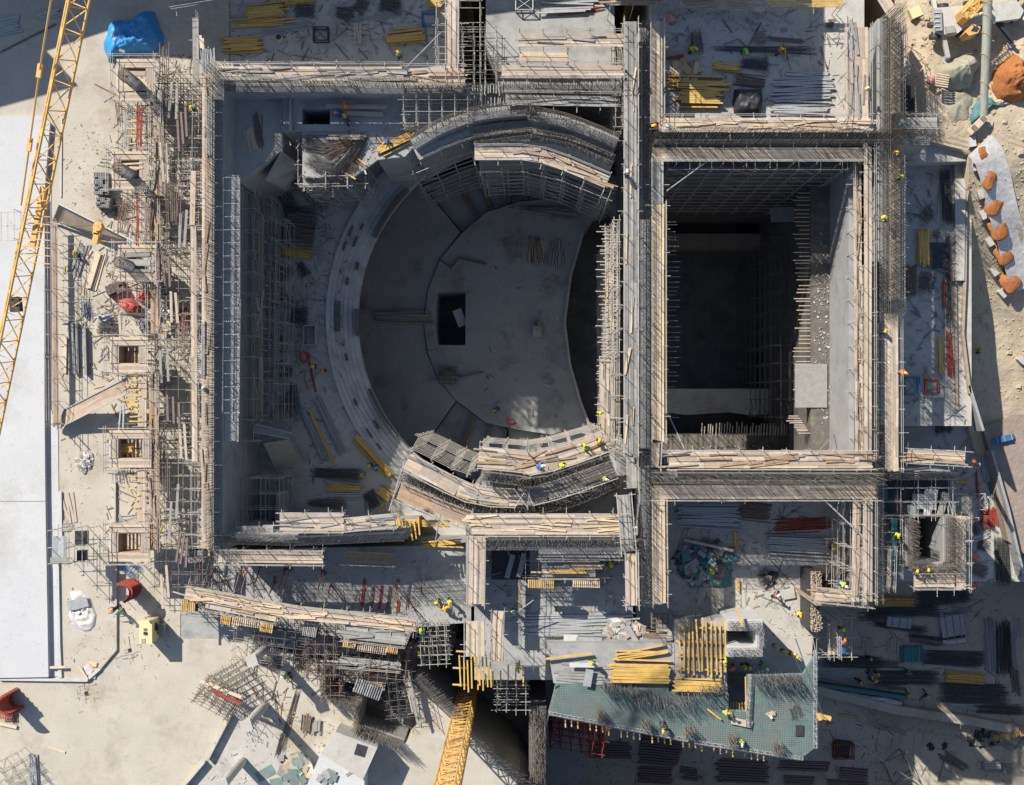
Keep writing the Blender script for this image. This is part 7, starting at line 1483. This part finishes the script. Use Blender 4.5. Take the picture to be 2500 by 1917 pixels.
# ================================================================== PEOPLE
PP = [
 ((1,0,1175,440), 0, 'stand', 'grn', 'dark', 'ho', 40, 'person in a green vest standing alone on the sunlit top slab'),
 ((1,0,760,800), 3.0, 'bend', 'orv', 'orv', 'ho', 200, 'person in orange bending on the brown boards in the hall'),
 ((1,0,720,860), 2.5, 'crouch', 'brb', 'brb', 'ho', 120, 'person in light blue crouching beside the one in orange'),
 ((1,0,790,945), 2.5, 'bend', 'dark', 'dark', 'hy', 30, 'person in dark clothes under the brown boards in the hall'),
 ((1,0,1085,1080), 3.0, 'bend', 'brb', 'brb', 'ho', 150, 'person in blue leaning on the strapped yellow stack'),
 ((1,0,860,1400), -8.9, 'walk', 'nav', 'nav', 'hy', 200, 'person in navy walking on the hall floor near the tier band'),
 ((1,0,430,1650), -19, 'bend', 'dark', 'dark', 'hy', 80, 'person in dark clothes at the bar pile in the hall'),
 ((0,0,1490,840), 4.6, 'stand', 'grn', 'dark', 'hy', 170, 'person in a green vest on the poles left of the tall wall'),
 ((2,0,1495,390), 2.6, 'bend', 'lime', 'dark', 'hy', 250, 'person in a lime vest with a white sleeve bending at the carpentry corner'),
 ((2,0,1910,390), 2.6, 'bend', 'grn', 'nav', 'hy', 190, 'person in a green vest at the black bar bundle'),
 ((2,0,2165,410), 2.6, 'reach', 'orv', 'dark', 'hy', 270, 'person in a red vest right of the black bar bundle'),
 ((2,0,1255,975), ZW, 'crouch', 'orv', 'nav', 'hy', 90, 'person in a red vest crouching at the upper cross wall corner'),
 ((2,0,1020,1335), ZW - .3, 'stand', 'sheet', 'dark', 'hw', 0, 'person in white on the grey central walkway'),
 ((3,0,1240,935), ZW - .8, 'bend', 'lime', 'nav', 'hb', 130, 'person with a blue helmet on the bay poking out at the top right'),
 ((3,0,1175,1170), ZW - .3, 'reach', 'orv', 'dark', 'hy', 180, 'person with a yellow helmet just below the wall crossing'),
 ((3,0,1210,1360), ZW - .3, 'stand', 'lime', 'dark', 'hy', 200, 'person in a lime vest on the upper right bar-shaded walkway'),
 ((3,1,1120,240), ZW - .2, 'bend', 'lime', 'dark', 'hy', 90, 'person in a lime vest among the bars of the right long wall'),
 ((3,1,1225,1390), ZW, 'crouch', 'orv', 'brb', 'hy', 240, 'person in an orange vest and blue trousers at the wide walkway edge'),
 ((3,1,1085,1100), ZW - 1, 'stand', 'nav', 'nav', 'hy', 0, 'person in navy in the gap beside the wide walkway'),
 ((3,1,1820,1240), -7.4, 'reach', 'grn', 'dark', 'ho', 90, 'person in bright green bending on the stony ground at the right'),
 ((3,1,1730,1600), -9.0, 'walk', 'nav', 'dark', 'hw', 320, 'person with a white helmet walking by the grey plank edge'),
 ((0,1,1355,850), 1, 'bend', 'lime', 'dark', 'hy', 250, 'person in a lime vest by the red props left of the tall wall'),
 ((0,1,595,525), 0, 'crouch', 'grn', 'dark', 'ho', 0, 'person in green crouching among the old planks on the left yard'),
 ((1,1,530,1355), -9.0, 'stand', 'lime', 'dark', 'hy', 100, 'left of two persons near the red ring reel'),
 ((1,1,600,1378), -9.0, 'stand', 'orv', 'nav', 'ho', 200, 'person in orange right of the red ring reel'),
 ((1,2,1920,240), -24.2, 'bend', 'brb', 'dark', 'hy', 120, 'person in blue bending alone on the stage floor'),
 ((1,2,955,665), -9.0, 'stand', 'brb', 'nav', 'hy', 150, 'person with a yellow helmet left of the long diagonal stack'),
 ((1,2,987,698), -9.0, 'reach', 'brb', 'nav', 'hb', 300, 'person in blue touching the long diagonal stack'),
 ((1,2,895,730), -9.0, 'stand', 'grn', 'dark', 'ho', 180, 'person in green with an orange helmet by the dark heap'),
 ((1,2,1040,960), -10, 'bend', 'lime', 'dark', 'ho', 210, 'person in lime with an orange helmet above the hall wall'),
 ((2,2,820,270), 3, 'stand', 'lime', 'dark', 'hy', 180, 'person in yellow on the small landing at the stage corner'),
 ((2,2,815,515), 5.9, 'crouch', 'hy', 'dark', 'hy', 0, 'person with a yellow helmet at the right end of the inner curved walkway'),
 ((2,2,725,555), 5.9, 'bend', 'lime', 'dark', 'hy', 30, 'person in a lime vest bending on the inner curved walkway'),
 ((2,2,345,680), 5.9, 'bend', 'brb', 'brb', 'hw', 280, 'person in blue on the inner curved walkway'),
 ((2,2,515,665), 5.9, 'crouch', 'lime', 'dark', 'hy', 260, 'person in a lime vest crouching right of the one in blue'),
 ((2,2,840,765), 5.4, 'crouch', 'lime', 'dark', 'hw', 250, 'person crouching at the end of the white ladder'),
 ((2,2,910,1440), 0, 'bend', 'lime', 'dark', 'hy', 20, 'person in a bright lime vest in the lower middle bay'),
 ((2,2,1675,1490), -3, 'bend', 'lime', 'dark', 'ho', 30, 'person in a lime vest at the rubbish heap'),
 ((3,3,280,230), -3, 'walk', 'orv', 'dark', 'hw', 320, 'person in an orange vest with a long shadow on the low slab'),
 ((3,3,455,355), -3, 'crouch', 'hy', 'sheet', 'hy', 200, 'person in yellow and white crouching on the low slab'),
 ((3,2,1185,1180), 4.4, 'reach', 'lime', 'dark', 'hy', 180, 'person with a lime helmet cloth on the teal walkway of the right tower'),
 ((3,2,725,1290), -3, 'reach', 'lime', 'dark', 'hy', 90, 'person holding on at the right end of the neat grey pile'),
 ((3,2,765,1550), ZW - 3, 'bend', 'lime', 'brb', 'hw', 230, 'person in lime and blue left of the lower walkway corner'),
 ((3,2,1342,1495), 5.6, 'crouch', 'dark', 'dark', 'hy', 0, 'left of two persons at the foot of the right tower'),
 ((3,2,1425,1490), 5.6, 'crouch', 'dark', 'dark', 'hy', 0, 'right of two persons at the foot of the right tower'),
 ((0,3,940,348), 0, 'stand', 'lime', 'sheet', 'hb', 130, 'person with a blue helmet and lime vest left of the yellow booth'),
 ((0,3,905,325), 0, 'reach', 'dark', 'dark', 'ho', 110, 'person in dark clothes bending beside the one in lime, left of the booth'),
 ((0,3,1198,550), 0, 'crouch', 'grn', 'dark', 'hw', 60, 'person in green crouching in the shadow of the yellow booth'),
 ((1,3,1465,275), 0, 'stand', 'grn', 'nav', 'hy', 90, 'left of three persons on the shaded slab at the walkway foot'),
 ((1,3,1553,265), 0, 'reach', 'lime', 'dark', 'hy', 190, 'right of three persons on the shaded slab at the walkway foot'),
 ((1,3,1495,335), 0, 'bend', 'hy', 'dark', 'hy', 300, 'lowest of three persons on the shaded slab at the walkway foot'),
 ((1,3,1355,525), 3, 'bend', 'grn', 'dark', 'hy', 20, 'person in green at the right end of the long lower deck'),
 ((1,3,1330,657), 1, 'stand', 'dark', 'nav', 'hy', 20, 'person with a yellow helmet over the dark shaft'),
 ((1,3,2065,745), 2.2, 'bend', 'lime', 'dark', 'ho', 190, 'person in lime left of the green deck'),
 ((1,3,345,842), 0, 'bend', 'lime', 'dark', 'hw', 80, 'person in a lime vest at the teal sheet pile'),
 ((1,3,2040,345), 0, 'stand', 'lime', 'brb', 'hw', 180, 'person in lime and blue on the sunlit middle slab'),
 ((2,3,755,725), 2.2, 'stand', 'lime', 'dark', 'hy', 170, 'person in lime standing above the long white board'),
 ((2,3,1770,715), 2, 'reach', 'lime', 'dark', 'hy', 90, 'person at the lower left corner of the white shaft'),
 ((2,3,1840,775), -3, 'bend', 'orv', 'dark', 'ho', 90, 'person with an orange helmet under the white shaft'),
 ((2,3,1905,757), -3, 'stand', 'lime', 'nav', 'hy', 180, 'left of two yellow-helmeted persons under the white shaft'),
 ((2,3,1942,755), -3, 'stand', 'dark', 'nav', 'hy', 180, 'right of two yellow-helmeted persons under the white shaft'),
 ((2,3,2040,748), -3, 'bend', 'grn', 'dark', 'hw', 230, 'person in bright green under the right end of the white shaft'),
 ((3,3,282,612), -3, 'stand', 'grn', 'dark', 'ho', 160, 'person in bright green right of the white shaft'),
 ((3,3,342,648), -3, 'stand', 'grn', 'nav', 'ho', 180, 'middle of three persons right of the white shaft'),
 ((3,3,395,668), -3, 'bend', 'hy', 'dark', 'hy', 240, 'rightmost of three persons right of the white shaft'),
 ((2,3,1292,1198), GZ + .1, 'bend', 'dark', 'dark', 'hy', 180, 'person in dark clothes at the front edge of the green deck'),
 ((2,3,1745,1105), GZ + .1, 'bend', 'lime', 'dark', 'ho', 270, 'person in a lime vest beside the dark shaft of the green deck'),
 ((2,3,1890,1322), GZ + .1, 'crouch', 'lime', 'brb', 'hw', 180, 'person in lime and blue at the lower right rim of the green deck'),
 ((3,3,790,600), -.9, 'bend', 'orv', 'brb', 'ho', 0, 'person in red and blue on the small deck bay'),
 ((3,3,775,485), -.9, 'stand', 'grn', 'dark', 'hy', 0, 'person in green above the one in red on the deck bay'),
 ((3,3,985,697), ZY, 'stand', 'nav', 'dark', 'hy', 200, 'person with a yellow helmet beside the left wood pallet'),
 ((3,3,985,808), ZY, 'bend', 'brb', 'dark', 'hy', 200, 'upper left of four persons in the middle of the lower yard'),
 ((3,3,1042,810), ZY, 'stand', 'dark', 'dark', 'hy', 180, 'upper right of four persons in the middle of the lower yard'),
 ((3,3,990,858), ZY, 'bend', 'dark', 'dark', 'hy', 250, 'lower right of four persons in the middle of the lower yard'),
 ((3,3,905,868), ZY, 'reach', 'dark', 'dark', 'hy', 210, 'lower left of four persons in the middle of the lower yard'),
 ((3,3,1275,805), ZY, 'walk', 'grn', 'nav', 'hb', 240, 'person in bright green at the long dark bar bundle'),
 ((3,3,1273,970), ZY, 'walk', 'grn', 'dark', 'hy', 210, 'person in bright green on the pale slab strip'),
 ((3,3,1412,975), ZY, 'walk', 'nav', 'nav', 'hy', 200, 'person in navy right of the one in green on the pale strip'),
]
for (t, z, pose, v, tr, hl, rot, lab) in PP: person(q(*t), z, pose, v, tr, hl, rot, lab, slv=('orv' if v == 'orv' and tr == 'orv' else None))

def litter(name, poly, z, n, mats, smin=.05, smax=.35):
    xs = [p[0] for p in poly]; ys = [p[1] for p in poly]
    for m_, k_ in mats:
        b = MB()
        for _ in range(int(n * k_)):
            p = (random.uniform(min(xs), max(xs)), random.uniform(min(ys), max(ys)))
            if not inpoly(p, poly): continue
            s = smin + (smax - smin) * random.random() ** 3; a = random.random() * 6.28; v = Vector((math.cos(a), math.sin(a), 0)) * s; c = P(p, z + .02); b.bar(c - v, c + v, random.uniform(.03, .12), .03)
        b.build(name, m_, kind='stuff')
LM = (('plank', .4), ('gplank', .3), ('rust', .2), ('white', .1))
litter('site_litter', [q(0,1,500,420), q(0,1,850,430), q(0,1,1300,1000), q(0,1,700,1400), q(0,1,500,1400)], 0, 260, LM)
litter('site_litter', [q(0,0,480,900), q(0,0,880,900), q(0,1,850,500), q(0,0,480,1500)], 0, 160, LM, .03, .2)
litter('site_litter', rect(130, 1050, 440, 1680), 0, 240, LM, .03, .25)
litter('site_litter', [q(0,3,1400,1690), q(0,3,1750,1150), q(1,3,700,1100), q(1,3,1000,1690)], .04, 220, LM, .03, .3)
litter('site_litter', rect(565, 0, 1080, 150), 0, 300, LM)
litter('site_litter', rect(1600, 0, 2060, 270), 2.6, 380, LM)
litter('site_litter', rect(1165, 1200, 1540, 1560), 0, 320, LM)
litter('site_litter', rect(1625, 1230, 1980, 1560), -3, 420, LM)
litter('site_litter', rect(2010, 1450, 2500, 1917), ZY, 620, LM, .05, .5)
litter('site_litter', rect(1350, 1780, 2000, 1917), ZY, 240, LM, .05, .5)
litter('site_litter', rect(2200, 400, 2360, 1040), -1.45, 260, LM, .05, .4)
litter('site_litter', rect(2300, 1080, 2420, 1440), -9.8, 200, LM, .05, .4)
litter('site_litter', rect(640, 330, 840, 1180), -9.0, 420, LM, .06, .6)
litter('site_litter', rect(500, 1370, 1120, 1500), 0, 160, LM, .03, .25)
litter('site_litter', [q(0,0,1260,400), q(0,0,1450,420), q(0,0,1450,560), q(0,0,1200,560)], 0, 60, LM, .04, .3)

for i, (c, L, W_, a, mm) in enumerate(((q(1,0,60,1560), 200, 90, 80, 'dreb'), (q(1,0,560,1500), 220, 130, 40, 'rust'), (q(1,1,330,120), 180, 120, 70, 'dreb'), (q(1,1,260,620), 180, 90, 20, 'rust'), (q(1,1,440,620), 120, 50, 60, 'dreb'), (q(1,1,300,860), 110, 80, 80, 'rebar'), (q(1,1,250,1180), 160, 90, 85, 'dreb'), (q(1,1,370,1580), 200, 60, 85, 'dreb'), (q(1,2,330,240), 160, 90, 60, 'rebar'), (q(1,2,620,960), 300, 50, 3, 'rust'), (q(1,0,560,1120), 260, 60, 5, 'dreb'), (q(1,0,830,1180), 160, 60, 130, 'rust'))):
    bundle('%s loose heap of bars and props strewn over the hall floor' % 'first second third fourth fifth sixth seventh eighth ninth tenth eleventh twelfth'.split()[i], c, L, W_, a, 2.52 if c[1] < 440 and c[0] > 740 else -8.95, mm, 46, .4, .3, links=False)
walkway('low brown walkway at the hall side of the tall left wall', [D(556, 470), D(554, 900)], .7, -2, 'LR', m='ply', loose=8)
walkway('deep narrow plank walkway in the hall scaffold', [D(590, 520), D(588, 820)], .5, -5.5, 'L', m='gplank', loose=6)
litter('site_litter', rect(590, 330, 850, 1180), -8.95, 500, LM, .06, .6)

for i, (c, L, W_, a, kd) in enumerate(((q(3,3,700,760), 200, 50, 4, 'pipe'), (q(3,3,760,840), 220, 60, -3, 'galv'), (q(3,3,1130,760), 200, 60, 2, 'rods'), (q(3,3,1430,650), 170, 60, 6, 'galv'), (q(3,3,1450,380), 260, 60, -3, 'galv'), (q(3,3,1050,400), 240, 70, 2, 'rods'), (q(3,3,1700,350), 170, 50, 5, 'pipe'), (q(3,3,2130,480), 150, 60, 88, 'galv'), (q(3,3,2110,900), 200, 60, 80, 'brown'), (q(3,3,1750,1080), 300, 40, 3, 'galv'), (q(3,3,1150,1250), 260, 40, 12, 'pipe'), (q(3,3,1650,1500), 200, 70, 30, 'brown'), (q(3,3,2080,1560), 180, 80, 10, 'gpl'), (q(3,3,1150,930), 260, 40, 2, 'rods'))):
    stack('member of the %s shaded pile scattered over the lower right yard' % ('first second third fourth fifth sixth seventh eighth ninth tenth eleventh twelfth thirteenth fourteenth'.split()[i]), c, L, W_, a, ZY, kd, 1, jit=.3, fan=.03, fill=.8)
for i, (c, L, W_, a, kd) in enumerate(((q(3,2,1880,700), 200, 60, 80, 'galv'), (q(3,2,1960,850), 130, 100, 75, 'teal'), (q(3,2,1700,800), 110, 16, 4, 'yel'), (q(3,2,1690,1030), 80, 14, 2, 'yel'), (q(3,2,1700,890), 130, 16, 3, 'plank'), (q(3,2,1840,1470), 120, 90, 20, 'rods'), (q(3,2,1820,820), 200, 20, 85, 'rodr'))):
    stack('member of the %s small pile on the strip right of the tower' % ('first second third fourth fifth sixth seventh'.split()[i]), c, L, W_, a, -9.7, kd, 1, jit=.2, fan=.03)

litter('site_litter', [D(x, y) for x, y in ((940, 640), (1000, 470), (1180, 440), (1240, 480), (1200, 690), (1240, 880), (1100, 910), (960, 840))], -24.2, 150, (('white', .3), ('rust', .4), ('gplank', .3)), .05, .4)
litter('site_litter', [q(1,0,300,960), q(1,0,1250,960), q(1,0,1000,1200), q(1,0,860,1400), q(1,0,440,1460)], 2.5, 160, LM, .05, .4)
for i, (c, L, W_, a) in enumerate(((q(2,1,335,470), 230, 90, 84), (q(2,1,480,500), 220, 90, 96), (q(2,0,430,1600), 460, 60, 3))):
    bundle('%s loose bar heap lying on the stage floor' % ('left', 'middle', 'upper')[i], c, L, W_, a, -24.2, 'rust' if i != 1 else 'galv', 36, .3, .4, links=False)
rubble('tub_group', 'small blue and red tubs on the lower stage floor', 'tubs', q(2,2,150,340), 50, 25, -24.2, (('bluep', 'blue_tub'), ('redt', 'red_tub')), 6, .3, (.3, .5))

for i, (c, L, W_, a, mm) in enumerate(((q(1,0,560,1250), 220, 120, 30, 'dreb'), (q(1,0,700,1120), 260, 80, 150, 'rust'), (q(1,0,640,1290), 240, 60, 10, 'dreb'), (q(1,0,800,1260), 110, 80, 70, 'rust'), (q(1,0,500,1090), 120, 90, 80, 'dreb'))):
    bundle('%s dark bar tangle on the added corner deck of the hall' % NTH[i], c, L, W_, a, 2.5, mm, 70, .4, .35, links=False)

LB = (('plank', .28), ('gplank', .3), ('rust', .22), ('galv', .12), ('yel', .08))
for poly, z, n in (([q(1,3,640,760), q(1,3,1230,700), q(1,3,1240,1050), q(1,3,860,1200), q(1,3,700,1000)], -4.45, 90), (rect(1165, 1200, 1540, 1560), .02, 110), (rect(2010, 1450, 2500, 1917), ZY, 260), (rect(1350, 1780, 2000, 1917), ZY, 90), (rect(640, 470, 800, 1180), -8.9, 190), (rect(2215, 420, 2350, 1030), -1.4, 90), (rect(2290, 1080, 2400, 1400), -9.75, 70),
    (rect(565, 10, 1080, 140), .02, 110), (rect(1610, 20, 2050, 260), 2.62, 110), ([q(1,3,0,620), q(1,3,590,700), q(1,3,600,1000), q(1,3,300,1300), q(1,3,0,1000)], .02, 70), (rect(1625, 1240, 1980, 1500), -2.98, 120), (rect(250, 150, 480, 1330), .02, 420), (rect(500, 1370, 1120, 1500), .02, 60), (rect(150, 600, 300, 960), .02, 60)):
    litter('loose_battens', poly, z + .02, n, LB, .3, 1.3)

for i, (c, sx, sy, zt2, zb2, nx, ny, rz) in enumerate(((q(1,3,250,600), 4.5, 2.2, 3.4, 0, 5, 3, -.12), (q(1,3,560,690), 2.4, 3.6, 3.2, 0, 3, 4, 0), (q(1,3,760,720), 3.6, 2.0, 2.6, -4.5, 4, 2, -.1), (q(1,3,1080,760), 3.2, 2.6, 2.8, -4.5, 4, 3, -.1), (q(1,3,1180,1000), 2.2, 4.0, 1.6, -4.5, 3, 5, .1), (q(1,3,640,890), 1.6, 2.6, 2.4, -4.5, 2, 3, 0))):
    tower('%s dark pole block on the way from the lower deck to the crane mast' % NTH[i], c, sx, sy, zt2, zb2, nx, ny, 1.1, m='rust' if i % 2 else 'dreb', r=.028, rz=rz, over=.6)
walkway('dark board row under the long lower deck near the shaft', [q(1,3,730,735), q(1,3,1160,770)], .7, 2.4, 'R', m='gplank', loose=8)
walkway('dark board row beside the shaft running to the crane mast', [q(1,3,1215,830), q(1,3,1290,1130)], .6, 1.4, 'L', m='ply', loose=6)
for i, (c, L, W_, a, mm) in enumerate(((q(1,3,800,800), 260, 90, 12, 'dreb'), (q(1,3,1050,950), 220, 120, 60, 'dreb'), (q(1,3,950,1120), 240, 90, 25, 'rust'), (q(1,3,420,700), 200, 90, 80, 'rust'), (q(1,3,180,760), 200, 60, 20, 'dreb'), (q(1,3,1120,1250), 200, 80, 25, 'dreb'))):
    bundle('%s bar heap between the lower deck and the pale concrete room' % NTH[i], c, L, W_, a, .03 if c[0] < 760 else -4.45, mm, 60, .5, .3, links=False)
flush()
